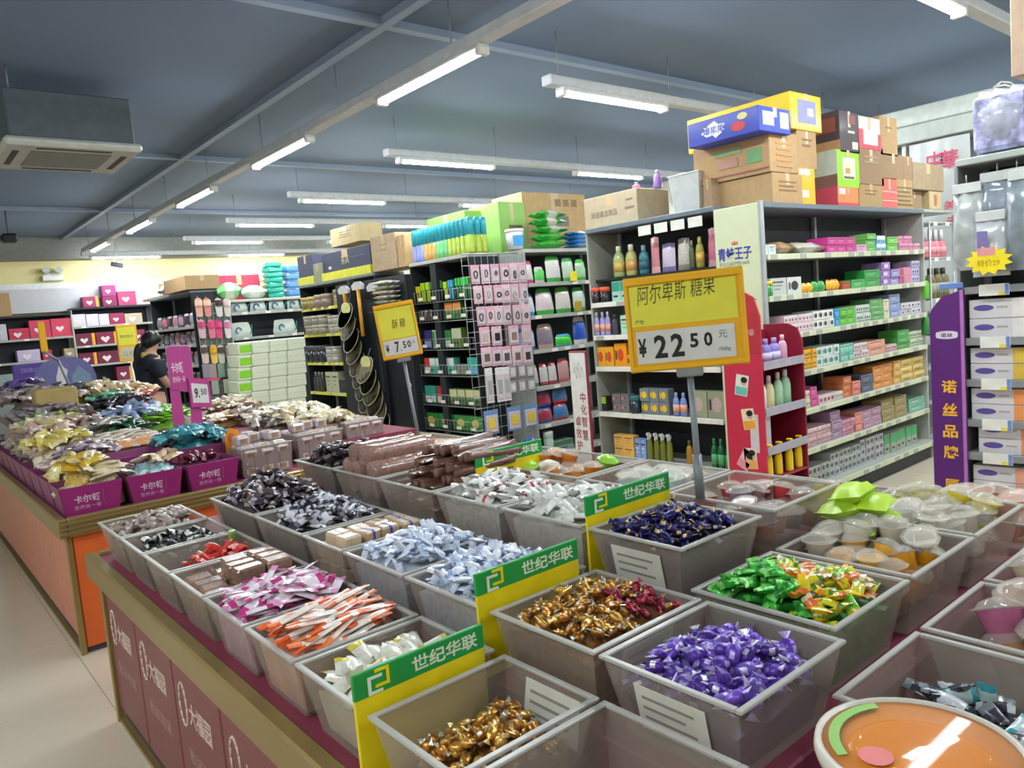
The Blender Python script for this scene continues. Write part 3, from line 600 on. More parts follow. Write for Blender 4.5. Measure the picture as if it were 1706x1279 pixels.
# ------------------------------------------------------------------ green and yellow standing signs
m_sg = mat('1f9a48', 0.4); m_sy = mat('f0d818', 0.4); m_sw = mat('e8f0d8', 0.5)
def board(x, y, w, z0, z1, label):
    t = thing('shelf_sign', label, 'sign', tr(x, y, 0), 'green and yellow signs')
    h = .050
    part('board', MB().cbox(-w/2, -.004, z0, w/2, .004, z1, m_sy, .002), t)
    part('header_band', MB().cbox(-w/2 - .0004, -.0048, z1 - h, w/2 + .0004, .0048, z1 + .0004, m_sg, .002), t)
    zc = z1 - h * .5
    c1 = MB(); c2 = MB(); s = .05
    x0 = -w/2 + .052; K = .66
    for g, m, (px, pz), sg in ((c1, m_sw, (x0 - .008, zc - .005), 1), (c2, m_sy, (x0 + .022, zc + .005), -1)):
        xv0, xv1 = (px - .024*K, px - .014*K) if sg > 0 else (px - .010*K, px)
        xa, xb = (px - .024*K, px + .022*K) if sg > 0 else (px - .046*K, px)
        g.box(xv0, -.0062, pz - .017*K, xv1, -.0049, pz + .017*K, m)
        for zz in (-.026*K, .0171*K): g.box(xa, -.0062, pz + zz, xb, -.0049, pz + zz + .0089*K, m)
    part('emblem', c1, t); part('emblem', c2, t)
    write('世纪华联', w * .52, h * .62, m_sw, t, FY(w * .18, -.0049, zc), .02)
board(.727, 1.222, .295, TOP + .002, .925, 'lowest green and yellow sign standing behind the half filled gold tray')
board(1.068, 1.29, .305, TOP + .067, 1.0, 'middle green and yellow sign standing behind the full gold candy tray')
board(1.465, 1.335, .325, TOP + .152, 1.075, 'highest green and yellow sign standing behind the navy candy tray')
board(1.64, 2.035, .30, TOP + .152, 1.085, 'green and yellow sign half hidden behind the chocolate sticks')

# ------------------------------------------------------------------ yellow price signs on posts
m_py = mat('f0b41c', 0.4, noise=0.04); m_paper = mat('e6e04a', 0.6, noise=0.04); m_lcd = mat('d8d8d4', 0.5)
def price_sign(foot, head, w, h, roll, name, label, papers):
    """foot: the post's lower end; head: the middle of the board; the board faces the aisle and leans by roll"""
    t = thing(name, label, 'price sign', tr(*foot))
    F, Hd = Vector(foot), Vector(head); d = Hd - F
    up = (d + Vector((0, 0, 0))).normalized()
    view = Vector((head[0], head[1], 0)).normalized(); right = Vector((view.y, -view.x, 0))
    upv = (Vector((0, 0, 1)) * math.cos(roll) - right * math.sin(roll))
    r2 = (right * math.cos(roll) + Vector((0, 0, 1)) * math.sin(roll))
    M = face(d, r2, upv)
    bot = M @ Vector((0, -h / 2, -.012))
    part('post', MB().cyl((0, 0, 0), bot, .009, m_greymetal, n=10), t)
    part('post_sleeve', MB().cyl((0, 0, 0), bot * .34, .013, m_greymetal, n=10), t)
    part('clamp', MB().cbox(-.035, -h/2 - .022, -.02, .035, -h/2 + .01, .012, mat('8a8d8c', 0.5), .004), t, M)
    b = part('board', MB().cbox(-w/2, -h/2, -.008, w/2, h/2, .008, m_py, .005), t, M)
    part('frame_rail', MB().cbox(-w/2, h/2 - .022, .008, w/2, h/2 - .002, .016, m_py, .003), b)
    part('frame_rail', MB().cbox(-w/2, -h/2 + .002, .008, w/2, -h/2 + .016, .016, m_py, .003), b)
    part('frame_rail', MB().cbox(-w/2, -h/2, .008, -w/2 + .012, h/2, .014, m_py, .003), b)
    part('frame_rail', MB().cbox(w/2 - .012, -h/2, .008, w/2, h/2, .014, m_py, .003), b)
    papers(b, w, h)
def papers_a(b, w, h):
    p = part('paper', MB().cbox(-w/2 + .014, -.005, .0085, w/2 - .02, h/2 - .024, .0095, m_paper, .0004), b)
    write('阿尔卑斯 糖果', w * .66, h * .20, m_ink, p, Matrix.Translation((-.02, .072 * h / .24 + .006, .0096)) @ Matrix.Rotation(.06, 4, 'Z'), -.008, 'handwriting', .25)
    write('产地', .022, .012, m_ink, p, Matrix.Translation((-w/2 + .035, .008, .0096)), -.01, 'handwriting')
    q = part('number_strip', MB().cbox(-w/2 + .022, -h/2 + .022, .0085, w/2 - .032, -.018, .0100, m_lcd, .0004), b)
    zc = -h/2 + .022 + (h/2 - .04) / 2; m_num = mat('1c1c1e', 0.5)
    for s, x, sw, sh, dz in (('¥', -.118, .022, .05, 0), ('2', -.070, .034, .062, 0), ('2', -.026, .034, .062, 0), ('5', .018, .022, .038, .008), ('0', .054, .022, .038, .008)):
        write(s, sw, sh, m_num, q, Matrix.Translation((x, zc + dz, .0101)), .03, 'digit')
    write('元', .022, .020, mat('6c6c6c', .6), q, Matrix.Translation((.092, zc + .018, .0101)), .0, 'digit'); write('/500g', .03, .012, mat('6c6c6c', .6), q, Matrix.Translation((.094, zc - .022, .0101)), .0, 'digit')
def papers_b(b, w, h):
    p = part('paper', MB().cbox(-w/2 + .012, -.04, .0085, w/2 - .012, h/2 - .024, .0095, m_paper, .0004), b)
    write('酥 糖', .07, .045, m_ink, p, Matrix.Translation((.01, .035, .0096)), -.008, 'handwriting', .2)
    q = part('number_strip', MB().cbox(-w/2 + .014, -h/2 + .02, .0085, w/2 - .014, -.045, .0100, m_lcd, .0004), b); m_num = mat('1c1c1e', 0.5)
    zc = (-h/2 + .02 - .045) / 2
    for s, x, sw, sh, dz in (('¥', -.070, .018, .04, 0), ('7', -.02, .022, .055, 0), ('.', -.002, .006, .006, -.02), ('5', .018, .016, .035, .005), ('0', .042, .018, .035, .005)):
        write(s, sw, sh, m_num, q, Matrix.Translation((x, zc + dz, .0101)), .02, 'digit')
    write('元', .014, .014, m_num, q, Matrix.Translation((.066, zc + .01, .0101)), .0, 'digit')
f0 = P(1167, 830, x=1.66); h0 = P(1142, 534, x=1.66 * 1.0)
price_sign((f0.x, f0.y, f0.z), tuple(h0), .31, .255, math.radians(1.5), 'price_sign', 'large yellow price sign reading 22.50 on a grey post among the jelly trays', papers_a)
f1_ = Vector((2.18, 3.43, .70)); h1_ = P(663, 550, y=3.40)
price_sign(tuple(f1_), tuple(h1_), .205, .285, math.radians(6), 'price_sign', 'yellow price sign reading 7.50 on a grey post before the black pans', papers_b)

# ================================================================== SHELVING
m_shelf = mat('b9bdb4', 0.45, 0.2, noise=0.03); m_back = mat('262c32', 0.6); m_post = mat('aab0b0', 0.45, 0.3); m_strip = mat('cfd4b4', 0.4); m_strip_g = mat('a9aca4', 0.4)
m_topb = mat('6f7a84', 0.5, 0.2); m_side = mat('b0b4ac', 0.55); m_ycard = mat('e8d838', 0.5); m_wcard = mat('e4e4da', 0.55)
card_me = {}
def pcard(m):
    if m not in card_me: card_me[m] = MB().cbox(-.04, -.003, -.016, .04, 0, .016, m, .001).mesh('price_card')
    return card_me[m]
def bay(name, label, M, w, d, ztop, zs, base=0.14, strip=m_strip, back=m_back, side=m_side, cards=(6, m_wcard), base_d=None, panels=(True, True), seams=1, shelf_d=None, topm=m_topb, ncard_rand=3):
    """local axes: x to the right along the front, y into the shelf, z up"""
    t = thing(name, label, 'shelf', M); rr = random.Random(len(label))
    part('back_panel', MB().box(.01, d - .02, 0, w - .01, d, ztop, back), t)
    bd = base_d or 0.0
    part('base_deck', MB().cbox(0, -bd, base - .035, w, d - .02, base, m_shelf, .003), t)
    part('kick_plate', MB().box(.02, -bd + .03, 0, w - .02, -bd + .05, base - .035, m_dark), t)
    part('top_board', MB().cbox(-.01, -.01, ztop, w + .01, d, ztop + .035, topm, .004), t)
    if panels[0]: part('end_panel', MB().cbox(-.018, 0, 0, .0, d, ztop, side, .003), t)
    if panels[1]: part('end_panel', MB().cbox(w, 0, 0, w + .018, d, ztop, side, .003), t)
    for k in range(seams + 1): part('upright', MB().cbox(w * k / seams - .015 + (.016 if k == 0 else -.016 if k == seams else 0), d - .05, 0, w * k / seams + .015 + (.016 if k == 0 else -.016 if k == seams else 0), d - .02, ztop, m_post, .002), t)
    for z in list(zs) + [base]:
        for k in range(seams):
            a, b = w * k / seams + .003, w * (k + 1) / seams - .003
            if z == base: s = part('deck_front', MB().cbox(a, -bd - .004, base - .035, b, -bd, base + .002, m_shelf, .001), t); y0 = -bd - .004
            else:
                s = part('shelf', MB().cbox(a, .0, z - .03, b, d - .02, z, m_shelf, .003), t); y0 = 0
            part('price_strip', MB().cbox(a, y0 - .012, z - .036, b, y0 - .001, z + .002, strip, .002), s)
            n, cm = cards
            for q in range(n):
                if rr.random() < .72: part('price_card', pcard(cm if rr.random() < .75 else m_strip_g), s, tr(a + (b - a) * (q + .5) / n + rr.uniform(-.02, .02), y0 - .012, z - .017))
    return t

# ------------------------------------------------------------------ goods
def cm(c, r=.42, j=.06): return mat(c, r, noise=.05, scale=25, coat=.2, jit=j)
def carton(w, d, h, base, acc=None, style='plain', b=.002, dark='3a3e48'):
    g = MB(); m = cm(base); g.cbox(-w/2, 0, 0, w/2, d, h, m, min(b, h * .1))
    a = cm(acc) if acc else m; k = cm(dark); e = .0007
    def q(x0, x1, z0, z1, mm): g.add([(x0, -e, z0), (x1, -e, z0), (x1, -e, z1), (x0, -e, z1)], [(0, 1, 2, 3)], mm)
    X = lambda u: -w/2 + w * u
    Z = lambda v: h * v
    if style == 'band': q(X(.03), X(.97), Z(.08), Z(.42), a)
    elif style == 'split': q(X(.03), X(.34), Z(.06), Z(.94), a)
    elif style == 'logo':
        vs = [(w * .26 * math.cos(2*PI*i/12), -e, h * .5 + h * .28 * math.sin(2*PI*i/12)) for i in range(12)]; g.add(vs, [tuple(range(12))], a)
        q(X(.08), X(.2), Z(.3), Z(.7), k)
    elif style == 'dots':
        for i in range(3): q(X(.12 + .28 * i), X(.28 + .28 * i), Z(.36), Z(.66), a if i % 2 else k)
        q(X(.05), X(.95), Z(.12), Z(.2), a)
    elif style == 'bars':
        for i in range(3): q(X(.1 + .05 * i), X(.8 - .1 * i), Z(.72 - .2 * i), Z(.8 - .2 * i), a if i else k)
    elif style == 'two':
        q(X(.03), X(.97), Z(.5), Z(.97), a); q(X(.2), X(.7), Z(.2), Z(.3), k)
    elif style == 'side':
        q(X(.05), X(.30), Z(.38), Z(.66), a); q(X(.40), X(.62), Z(.5), Z(.62), k)
    return g
def bottle(r, h, body, cap, label=None, sy=.7, n=10, cap_h=.2):
    g = MB(); mb = cm(body, .25); mc = cm(cap, .35); hb = h * (1 - cap_h)
    g.lathe([(r * .9, 0), (r, .01), (r, hb * .72), (r * .8, hb * .9), (r * .42, hb)], n, mb, 1, sy)
    g.lathe([(r * .45, hb), (r * .45, h * .98), (r * .3, h)], n, mc, 1, sy)
    if label: g.lathe([(r * 1.012, hb * .2), (r * 1.012, hb * .62)], n, cm(label), 1, sy)
    return g
def pump(r, h, body, head):
    g = bottle(r, h * .8, body, head, None, .8, 10, .1)
    m = cm(head, .35); g.cyl((0, 0, h * .78), (0, 0, h * .95), r * .16, m); g.cbox(-r * .35, -r * .9, h * .93, r * .35, r * .35, h, m, .003)
    return g
def trigger(r, h, body, head):
    g = bottle(r, h * .78, body, head, None, .7, 10, .06); m = cm(head, .35)
    g.cbox(-r * .4, -r * .5, h * .78, r * .4, r * .6, h * .9, m, .004); g.cbox(-r * .25, -r * 1.3, h * .86, r * .25, r * .1, h * .95, m, .003); g.cbox(-r * .15, -r * .95, h * .7, r * .15, -r * .6, h * .87, m, .003)
    return g
def squeeze(w, h, body, cap, label=None):
    g = MB(); g.lathe([(w * .33, 0), (w * .34, h * .14)], 10, cm(cap, .3))
    def fn(u, v):
        a = 2 * PI * u; t = v; rx = w * (.36 + .14 * t); ry = w * .36 * (1 - t) + .001
        return (rx * math.cos(a), ry * math.sin(a), h * (.14 + .86 * t))
    g.grid(fn, 12, 4, cm(body, .25))
    if label: g.grid(lambda u, v: (w * (.2 - .4 * u), -(w * .36 * (1 - (.35 + .35 * v)) + .004), h * (.14 + .86 * (.35 + .35 * v))), 3, 2, cm(label, .3))
    return g
def pouch(w, h, t, c, c2=None, seed=0, band=None, lean=0.0):
    g = MB(); q = MB(); pillow(q, h, w, t, film(c, .05, .3, .1), film(c2, .05, .3, .1) if c2 else None, nu=6, nv=5, seed=seed, band=band)
    R = Matrix.Translation((0, t * .5, h / 2)) @ Matrix.Rotation(PI/2, 4, 'X') @ Matrix.Rotation(PI/2, 4, 'Z')
    out = []
    for v in q.v:
        p = R @ Vector(v); f = max(0, min(1, p.z / h)); k = 1 - .20 * f ** 3 - .06 * (1 - f) ** 4 + .03 * math.sin(5 * f + seed)
        p.x *= k; p.z = h * (f - .05 * f * f * (2 * abs(p.x) / w) ** 2); p.y += .18 * t * f + .05 * t * math.sin(seed + 9 * p.x / w); out.append(tuple(p))
    g.v = out; g.f, g.m, g.sm, g.mats = q.f, q.m, q.sm, q.mats
    return g
def jar(r, h, body, lid):
    return MB().lathe([(r * .92, 0), (r, .006), (r, h * .72)], 12, cm(body, .25)).lathe([(r * 1.04, h * .72), (r * 1.04, h * .97), (r * .9, h)], 12, cm(lid, .35))
def bagflat(w, d, h, c, c2=None, seed=0):
    return pillow(MB(), w, d, h, film(c, .06, .3, .1), film(c2, .06, .3, .1) if c2 else None, nu=6, nv=5, seed=seed, band=(2, 3) if c2 else None)
MEC = {}
def cached(key, fn, name):
    if key not in MEC: MEC[key] = fn().mesh(name)
    return MEC[key]
LAYER = ['bottom row', 'second row', 'third row', 'fourth row']
def ordw(i, n): return '' if n == 1 else (ORD[i] if i < 20 else 'later') + ' from left, '
def run(fc, plane, z, px0, px1, n, layers, h, name, desc, cat, where, maker, d=.15, inset=.02, group=None, gap=.004, top_skip=0, wscale=1.0):
    """a row of alike goods between two measured columns on a shelf that faces -y ('y') or -x ('x')"""
    if fc == 'y': a, b = xat(px0, plane, z + h / 2), xat(px1, plane, z + h / 2); L = b - a
    else: a, b = yat(px0, plane, z + h / 2), yat(px1, plane, z + h / 2); L = a - b
    w = L / n
    me = cached((name, desc, round(w, 3), h, d), lambda: maker((w - gap) * wscale, d, h), name)
    rr = random.Random(int(px0 * 7 + z * 100)); out = []
    for l in range(layers):
        for i in range(n):
            if l == layers - 1 and layers > 1 and i < top_skip: continue
            c = w * (i + .5); dz = z + .001 + (h + .001) * l; off = inset + rr.uniform(0, .012)
            M = tr(a + c, plane + off, dz, rr.uniform(-.03, .03)) if fc == 'y' else tr(plane + off, a - c, dz, RX + rr.uniform(-.03, .03))
            lb = f"{desc} {name.split('_')[-1]}, " + ordw(i, n) + (LAYER[l] + ', ' if layers > 1 else '') + where
            out.append(tag(place(name, me, None, M), lb, cat, group or f'{desc} {name.replace("_", " ")}s on {where}'))
    return out
C_ = lambda base, acc=None, style='plain', dark='3a3e48': (lambda w, d, h: carton(w, d, h, base, acc, style, dark=dark))
B_ = lambda body, cap, label=None, ch=.2, sy=.75: (lambda w, d, h: bottle(w * .48, h, body, cap, label, sy, 10, ch))
PU_ = lambda body, head: (lambda w, d, h: pump(w * .46, h, body, head))
TR_ = lambda body, head: (lambda w, d, h: trigger(w * .46, h, body, head))
SQ_ = lambda body, cap, label=None: (lambda w, d, h: squeeze(w * .95, h, body, cap, label))
PO_ = lambda c, c2=None, band=None, s=0, t=.05: (lambda w, d, h: pouch(w, h, t, c, c2, s, band))
J_ = lambda body, lid: (lambda w, d, h: jar(w * .46, h, body, lid))

# ------------------------------------------------------------------ toothpaste gondola (faces the right hand aisle)
TY = 2.75; TX0, TX1 = 4.47, 6.87
tz = [1.77, 1.50, 1.24, .97, .70, .42]; TB = .15
bay('gondola_shelf', 'toothpaste gondola with seven pale green edged shelves beside the cream painted panel', tr(TX0, TY, 0), TX1 - TX0, .35, 2.07, tz, base=TB, seams=2, cards=(7, m_strip_g), base_d=.05, panels=(False, True))
wh = ['top shelf of the toothpaste gondola'] + [f'{w} shelf of the toothpaste gondola' for w in ('second', 'third', 'fourth', 'fifth', 'sixth')] + ['lowest deck of the toothpaste gondola']
def tp(s, px0, px1, n, layers, h, desc, maker, name='toothpaste_carton', cat='carton', d=.16, **k):
    run('y', TY, (tz + [TB])[s], px0, px1, n, layers, h, name, desc, cat, wh[s], maker, d=d, **k)
tp(0, 1272, 1298, 2, 1, .065, 'teal and white', C_('d8e4e0', '58a8a8', 'bars'))
tp(0, 1384, 1432, 3, 2, .055, 'magenta', C_('c83a8e', 'e08ab8', 'bars'), top_skip=0); tp(0, 1433, 1449, 1, 1, .055, 'pale pink', C_('dca0c8', 'c878a8', 'bars'))
tp(0, 1450, 1465, 1, 3, .045, 'light green', C_('6cb85a', 'a8d898', 'bars')); tp(0, 1466, 1482, 2, 2, .06, 'blue and white', C_('7ab0dc', 'e8f0f6', 'two'))
tp(0, 1484, 1502, 1, 2, .055, 'fresh green', C_('70bc50', 'b0e090', 'bars')); tp(0, 1503, 1526, 3, 2, .058, 'pink patterned', C_('dc90b0', 'a8406c', 'dots')); tp(0, 1527, 1537, 1, 1, .055, 'plain pink', C_('e0a0b8', 'c87898', 'dots'))
tp(1, 1276, 1289, 1, 1, .10, 'green and yellow', J_('2f8a3c', 'e0c828'), name='round_can', cat='can'); tp(1, 1290, 1316, 1, 1, .115, 'grey white', C_('c4c8c4', '8a908c', 'bars'), name='carton'); tp(1, 1317, 1340, 1, 1, .115, 'white oval printed', C_('d0d4d0', '2c2c30', 'logo'), name='carton')
tp(1, 1341, 1363, 3, 1, .07, 'orange yellow', PO_('f0a824', 'f4d038'), name='small_bag', cat='bag'); tp(1, 1364, 1386, 2, 1, .075, 'green foil', PO_('2f9a44', '58c060'), name='small_bag', cat='bag'); tp(1, 1387, 1409, 3, 1, .08, 'yellow orange', PO_('f4b828', 'e88820'), name='small_bag', cat='bag')
tp(1, 1410, 1423, 1, 1, .055, 'brick red', C_('a84830', 'c87858', 'bars')); tp(1, 1424, 1447, 1, 1, .065, 'green', C_('48a858', '98d8a0', 'bars')); tp(1, 1448, 1473, 1, 2, .065, 'deep green', C_('379a48', '78c888', 'bars'))
tp(1, 1474, 1489, 1, 3, .06, 'violet', C_('9a78b8', 'e0c8e8', 'logo')); tp(1, 1490, 1504, 1, 2, .06, 'lavender', C_('9c98cc', 'c8c4e8', 'bars')); tp(1, 1505, 1524, 1, 2, .065, 'rose and lilac', C_('cc88a0', 'b04868', 'split')); tp(1, 1525, 1538, 1, 3, .06, 'lilac white', C_('c0b8d8', '5c5494', 'dots'))
tp(2, 1280, 1296, 1, 1, .08, 'cream', J_('d8d4b8', 'c0bc98'), name='jar', cat='jar'); tp(2, 1297, 1312, 1, 1, .075, 'hot pink', C_('d85898', 'f0a8c8', 'logo')); tp(2, 1313, 1360, 4, 2, .058, 'pinkish white', C_('e4d0d4', 'd89aac', 'dots')); tp(2, 1361, 1395, 4, 2, .062, 'white toothed', C_('e6e6e2', '2c2c30', 'logo')); tp(2, 1396, 1404, 1, 2, .062, 'sky blue', C_('3c9ad4', '80c4ec', 'bars'))
tp(2, 1405, 1431, 2, 2, .062, 'grass green', C_('5cb83c', 'a8d870', 'bars')); tp(2, 1432, 1456, 2, 2, .064, 'white and navy', C_('c8d4c8', '2c4468', 'dots')); tp(2, 1457, 1477, 1, 4, .04, 'spring green', C_('68a868', 'b8dcb0', 'bars')); tp(2, 1478, 1487, 1, 2, .075, 'pale yellow', C_('d8d4b4', 'b8b490', 'bars')); tp(2, 1488, 1506, 1, 3, .06, 'powder blue', C_('8c9cc8', 'c8d0e8', 'bars')); tp(2, 1507, 1540, 2, 2, .05, 'white', C_('d0ccd4', '9c98a4', 'dots'))
tp(3, 1339, 1366, 4, 2, .068, 'yellow toothed', C_('f0b428', '4c3c20', 'dots')); tp(3, 1367, 1404, 4, 2, .068, 'white green', C_('d4e0dc', '3c8a74', 'logo')); tp(3, 1405, 1428, 3, 2, .062, 'aqua', C_('7cc4b0', 'c4e8dc', 'bars')); tp(3, 1429, 1452, 2, 2, .056, 'white and rose', C_('dcd0d0', 'a85c6c', 'dots')); tp(3, 1453, 1480, 1, 2, .054, 'salmon', C_('dc9c84', 'f0c8b0', 'bars')); tp(3, 1481, 1500, 2, 1, .054, 'pinkish', C_('e0b8b8', '98485c', 'dots')); tp(3, 1501, 1520, 1, 3, .05, 'leaf green', C_('48a04c', '90d088', 'bars')); tp(3, 1521, 1542, 3, 2, .062, 'white and leaf', C_('c8d4b8', '3c6c3c', 'dots'))
tp(4, 1341, 1356, 2, 2, .06, 'cream and yellow', C_('d8d8b8', 'b8b048', 'dots')); tp(4, 1357, 1369, 1, 2, .068, 'magenta pink', C_('d04898', 'e890c0', 'bars')); tp(4, 1370, 1396, 4, 1, .058, 'rosy white', C_('e0ccd0', 'a83c54', 'logo')); tp(4, 1397, 1410, 2, 1, .058, 'off white', C_('d8d4cc', 'a8a49c', 'dots')); tp(4, 1411, 1424, 1, 3, .05, 'burnt orange', C_('d87c48', 'f0b080', 'bars')); tp(4, 1425, 1439, 1, 2, .05, 'coral', C_('e08070', 'f0b0a0', 'bars')); tp(4, 1440, 1460, 1, 2, .066, 'slate blue', C_('505c74', '8c98b0', 'bars')); tp(4, 1461, 1493, 2, 3, .058, 'orange', C_('e09048', 'f0c890', 'bars')); tp(4, 1494, 1506, 1, 3, .06, 'gold', C_('d8a858', 'f0d898', 'bars')); tp(4, 1507, 1545, 2, 3, .058, 'mustard', C_('c8a850', 'e4cc88', 'two'))
tp(5, 1345, 1390, 6, 2, .062, 'blush white', C_('dcb8b8', '98606c', 'dots')); tp(5, 1391, 1408, 1, 3, .066, 'mauve', C_('a888a8', 'c8b0c8', 'bars')); tp(5, 1409, 1430, 3, 2, .056, 'pink check', C_('d898b0', 'a04870', 'dots')); tp(5, 1431, 1442, 1, 2, .07, 'peach', C_('e08c78', 'f0b8a8', 'bars')); tp(5, 1443, 1474, 2, 3, .045, 'lilac pink', C_('b890a8', 'd8b8cc', 'bars')); tp(5, 1475, 1516, 2, 3, .056, 'olive brown', C_('988a5c', 'b8ac80', 'bars')); tp(5, 1521, 1546, 1, 2, .055, 'sea green', C_('80b8a0', 'c0e0d0', 'bars'))
tp(6, 1352, 1388, 5, 2, .062, 'grey white', C_('b0b0a8', '40444c', 'logo'), d=.2); tp(6, 1389, 1440, 7, 3, .056, 'grey framed', C_('b4bab4', '50586c', 'logo'), d=.2); tp(6, 1441, 1478, 5, 3, .062, 'silver grey', C_('b8b8bc', '54545c', 'logo'), d=.2); tp(6, 1480, 1532, 6, 1, .16, 'green topped', C_('9ca894', '38a868', 'two'), name='medicine_carton', d=.2)
for k, (px, zt, nm, lb) in enumerate([(1318, 1.77, 'wicker_bag', 'brown wicker patterned bag lying on the top shelf of the toothpaste gondola'), (1360, 1.77, 'white_bag', 'white cloth bags heap lying beside the brown bag on the toothpaste gondola')]):
    x = xat(px, TY, 1.8); c = [('a8845c', 'c4a47c'), ('dcd4c0', 'ece6d8')][k]
    tag(place(nm, bagflat(.34 if k == 0 else .40, .2, .09, *c, seed=k), None, tr(x, TY + .13, zt + .045)), lb, 'bag')

# ------------------------------------------------------------------ end bay of the same gondola: shampoos and oils
GX = 4.45
gz = [1.55, 1.29, 1.04, .675]; GB = .31
bay('end_bay_shelf', 'grey end bay with shampoo and soap shelves left of the cream painted panel', tr(GX, 4.31, 0, RX), 1.19, .40, 2.10, gz, base=GB, seams=1, cards=(10, m_wcard), strip=m_wcard, side=mat('a4a89c', .55))
eb = lambda s: ['upper shelf', 'second shelf', 'third shelf', 'fourth shelf', 'bottom deck'][s] + ' of the shampoo end bay'
def ep(s, px0, px1, n, layers, h, desc, maker, name, cat, d=.07, **k): run('x', GX, (gz + [GB])[s], px0, px1, n, layers, h, name, desc, cat, eb(s), maker, d=d, **k)
# hanging row under the top board, on a narrow dark ledge
led = part('ledge', MB().cbox(.0, .06, 1.715, 1.19, .38, 1.735, m_dark, .003), [o for o in bpy.data.objects if o.name.startswith('end_bay_shelf')][0])
def hp(px0, px1, n, h, desc, maker, name, cat): run('x', GX + .06, 1.737, px0, px1, n, 1, h, name, desc, cat, 'ledge under the top board of the shampoo end bay', maker, d=.06, inset=.04)
hp(1016, 1034, 1, .24, 'olive green', B_('a8b878', 'd8dcb8', 'c8b058'), 'shampoo_bottle', 'bottle'); hp(1037, 1055, 1, .24, 'yellow green', B_('b4b46c', 'e0e0c8', 'c89858'), 'shampoo_bottle', 'bottle'); hp(1058, 1074, 1, .22, 'dark teal', B_('3c7c88', '84b0b4', '2c6470'), 'shampoo_bottle', 'bottle')
hp(1075, 1090, 1, .27, 'long pink', PO_('dc8c94', 'f0b8bc', s=3, t=.03), 'sachet', 'sachet'); hp(1092, 1116, 1, .21, 'white and violet', PO_('d4c8dc', '8c80b0', s=4), 'refill_pouch', 'pouch'); hp(1118, 1140, 1, .23, 'white and grey', PO_('d0ccc0', 'a0988c', s=5), 'refill_pouch', 'pouch'); hp(1142, 1152, 1, .2, 'dark olive', B_('5c6448', '8c9478'), 'shampoo_bottle', 'bottle'); hp(1153, 1167, 1, .22, 'mustard green', B_('a09c40', 'c8c470', 'd0b048'), 'shampoo_bottle', 'bottle'); hp(1168, 1186, 1, .27, 'rose pink', PO_('d87890', 'f0b0c0', s=6), 'refill_pouch', 'pouch')
for k in range(4): part('hanging_card', MB().cbox(-.06, -.002, -.035, .06, 0, .035, m_wcard, .001), [o for o in bpy.data.objects if o.name.startswith('end_bay_shelf')][0], tr(.60 + .15 * k, -.012, 2.05))
ep(0, 984, 1012, 2, 1, .12, 'red topped black', J_('28242a', 'e05838'), 'hair_wax_tub', 'tub'); ep(0, 1014, 1044, 2, 1, .155, 'mint green', C_('a8d4c0', '3c9c84', 'two'), 'soap_carton', 'carton'); ep(0, 1045, 1074, 2, 1, .16, 'black and silver', PO_('26282e', 'c8ccd0', s=7, t=.03), 'mask_sachet', 'sachet'); ep(0, 1080, 1145, 4, 1, .155, 'bright green', SQ_('4ca844', 'e8f0d8', 'd8e878'), 'cream_tube', 'tube'); ep(0, 1147, 1192, 3, 1, .165, 'light blue', SQ_('7c9cd8', 'dce4f0', 'a8c0ec'), 'cream_tube', 'tube')
ep(1, 987, 1014, 3, 1, .185, 'lilac to peach', B_('a4a0d8', 'c4bce4', 'e0a098', sy=.6), 'lotion_bottle', 'bottle'); ep(1, 1016, 1026, 1, 1, .16, 'dark plum', B_('4c4454', '34303c'), 'lotion_bottle', 'bottle'); ep(1, 1030, 1048, 1, 1, .15, 'pale mint', C_('b8dcc4', '80b898', 'bars'), 'soap_carton', 'carton'); ep(1, 1060, 1180, 8, 1, .15, 'white lotion', B_('d4d4dc', '8c94b0', 'a8a4d0'), 'lotion_bottle', 'bottle')
ep(2, 990, 1019, 2, 1, .155, 'amber yellow', C_('f0ac2c', 'd85828', 'logo'), 'soap_carton', 'carton'); ep(2, 1020, 1040, 1, 1, .18, 'tall amber', C_('f0a020', 'd85020', 'logo'), 'soap_carton', 'carton'); ep(2, 1041, 1060, 1, 1, .09, 'low amber', C_('f0a424', 'd04c2c', 'logo'), 'soap_carton', 'carton'); ep(2, 1062, 1150, 5, 1, .13, 'plain amber', C_('e0a840', 'c87828', 'band'), 'soap_carton', 'carton')
ep(3, 995, 1006, 1, 1, .12, 'black and lime', C_('2c3430', '9cc838', 'two'), 'hair_carton', 'carton'); ep(3, 1018, 1046, 2, 2, .072, 'brown grey', C_('7c7474', 'c8906c', 'side'), 'soap_carton', 'carton'); ep(3, 1047, 1063, 1, 1, .14, 'dark teal', J_('20303c', '2c6c74'), 'cream_jar', 'jar'); ep(3, 1064, 1112, 3, 2, .098, 'grey yellow', C_('78848c', 'f0c820', 'logo', dark='e8c020'), 'razor_pack', 'pack'); ep(3, 1118, 1142, 2, 1, .175, 'blue and peach', B_('7c94d0', '98a8dc', 'e8a890', sy=.6), 'lotion_bottle', 'bottle'); ep(3, 1145, 1206, 2, 1, .19, 'grey green framed', C_('98a084', 'c0a8a0', 'logo'), 'gift_carton', 'carton')
ep(4, 1020, 1054, 2, 2, .09, 'honey yellow', C_('e8b860', 'd89838', 'bars'), 'soap_carton', 'carton'); ep(4, 1055, 1074, 2, 1, .16, 'ice blue', C_('84a4d8', 'c8d8f0', 'bars'), 'soap_carton', 'carton'); ep(4, 1075, 1118, 4, 1, .235, 'olive oil', TR_('747c30', 'e4e8e4'), 'spray_bottle', 'bottle'); ep(4, 1140, 1152, 1, 1, .19, 'amber', B_('b08028', '604820'), 'oil_bottle', 'bottle'); ep(4, 1181, 1216, 3, 1, .22, 'deep green', B_('1f6a3c', '2c8a50', '58b070'), 'shower_bottle', 'bottle')

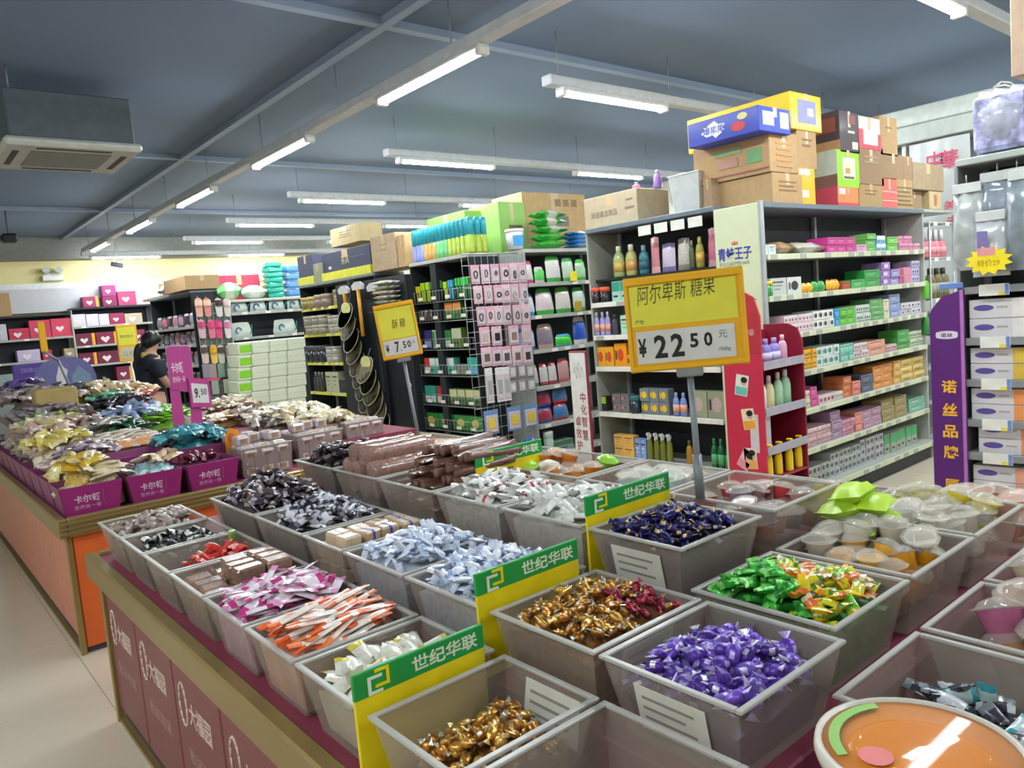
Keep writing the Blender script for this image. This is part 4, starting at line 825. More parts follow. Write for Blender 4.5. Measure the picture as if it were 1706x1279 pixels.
# ------------------------------------------------------------------ cream painted panel
m_cream = mat('d3dcb6', 0.45, noise=.02); m_blue = mat('3a3c9c', 0.5); m_gtx = mat('3f8a4a', 0.5)
t = thing('painted_panel', 'pale green cream panel with blue lettering between shampoo bay and toothpaste gondola', 'panel', tr(0, 0, 0))
part('panel', MB().cbox(4.43, 2.765, .05, 4.462, 3.105, 2.105, m_cream, .004), t); part('metal_edge', MB().cbox(4.425, 2.745, .0, 4.465, 2.765, 2.115, m_post, .003), t)
write('青蛙王子', .255, .085, m_blue, t, FX(4.4285, 2.955, 1.80), .02); write('专注儿童护理100年', .235, .028, mat('8c9488', .5), t, FX(4.4285, 2.96, 1.735), 0)
part('crown', MB().prism([(-.02, 0), (.02, 0), (.026, .026), (.01, .012), (0, .03), (-.01, .012), (-.026, .026)], 0, .001, mat('c86848', .5), FX(4.4289, 2.95, 1.855)), t)
write('草本', .135, .085, m_gtx, t, FX(4.4285, 2.875, 1.47), .0)

# ------------------------------------------------------------------ white standing panel with red vertical lettering
m_wp = mat('dfe0da', 0.5); m_wine = mat('8a2438', 0.5)
t = thing('standing_panel', 'white standing panel with wine red edge and vertical red lettering beside the shampoo bay', 'sign', face((4.36, 4.42, 0), (0, -1, 0), (0, .06, 1)))
part('panel', MB().cbox(-.105, 0, -.006, .105, 1.18, .006, m_wine, .006), t)
part('print_sheet', MB().cbox(-.098, 0, .006, .082, 1.165, .0068, m_wp, .0003), t)
for s, x, y, in (('中', .028, .80), ('化', .028, .70), ('智', .028, .60), ('慧', .028, .49), ('卓', -.045, .60), ('效', -.045, .50), ('护', -.045, .40)): write(s, .06, .085, m_wine, t, Matrix.Translation((x, y, .007)), .01, 'letter')
part('emblem', MB().tube([(-.06 + .012 * k, 1.0 + .05 * math.sin(k * 1.7), .007) for k in range(11)], .003, mat('b8b0a0', .5), n=4).tube([(-.05 + .012 * k, 1.06 + .03 * math.cos(k * 1.3), .007) for k in range(9)], .003, mat('b8b0a0', .5), n=4), t)

# ------------------------------------------------------------------ red floor display
m_rd = mat('c8304c', 0.42, noise=.03); m_rdi = mat('8a1c34', 0.5)
DY0 = 2.45; DX = xat(1276, DY0, .8); DY1 = yat(1212, DX, .8); DW = xat(1343, DY0, .8) - DX
DYC = (DY0 + DY1) / 2; DH = (DY1 - DY0) / 2
t = thing('floor_display', 'red cardboard floor display with taped leaflets standing before the cream panel', 'display stand', tr(0, 0, 0))
part('front_panel', MB().cbox(DX - .012, DY0, 0, DX, DY1, 1.18, m_rd, .003), t)
hd = MB().prism([(-DH, 0), (DH, 0), (DH, .22), (DH - .035, .33), (DH - .09, .36), (-DH, .36)], -.006, .006, mat('b8323e', .45), FX(DX - .006, (DY0 + DY1) / 2, 1.18)); part('header_card', hd, t)
part('rear_panel', MB().prism([(0, 0), (DY1 - DY0, 0), (DY1 - DY0, 1.22), (DY1 - DY0 - .03, 1.30), (DY1 - DY0 - .1, 1.33), (0, 1.33)], 0, .012, m_rdi, face((DX + DW, DY1, 0), (0, -1, 0), (0, 0, 1))), t)
part('inner_wall', MB().cbox(DX, DY1 - .012, 0, DX + DW, DY1, 1.3, m_rdi, .003), t)
m_tr = mat('a8a4b0', 0.4)
for z in (1.10, .83, .60, .30):
    s = part('shelf', MB().cbox(DX, DY0, z - .012, DX + DW, DY1 - .012, z, m_rdi, .002), t); part('clear_lip', MB().cbox(DX + .002, DY0 - .004, z - .015, DX + DW - .002, DY0, z + .035, m_tr, .001), s)
write('華', .09, .08, mat('e8d8d0', .5), t, FX(DX - .0125, DYC + .01, 1.44), .015); write('中', .045, .08, mat('e8d8d0', .5), t, FX(DX - .0125, DYC + .105, 1.44), .015); write('专效护龈', .14, .038, mat('d8b0ac', .5), t, FX(DX - .0125, DYC - .02, 1.31), .0)
def leaflet(y, z, w, h, a, c1, c2, label):
    M = FX(DX - .013, y, z) @ Matrix.Rotation(a, 4, 'Z'); q = thing('leaflet', label, 'leaflet', M, 'leaflets on the red display')
    part('sheet', MB().cbox(-w/2, -h/2, 0, w/2, h/2, .001, cm(c1), .0003), q); part('print_block', MB().cbox(-w/2 + .004, -h/2 + .004, .001, w/2 - .004, -h * .08, .0014, cm(c2), .0002), q)
    part('portrait', MB().prism([(.012 + .020 * math.cos(k * PI / 5), h * .2 + .028 * math.sin(k * PI / 5)) for k in range(10)], .001, .0015, cm('d8b09c')), q)
    part('portrait_hair', MB().prism([(.012 + .022 * math.cos(k * PI / 6), h * .27 + .018 * math.sin(k * PI / 6)) for k in range(12)], .001, .0018, cm('22201f')), q)
leaflet(DYC + .01, 1.00, .085, .125, -.16, 'dfe4d8', '6cc0b0', 'white and mint leaflet taped highest on the red display')
leaflet(DYC - .025, .80, .085, .125, .14, 'f0e0b8', 'f0a840', 'yellow orange leaflet taped in the middle of the red display')
leaflet(DYC + .01, .555, .08, .12, -.5, 'ecc8b8', 'e898a0', 'pink leaflet taped askew under the lowest orange leaflet'); leaflet(DYC - .025, .565, .085, .125, .06, 'f0dcc8', 'f0b060', 'lowest orange leaflet taped over the pink one')
rd = lambda z, px0, px1, n, h, desc, mk, name, w: run('y', DY0, z, px0, px1, n, 1, h, name, desc, 'bottle', w + ' shelf of the red display', mk, d=.07, inset=.05)
rd(1.10, 1281, 1310, 2, .16, 'violet', B_('8478c0', '9c90d0', 'c8bce0'), 'lotion_bottle', 'upper'); rd(1.10, 1311, 1322, 1, .17, 'pink', B_('d8a0b8', 'e0b4c8'), 'lotion_bottle', 'upper'); rd(1.10, 1268, 1280, 1, .17, 'orange', B_('e87830', 'f0a060', 'e8e0d8'), 'lotion_bottle', 'upper')
rd(.83, 1273, 1288, 1, .22, 'white blue capped', B_('d8d4cc', '6c78a8'), 'wash_bottle', 'middle'); rd(.83, 1289, 1302, 1, .21, 'cream yellow', B_('dcd0a0', 'b8b4b0'), 'wash_bottle', 'middle'); rd(.83, 1303, 1315, 1, .22, 'pale green', B_('a8d0a8', 'b4b4b8'), 'wash_bottle', 'middle'); rd(.83, 1316, 1329, 1, .23, 'soft green', B_('98c8a4', 'b4b8b8'), 'wash_bottle', 'middle')
run('y', DY0, .60, 1275, 1296, 1, 1, .23, 'white_carton', 'plain white', 'carton', 'third shelf of the red display', C_('d0ccd0'), d=.06, inset=.03)
run('y', DY0, .44, 1281, 1347, 4, 1, .20, 'pump_bottle', 'yellow', 'bottle', 'lowest level of the red display', lambda w, d, h: pump(.03, h, 'f0cc20', 'f0d428'), d=.06, inset=.03)
t_ = [o for o in bpy.data.objects if o.name.startswith('floor_display')][0]; part('shelf', MB().cbox(DX, DY0, .428, DX + DW, DY1 - .012, .44, m_rdi, .002), t_)

# ------------------------------------------------------------------ cartons stored on top of the gondolas
def shipping(w, d, h, M, label, base, side_print=None, front_print=None, name='shipping_carton', cat='carton', group=None, flaps=False):
    """a closed carton: front faces -y, x right, origin at the lower left front corner"""
    t = thing(name, label, cat, M, group); mb = base if not isinstance(base, str) else mat(base, .6, noise=.05, coat=.1)
    part('box', MB().cbox(0, 0, 0, w, d, h, mb, .004), t)
    part('tape', MB().box(w * .44, -.0006, h * .62, w * .56, d + .0006, h + .0008, m_tape), t)
    part('lid_seam', MB().box(-.0005, d * .5 - .001, h - .0002, w + .0005, d * .5 + .001, h + .0010, mat('6c5640', .8)), t)
    if front_print: front_print(t, FY(w/2, -.0006, h/2), w, h)
    if side_print: side_print(t, FX(-.0006, d/2, h/2), d, h)
    return t
def patch(t, M, x0, x1, y0, y1, c, nm='print'):
    part(nm, MB().box(x0, y0, 0, x1, y1, .0009 + .0004 * len(t.children), c if not isinstance(c, str) else mat(c, .55)), t, M)
def lines(c, n=4, f=.5):
    def go(t, M, w, h):
        for k in range(n): patch(t, M, -w * f/2, w * f/2 * (1 - .3 * (k % 2)), h * (.2 - .14 * k), h * (.2 - .14 * k) + h * .045, c, 'print_line')
    return go
def box_px(pl, pr, pt, pb, y, depth, label, base, z=None, **k):
    """a carton whose front (facing -y, in plane y) shows between these columns and rows"""
    a = P(pl, pb, y=y); b = P(pr, pt, y=y); z0 = a.z if z is None else z
    return shipping(b.x - a.x, depth, max(.04, b.z - z0), tr(a.x, y, z0), label, base, **k)
ZT = 2.107
def splash(t, M, w, h):
    vs = [((.13 + .06 * ((i * 7) % 5) / 4) * w * math.cos(2*PI*i/22) - w * .12, (.2 + .16 * ((i * 3) % 4) / 3) * h * math.sin(2*PI*i/22)) for i in range(22)]
    part('print', MB().prism(vs, 0, .0006, mat('e6eaf4', .5)), t, M); write('爆浆果', w * .30, h * .3, mat('3848a8', .5), t, M @ Matrix.Translation((-w * .12, 0, .0007)), .01)
    part('print', MB().prism([(w * .22 + .10 * w * math.cos(k), -.12 * h + .2 * h * math.sin(k)) for k in [2*PI*i/9 for i in range(9)]], 0, .0008, mat('c84040', .5)), t, M)
    part('print', MB().prism([(w * .28 + .07 * w * math.cos(k), .25 * h + .14 * h * math.sin(k)) for k in [2*PI*i/9 for i in range(9)]], 0, .0008, mat('d8d890', .5)), t, M)
def white_label(t, M, w, h): patch(t, M, w * .15, w * .42, -h * .3, h * .35, 'dfe4ec', 'paper_label'); patch(t, M, -w * .4, -w * .05, -h * .25, h * .3, 'b8c0e8')
def green_print(t, M, w, h):
    patch(t, M, -w * .2, w * .15, h * .12, h * .3, '8c9c70'); patch(t, M, w * .22, w * .4, -h * .2, h * .15, '6c9c68'); patch(t, M, -w * .15, w * .1, -h * .2, h * .02, 'b08878'); patch(t, M, -w * .49, w * .49, -h * .40, -h * .36, '9c5c54')
z = ZT
a_ = box_px(1289, 1336, 291, 344, 2.78, .62, 'plain brown carton at the near bottom corner of the carton pile', m_card, z=ZT, front_print=lines('8c7048', 3, .6))
g1 = P(1336, 291, y=2.78).z + .003
box_px(1284, 1328, 224, 290, 2.78, .60, 'brown carton with faded green print below the blue snack box', m_card, z=g1, side_print=green_print, front_print=lines('c88c50', 5, .55))
g2 = P(1284, 224, y=2.78).z + .003
box_px(1266, 1316, 184, 224, 2.74, .55, 'blue snack box with white splash print on the carton pile', '3c4cb0', z=g2, side_print=splash, front_print=white_label)
box_px(1331, 1357, 281, 346, 2.80, .5, 'yellow carton with white label between two brown cartons', 'f0b420', z=ZT, front_print=lambda t, M, w, h: (patch(t, M, -w * .42, w * .2, h * .3, h * .46, 'e8e0d0', 'paper_label'), patch(t, M, -w * .4, w * .1, -h * .3, -h * .1, 'f4e8b8')))
g3 = P(1331, 281, y=2.80).z + .003
box_px(1330, 1359, 217, 279, 2.80, .5, 'brown carton right under the yellow box with blue picture', m_card, z=g3, front_print=lines('7c6040', 2, .5))
g4 = P(1330, 217, y=2.80).z + .003
box_px(1319, 1367, 162, 214, 2.79, .85, 'yellow box with blue picture label topmost of the carton pile', 'f2c42c', z=g4, front_print=lambda t, M, w, h: (patch(t, M, -w * .28, w * .3, -h * .3, h * .32, '8c90d0', 'picture_label'), patch(t, M, w * .02, w * .22, -.1 * h, .12 * h, 'dfe0f4')))
box_px(1397, 1430, 312, 351, 2.80, .5, 'orange and crimson carton under the lime green box', 'dc8a50', z=ZT, side_print=lambda t, M, w, h: (patch(t, M, -w * .5, w * .5, -h * .5, h * .5, 'b44454'), patch(t, M, -w * .4, 0, -h * .3, h * .25, '34304c')), front_print=lambda t, M, w, h: (patch(t, M, -w * .45, -w * .15, h * .1, h * .4, 'd8d0c8', 'paper_label'), patch(t, M, -w * .5, w * .5, -h * .5, -h * .3, 'c84c4c')))
g5 = P(1397, 312, y=2.80).z + .003
box_px(1396, 1431, 253, 311, 2.80, .55, 'lime green fronted noodle carton with white picture label', '98d82c', z=g5, side_print=lambda t, M, w, h: (patch(t, M, -w * .5, w * .5, -h * .15, h * .5, 'b0b8a8'), patch(t, M, -w * .5, w * .5, -h * .5, -h * .15, '78564c'), patch(t, M, -w * .3, 0, -h * .2, h * .3, 'd0a070')), front_print=lambda t, M, w, h: (patch(t, M, -w * .28, w * .28, -h * .28, h * .3, 'd8dcc0', 'picture_label'), patch(t, M, -w * .15, w * .05, -h * .12, h * .02, 'c8903c'), patch(t, M, -w * .22, w * .22, -h * .26, -h * .2, '5c5c3c')))
g6 = P(1396, 253, y=2.80).z + .003
box_px(1400, 1430, 189, 251, 2.80, .55, 'dark brown carton with a noodle picture above the lime green one', '423438', z=g6, side_print=lambda t, M, w, h: (patch(t, M, -w * .4, w * .45, h * .0, h * .35, '7c4438'), patch(t, M, -w * .5, w * .5, -h * .45, -h * .2, 'a8805c')), front_print=lambda t, M, w, h: (patch(t, M, w * .0, w * .3, h * .2, h * .42, '8c3c40'), patch(t, M, -w * .1, w * .25, -h * .02, h * .04, 'd8d0c8'), patch(t, M, w * .1, w * .4, -h * .4, -h * .22, 'd0ccc4')))
box_px(1433, 1470, 308, 352, 2.80, .5, 'small brown carton left of the coral red carton', m_card, z=ZT, front_print=lines('8c7048', 2, .5))
g7 = P(1433, 308, y=2.80).z + .003
box_px(1432, 1471, 247, 307, 2.80, .5, 'brown carton under the red and white box', m_card2, z=g7, front_print=lines('a48c64', 2, .6))
g8 = P(1432, 247, y=2.80).z + .003
box_px(1431, 1466, 199, 246, 2.80, .5, 'white box with red corner on the carton pile', 'd8d6d2', z=g8, front_print=lambda t, M, w, h: (patch(t, M, -w * .5, -w * .3, -h * .5, h * .1, 'd83c4c'), patch(t, M, -w * .5, w * .5, -h * .5, -h * .36, 'd83c4c'), patch(t, M, w * .38, w * .5, -h * .5, h * 0, 'd83c4c')))
box_px(1471, 1494, 299, 353, 2.80, .5, 'coral red carton between two brown cartons', 'd86860', z=ZT, front_print=lambda t, M, w, h: (patch(t, M, -w * .5, w * .5, h * .05, h * .08, 'e8c0b0', 'strap'), patch(t, M, -w * .5, w * .5, -h * .25, -h * .22, 'e8c0b0', 'strap')))
box_px(1495, 1520, 300, 353, 2.80, .5, 'ribbed brown carton at the far end of the carton pile', m_card, z=ZT, front_print=lines('7c6848', 5, .9))
g9 = P(1495, 299, y=2.80).z + .003
box_px(1472, 1505, 259, 298, 2.80, .5, 'flat brown carton lying over the coral red one', m_card2, z=g9); box_px(1506, 1520, 262, 298, 2.80, .5, 'narrow brown carton at the end of the second layer', m_card2, z=g9)
g10 = P(1472, 259, y=2.80).z + .003
box_px(1467, 1494, 198, 258, 2.80, .4, 'tall tan carton standing beside the red and white box', m_card, z=g10, front_print=lines('8c7048', 1, .3))
# cartons on the shampoo end bay
def box_x(py_l, py_r, pt, x, depth, z, label, base, ptx=None, **k):
    """a carton whose long face (facing -x, in plane x) runs between these two columns"""
    a, b = yat(py_l, x, z + .1), yat(py_r, x, z + .1); h = P(ptx or py_r, pt, x=x).z - z
    return shipping(a - b, depth, h, tr(x, a, z, RX), label, base, **k)
z3 = 2.14
box_x(974, 1062, 312, 4.55, .38, z3, 'long pale brown carton with dark lettering on the shampoo end bay', mat('b8a88c', .7), front_print=lambda t, M, w, h: (write('沐浴清洁用品', w * .5, h * .2, mat('6c6458', .6), t, M @ Matrix.Translation((-w * .12, -.02, 0)), .0), patch(t, M, w * .28, w * .44, -h * .05, h * .0, '7c7468'), patch(t, M, w * .3, w * .42, h * .2, h * .24, '7c7468')))
t = thing('storage_bin', 'pale grey open storage bin between two cartons on the shampoo end bay', 'bin', tr(4.72, 3.45, z3))
part('bin_wall', MB().lathe([(.15, 0), (.19, .27), (.20, .275), (.195, .28), (.185, .27), (.145, .004), (.0005, .004)], 4, mat('c0c4c0', .45), T=Matrix.Rotation(PI/4, 4, 'Z'), smooth=False), t)
for k, (x, y, c, nm, lb) in enumerate([(4.70, 3.52, 'd8d0a0', 'cream_bag', 'cream bag sticking out of the grey storage bin'), (4.72, 3.42, 'c8bc90', 'tan_bag', 'tan bag at the back of the grey storage bin')]): tag(place(nm, bagflat(.14, .1, .07, c, seed=k), None, tr(x, y, z3 + .27, .3 * k)), lb, 'bag')
for k, (x, y, c, nm, lb) in enumerate([(4.78, 4.05, 'd86c90', 'pink_bottle', 'pink bottle lying on the pale brown carton'), (4.80, 3.85, '9c78c8', 'purple_bottle', 'purple bottle standing on the pale brown carton')]): tag(place(nm, bottle(.04, .14 if k else .08, c, 'c8b8dc'), None, tr(x, y, P(1062, 312, x=4.55).z + .004)), lb, 'bottle')
box_x(1172, 1186, 296, 4.55, .3, z3, 'brown carton end beside the grey storage bin', m_card2)

# ------------------------------------------------------------------ detergent gondola: wire basket end and detergent shelves
NX, NY0, NY1 = 4.45, 5.90, 6.92
m_wire = mat('b8bcb8', .35, .6, noise=0); m_baskt = mat('3c4a44', .5)
ez = [1.71, 1.51, 1.22, .95, .64, .38]
eb2 = bay('end_bay_shelf', 'dark end bay with wire baskets of brushes and toothbrushes on the detergent gondola', tr(NX, NY1, 0, RX), NY1 - NY0, .36, 2.09, [], base=.12, cards=(0, m_wcard), side=m_dark, back=mat('20262a', .6), topm=m_shelf)
for i, z in enumerate(ez):
    b = part('wire_basket', MB(), eb2); g = MB(); w = NY1 - NY0
    for zz in (z - .015, z + .10): g.cyl((0, 0, zz), (w, 0, zz), .003, m_wire, n=4)
    for k in range(18): g.cyl((w * (k + .5) / 18, 0, z - .015), (w * (k + .5) / 18, 0, z + .10), .0018, m_wire, n=4)
    g.box(0, .0, z - .02, w, .33, z - .012, m_baskt); b.data = g.mesh('wire_basket')
    for k in range(4): part('price_card', pcard(m_wcard), b, tr(w * (.14 + .24 * k), -.004, z + .03))
def nb(i, px0, px1, n, layers, h, desc, mk, name, cat='pack', d=.08): run('x', NX, ez[i], px0, px1, n, layers, h, name, desc, cat, ['top', 'second', 'third', 'fourth', 'fifth', 'lowest'][i] + ' wire basket', mk, d=d, inset=.03)
brush = lambda c, c2: (lambda w, d, h: MB().cbox(-w * .2, .01, 0, w * .2, .025, h * .6, cm(c), .003).cbox(-w * .36, 0, h * .6, w * .36, .03, h, cm(c2), .004))
nb(0, 682, 694, 3, 1, .17, 'yellow', brush('e0d020', 'd8c818'), 'scrub_brush', 'brush'); nb(0, 695, 711, 4, 1, .2, 'lime', brush('b8d820', 'a8d028'), 'scrub_brush', 'brush'); nb(0, 712, 722, 2, 1, .2, 'azure', brush('3c98d8', '2c90d8'), 'scrub_brush', 'brush'); nb(0, 724, 730, 1, 1, .2, 'green', brush('58b848', '48a848'), 'scrub_brush', 'brush'); nb(0, 732, 740, 2, 1, .18, 'bright lime', brush('c8dc20', 'b8d820'), 'scrub_brush', 'brush'); nb(0, 741, 750, 2, 1, .19, 'sky blue', brush('5cb0e0', '48a8e0'), 'scrub_brush', 'brush'); nb(0, 752, 776, 5, 1, .2, 'leaf green', brush('3c9848', '48c858'), 'scrub_brush', 'brush')
nb(1, 690, 712, 3, 1, .12, 'dark brown', PO_('443c38', '6c5c50', s=3), 'sponge_pack'); nb(1, 715, 733, 2, 1, .14, 'olive brown', PO_('5c5440', '988c5c', s=4), 'sponge_pack'); nb(1, 736, 764, 2, 1, .17, 'green orange', C_('487c3c', 'd89050', 'two'), 'sponge_carton')
nb(2, 703, 714, 1, 1, .19, 'navy', C_('2c2c68', '8c90c8', 'band'), 'glove_carton'); nb(2, 716, 730, 1, 1, .19, 'white green', C_('c8d0b8', '3c8c48', 'split'), 'glove_carton'); nb(2, 731, 746, 1, 1, .18, 'green', C_('3c8448', 'c8d8c0', 'band'), 'glove_carton'); nb(2, 747, 764, 1, 1, .2, 'leafy', C_('5c7c3c', 'c0c8a0', 'two'), 'glove_carton')
nb(3, 702, 712, 1, 1, .17, 'red edged', C_('c84838', 'e8e0d8', 'band'), 'brush_pack'); nb(3, 712, 752, 4, 1, .17, 'mint and white', C_('50b498', 'dce4dc', 'two', ), 'brush_pack'); nb(3, 753, 772, 3, 1, .1, 'grey', C_('98a094', '50584c', 'bars'), 'brush_pack'); nb(3, 774, 796, 1, 1, .17, 'turquoise', C_('38b0a0', '78b8e0', 'band'), 'brush_pack')
nb(4, 697, 722, 3, 1, .18, 'aqua green', C_('309c84', 'd0d8d0', 'band'), 'toothbrush_pack'); nb(4, 724, 731, 1, 1, .18, 'red', C_('c02c38', 'e0d0c8', 'band'), 'toothbrush_pack'); nb(4, 732, 798, 5, 1, .16, 'cream green', C_('547c48', 'd8d4a0', 'two'), 'toothbrush_pack')
nb(5, 703, 750, 2, 1, .15, 'forest green', C_('2c8038', 'd8b448', 'logo'), 'soap_carton'); nb(5, 752, 800, 2, 1, .15, 'grass green', C_('328a3c', 'c8c050', 'logo'), 'soap_carton')
tag(place('pink_ball', MB().lathe([(.001, -.045), (.03, -.035), (.045, 0), (.03, .035), (.004, .045), (.002, .09)], 12, cm('e098b0')), None, tr(4.40, 7.02, .84)), 'pink bath puff hanging beside the wire baskets', 'bath puff')
# -y side: detergent shelves
dy = 5.50; dz_ = [1.79, 1.48, 1.15, .79, .42]
bay('gondola_shelf', 'grey detergent gondola behind the wire grid of pink accessory packs', tr(4.83, dy, 0), 2.2, .40, 2.08, dz_, base=.12, seams=2, cards=(6, m_wcard), strip=m_strip_g, topm=m_shelf, side=mat('9ca29c', .5))
part('core', MB().box(.36, 0, 0, .46, .95, 2.08, m_dark), eb2, Matrix.Identity(4))
dw = lambda i: ['top', 'second', 'third', 'fourth', 'lowest'][i] + ' detergent shelf'
def dt(i, px0, px1, n, layers, h, desc, mk, name='detergent_bag', cat='bag', d=.12): run('y', dy, dz_[i], px0, px1, n, layers, h, name, desc, cat, dw(i), mk, d=d, inset=.03)
dt(0, 876, 897, 1, 1, .22, 'white and pink', PO_('dcdcd4', 'd85c80', s=1, t=.08)); dt(0, 898, 916, 1, 1, .16, 'bright green', PO_('58c858', 'e8d0d8', s=2, t=.08)); dt(0, 917, 944, 1, 1, .26, 'white with pink corner', PO_('e0dcd8', '48b048', s=3, t=.09)); dt(0, 945, 966, 1, 1, .24, 'mint white', PO_('c8dccc', '58b868', s=4, t=.08)); dt(0, 967, 984, 1, 1, .22, 'pale green', PO_('a8d8a8', '58c048', s=5, t=.08))
dt(1, 874, 899, 1, 1, .22, 'white and blue', PO_('d0dce4', '3c8cc8', s=6, t=.09)); dt(1, 901, 931, 1, 1, .26, 'white pink and green', PO_('e0d0d4', '3cb03c', s=7, t=.10)); dt(1, 933, 960, 1, 1, .26, 'pinkish green', PO_('dcd4cc', '48b040', s=8, t=.09)); dt(1, 962, 984, 1, 1, .25, 'green tipped', PO_('c8d8c8', '48b848', s=9, t=.09))
dt(2, 872, 902, 1, 1, .22, 'blue white', PO_('b8d0e8', '2c68a8', s=10, t=.09)); dt(2, 903, 932, 1, 1, .24, 'mauve', PO_('8c7c8c', 'c8a898', s=11, t=.08)); dt(2, 934, 962, 1, 1, .12, 'vivid green', PO_('38c838', '58b8d8', s=12, t=.08)); dt(2, 964, 986, 1, 1, .28, 'royal blue', PO_('2c58c0', 'e8e0e8', s=13, t=.09))
dt(3, 888, 906, 1, 1, .22, 'rose green', PO_('d0c0c0', '48a048', s=14, t=.08)); dt(3, 907, 936, 2, 1, .22, 'red and white', PO_('c8c4c0', 'b83848', s=15, t=.08)); dt(3, 938, 958, 1, 1, .24, 'salmon grey', PO_('c89898', 'd86468', s=16, t=.08))
dt(4, 884, 904, 1, 1, .22, 'deep green', PO_('3c7c4c', '5c9c68', s=17, t=.08)); dt(4, 905, 930, 1, 2, .16, 'crimson', PO_('a83050', '3c58a8', s=18, t=.08)); dt(4, 931, 956, 1, 2, .17, 'blue and red', PO_('3c78b0', 'c83850', s=19, t=.09))
run('y', dy, .122, 880, 908, 1, 1, .2, 'detergent_bag', 'cobalt', 'bag', 'bottom deck of the detergent gondola', PO_('2c50b0', '5890d8', s=20, t=.09), d=.12); run('y', dy, .122, 910, 924, 1, 1, .22, 'bucket', 'pale green', 'bucket', 'bottom deck of the detergent gondola', J_('b8ccb8', 'd0dcd0'), d=.12); run('y', dy, .122, 926, 958, 1, 1, .1, 'food_box', 'clear green', 'box', 'bottom deck of the detergent gondola', C_('8ca49c', '4c7c5c', 'two'), d=.12)
for k, (px, py) in enumerate(((957, 459), (965, 509))):
    q = P(px, py, y=5.46); M = FY(q.x, 5.475, q.z)
    tag(place('sale_card', MB().prism([(-.045, -.05), (.045, -.05), (.052, .0), (.045, .045), (-.045, .045), (-.052, 0)], 0, .003, m_ycard if k == 0 else mat('b89828', .5)), None, M), ['bright yellow sale card hanging under the top detergent shelf', 'mustard sale card hanging under the second detergent shelf'][k], 'card')
# wire grid with hanging packs
gy = 5.44; gxa, gxb = xat(778, gy, 1.6), xat(872, gy, 1.6)
t = thing('wire_grid', 'white wire grid panel with hanging pink accessory packs at the gondola corner', 'rack', tr(0, 0, 0)); g = MB()
for k in range(10): x = gxa + (gxb - gxa) * k / 9; g.cyl((x, gy + .02, .30), (x, gy + .02, 2.07), .0025, m_wire, n=4)
for k in range(19): z = .30 + (2.07 - .30) * k / 18; g.cyl((gxa, gy + .022, z), (gxb, gy + .022, z), .0025, m_wire, n=4)
part('stand_leg', MB().cyl((gxa, gy + .02, 0), (gxa, gy + .02, .32), .008, m_wire), t); part('stand_leg', MB().cyl((gxb, gy + .02, 0), (gxb, gy + .02, .32), .008, m_wire), t); part('wire_mesh', g, t); part('top_bar', MB().cyl((gxa, gy + .02, 2.075), (gxb, gy + .02, 2.075), .006, m_wire), t)
def hang(px, pyt, pyb, w, y, c, inner, seed, label, name='accessory_pack', shape='ring'):
    a = P(px, pyt, y=y); b = P(px, pyb, y=y); h = a.z - b.z; q = thing(name, label, 'accessory', FY(a.x, y, b.z + h / 2), 'packs hanging on the wire grid')
    part('card', MB().cbox(-w/2, -h/2, 0, w/2, h/2, .004, cm(c), .001), q); part('film', MB().cbox(-w * .42, -h * .42, .004, w * .42, h * .3, .012, film('c8bcc0', .05, .15), .004), q)
    if shape == 'ring':
        g = MB(); r5 = random.Random(seed * 13 + int(px)); ka, kb, ox, oy = r5.uniform(.12, .24), r5.uniform(.09, .2), r5.uniform(-.08, .08), r5.uniform(-.12, .02); th = r5.uniform(.004, .009)
        q5 = [(w*(ox + ka*math.cos(2*PI*k/12)*(1 + .2*math.sin(6*PI*k/12 + seed))), h*(oy + kb*math.sin(2*PI*k/12)), .014) for k in range(13)]
        g.tube(q5, th, cm(inner), n=5)
        part('hair_ring', g, q)
    else: part('insert', MB().cbox(-w*.25, -h*.25, .012, w*.25, h*.15, .016, cm(inner), .003), q)
    part('peg', MB().cyl((0, h * .42, 0), (0, h * .42, .03), .002, m_wire, n=5), q)
rowsg = [(441, 473, [790, 807, 823, 839, 854, 868]), (476, 506, [795, 812, 828, 842, 856, 871]), (511, 543, [800, 815, 829, 843, 860, 875]), (545, 577, [806, 826, 854, 876]), (579, 611, [809, 826, 842, 860, 877])]
inn = ['3c3034', '8c7468', '4c4c50', 'b8a8a0', '6c5448', '2c2428']; rr = random.Random(5)
for r, (a, b, xs) in enumerate(rowsg):
    for i, px in enumerate(xs):
        sl = -(px - 795) * .05
        hang(px, a + sl, b + sl, (.098 if r < 3 else .118), gy - .01 - .004 * (i % 2), ['d8a0b0', 'e0b4c0', 'd0a4b4'][(i + r) % 3], inn[(i * 2 + r) % 6], i, f'pink accessory pack, {ORD[i]} from left in the {ORD[r]} row of the wire grid', shape='ring' if r < 3 else 'insert')
for i, px in enumerate((813, 830, 842)): hang(px, 613 - i, 672 - 2 * i, .085, gy - .012, 'd8d8d4', '9ca0a0', i, f'long white hair clip card, {ORD[i]} from left under the pink packs', 'clip_card', 'bar')
for i, (px, a, b) in enumerate([(853, 608, 630), (868, 606, 628), (882, 606, 628), (853, 634, 655), (869, 632, 652), (884, 630, 650)]): hang(px, a, b, .085, gy - .012, '8c8c88', 'c8c8c4', i, f'small silver grey pack, {ORD[i % 3]} from left in the {"upper" if i < 3 else "lower"} row beside the clip cards', 'clip_pack', 'bar')
for i, (px, a, b) in enumerate([(817, 683, 724), (855, 677, 717), (882, 673, 712)]): hang(px, a, b, .165, gy - .012, '6c8cbc', 'd8c048', i, f'blue card of yellow pegs, {ORD[i]} from left at the foot of the wire grid', 'peg_card', 'bar')
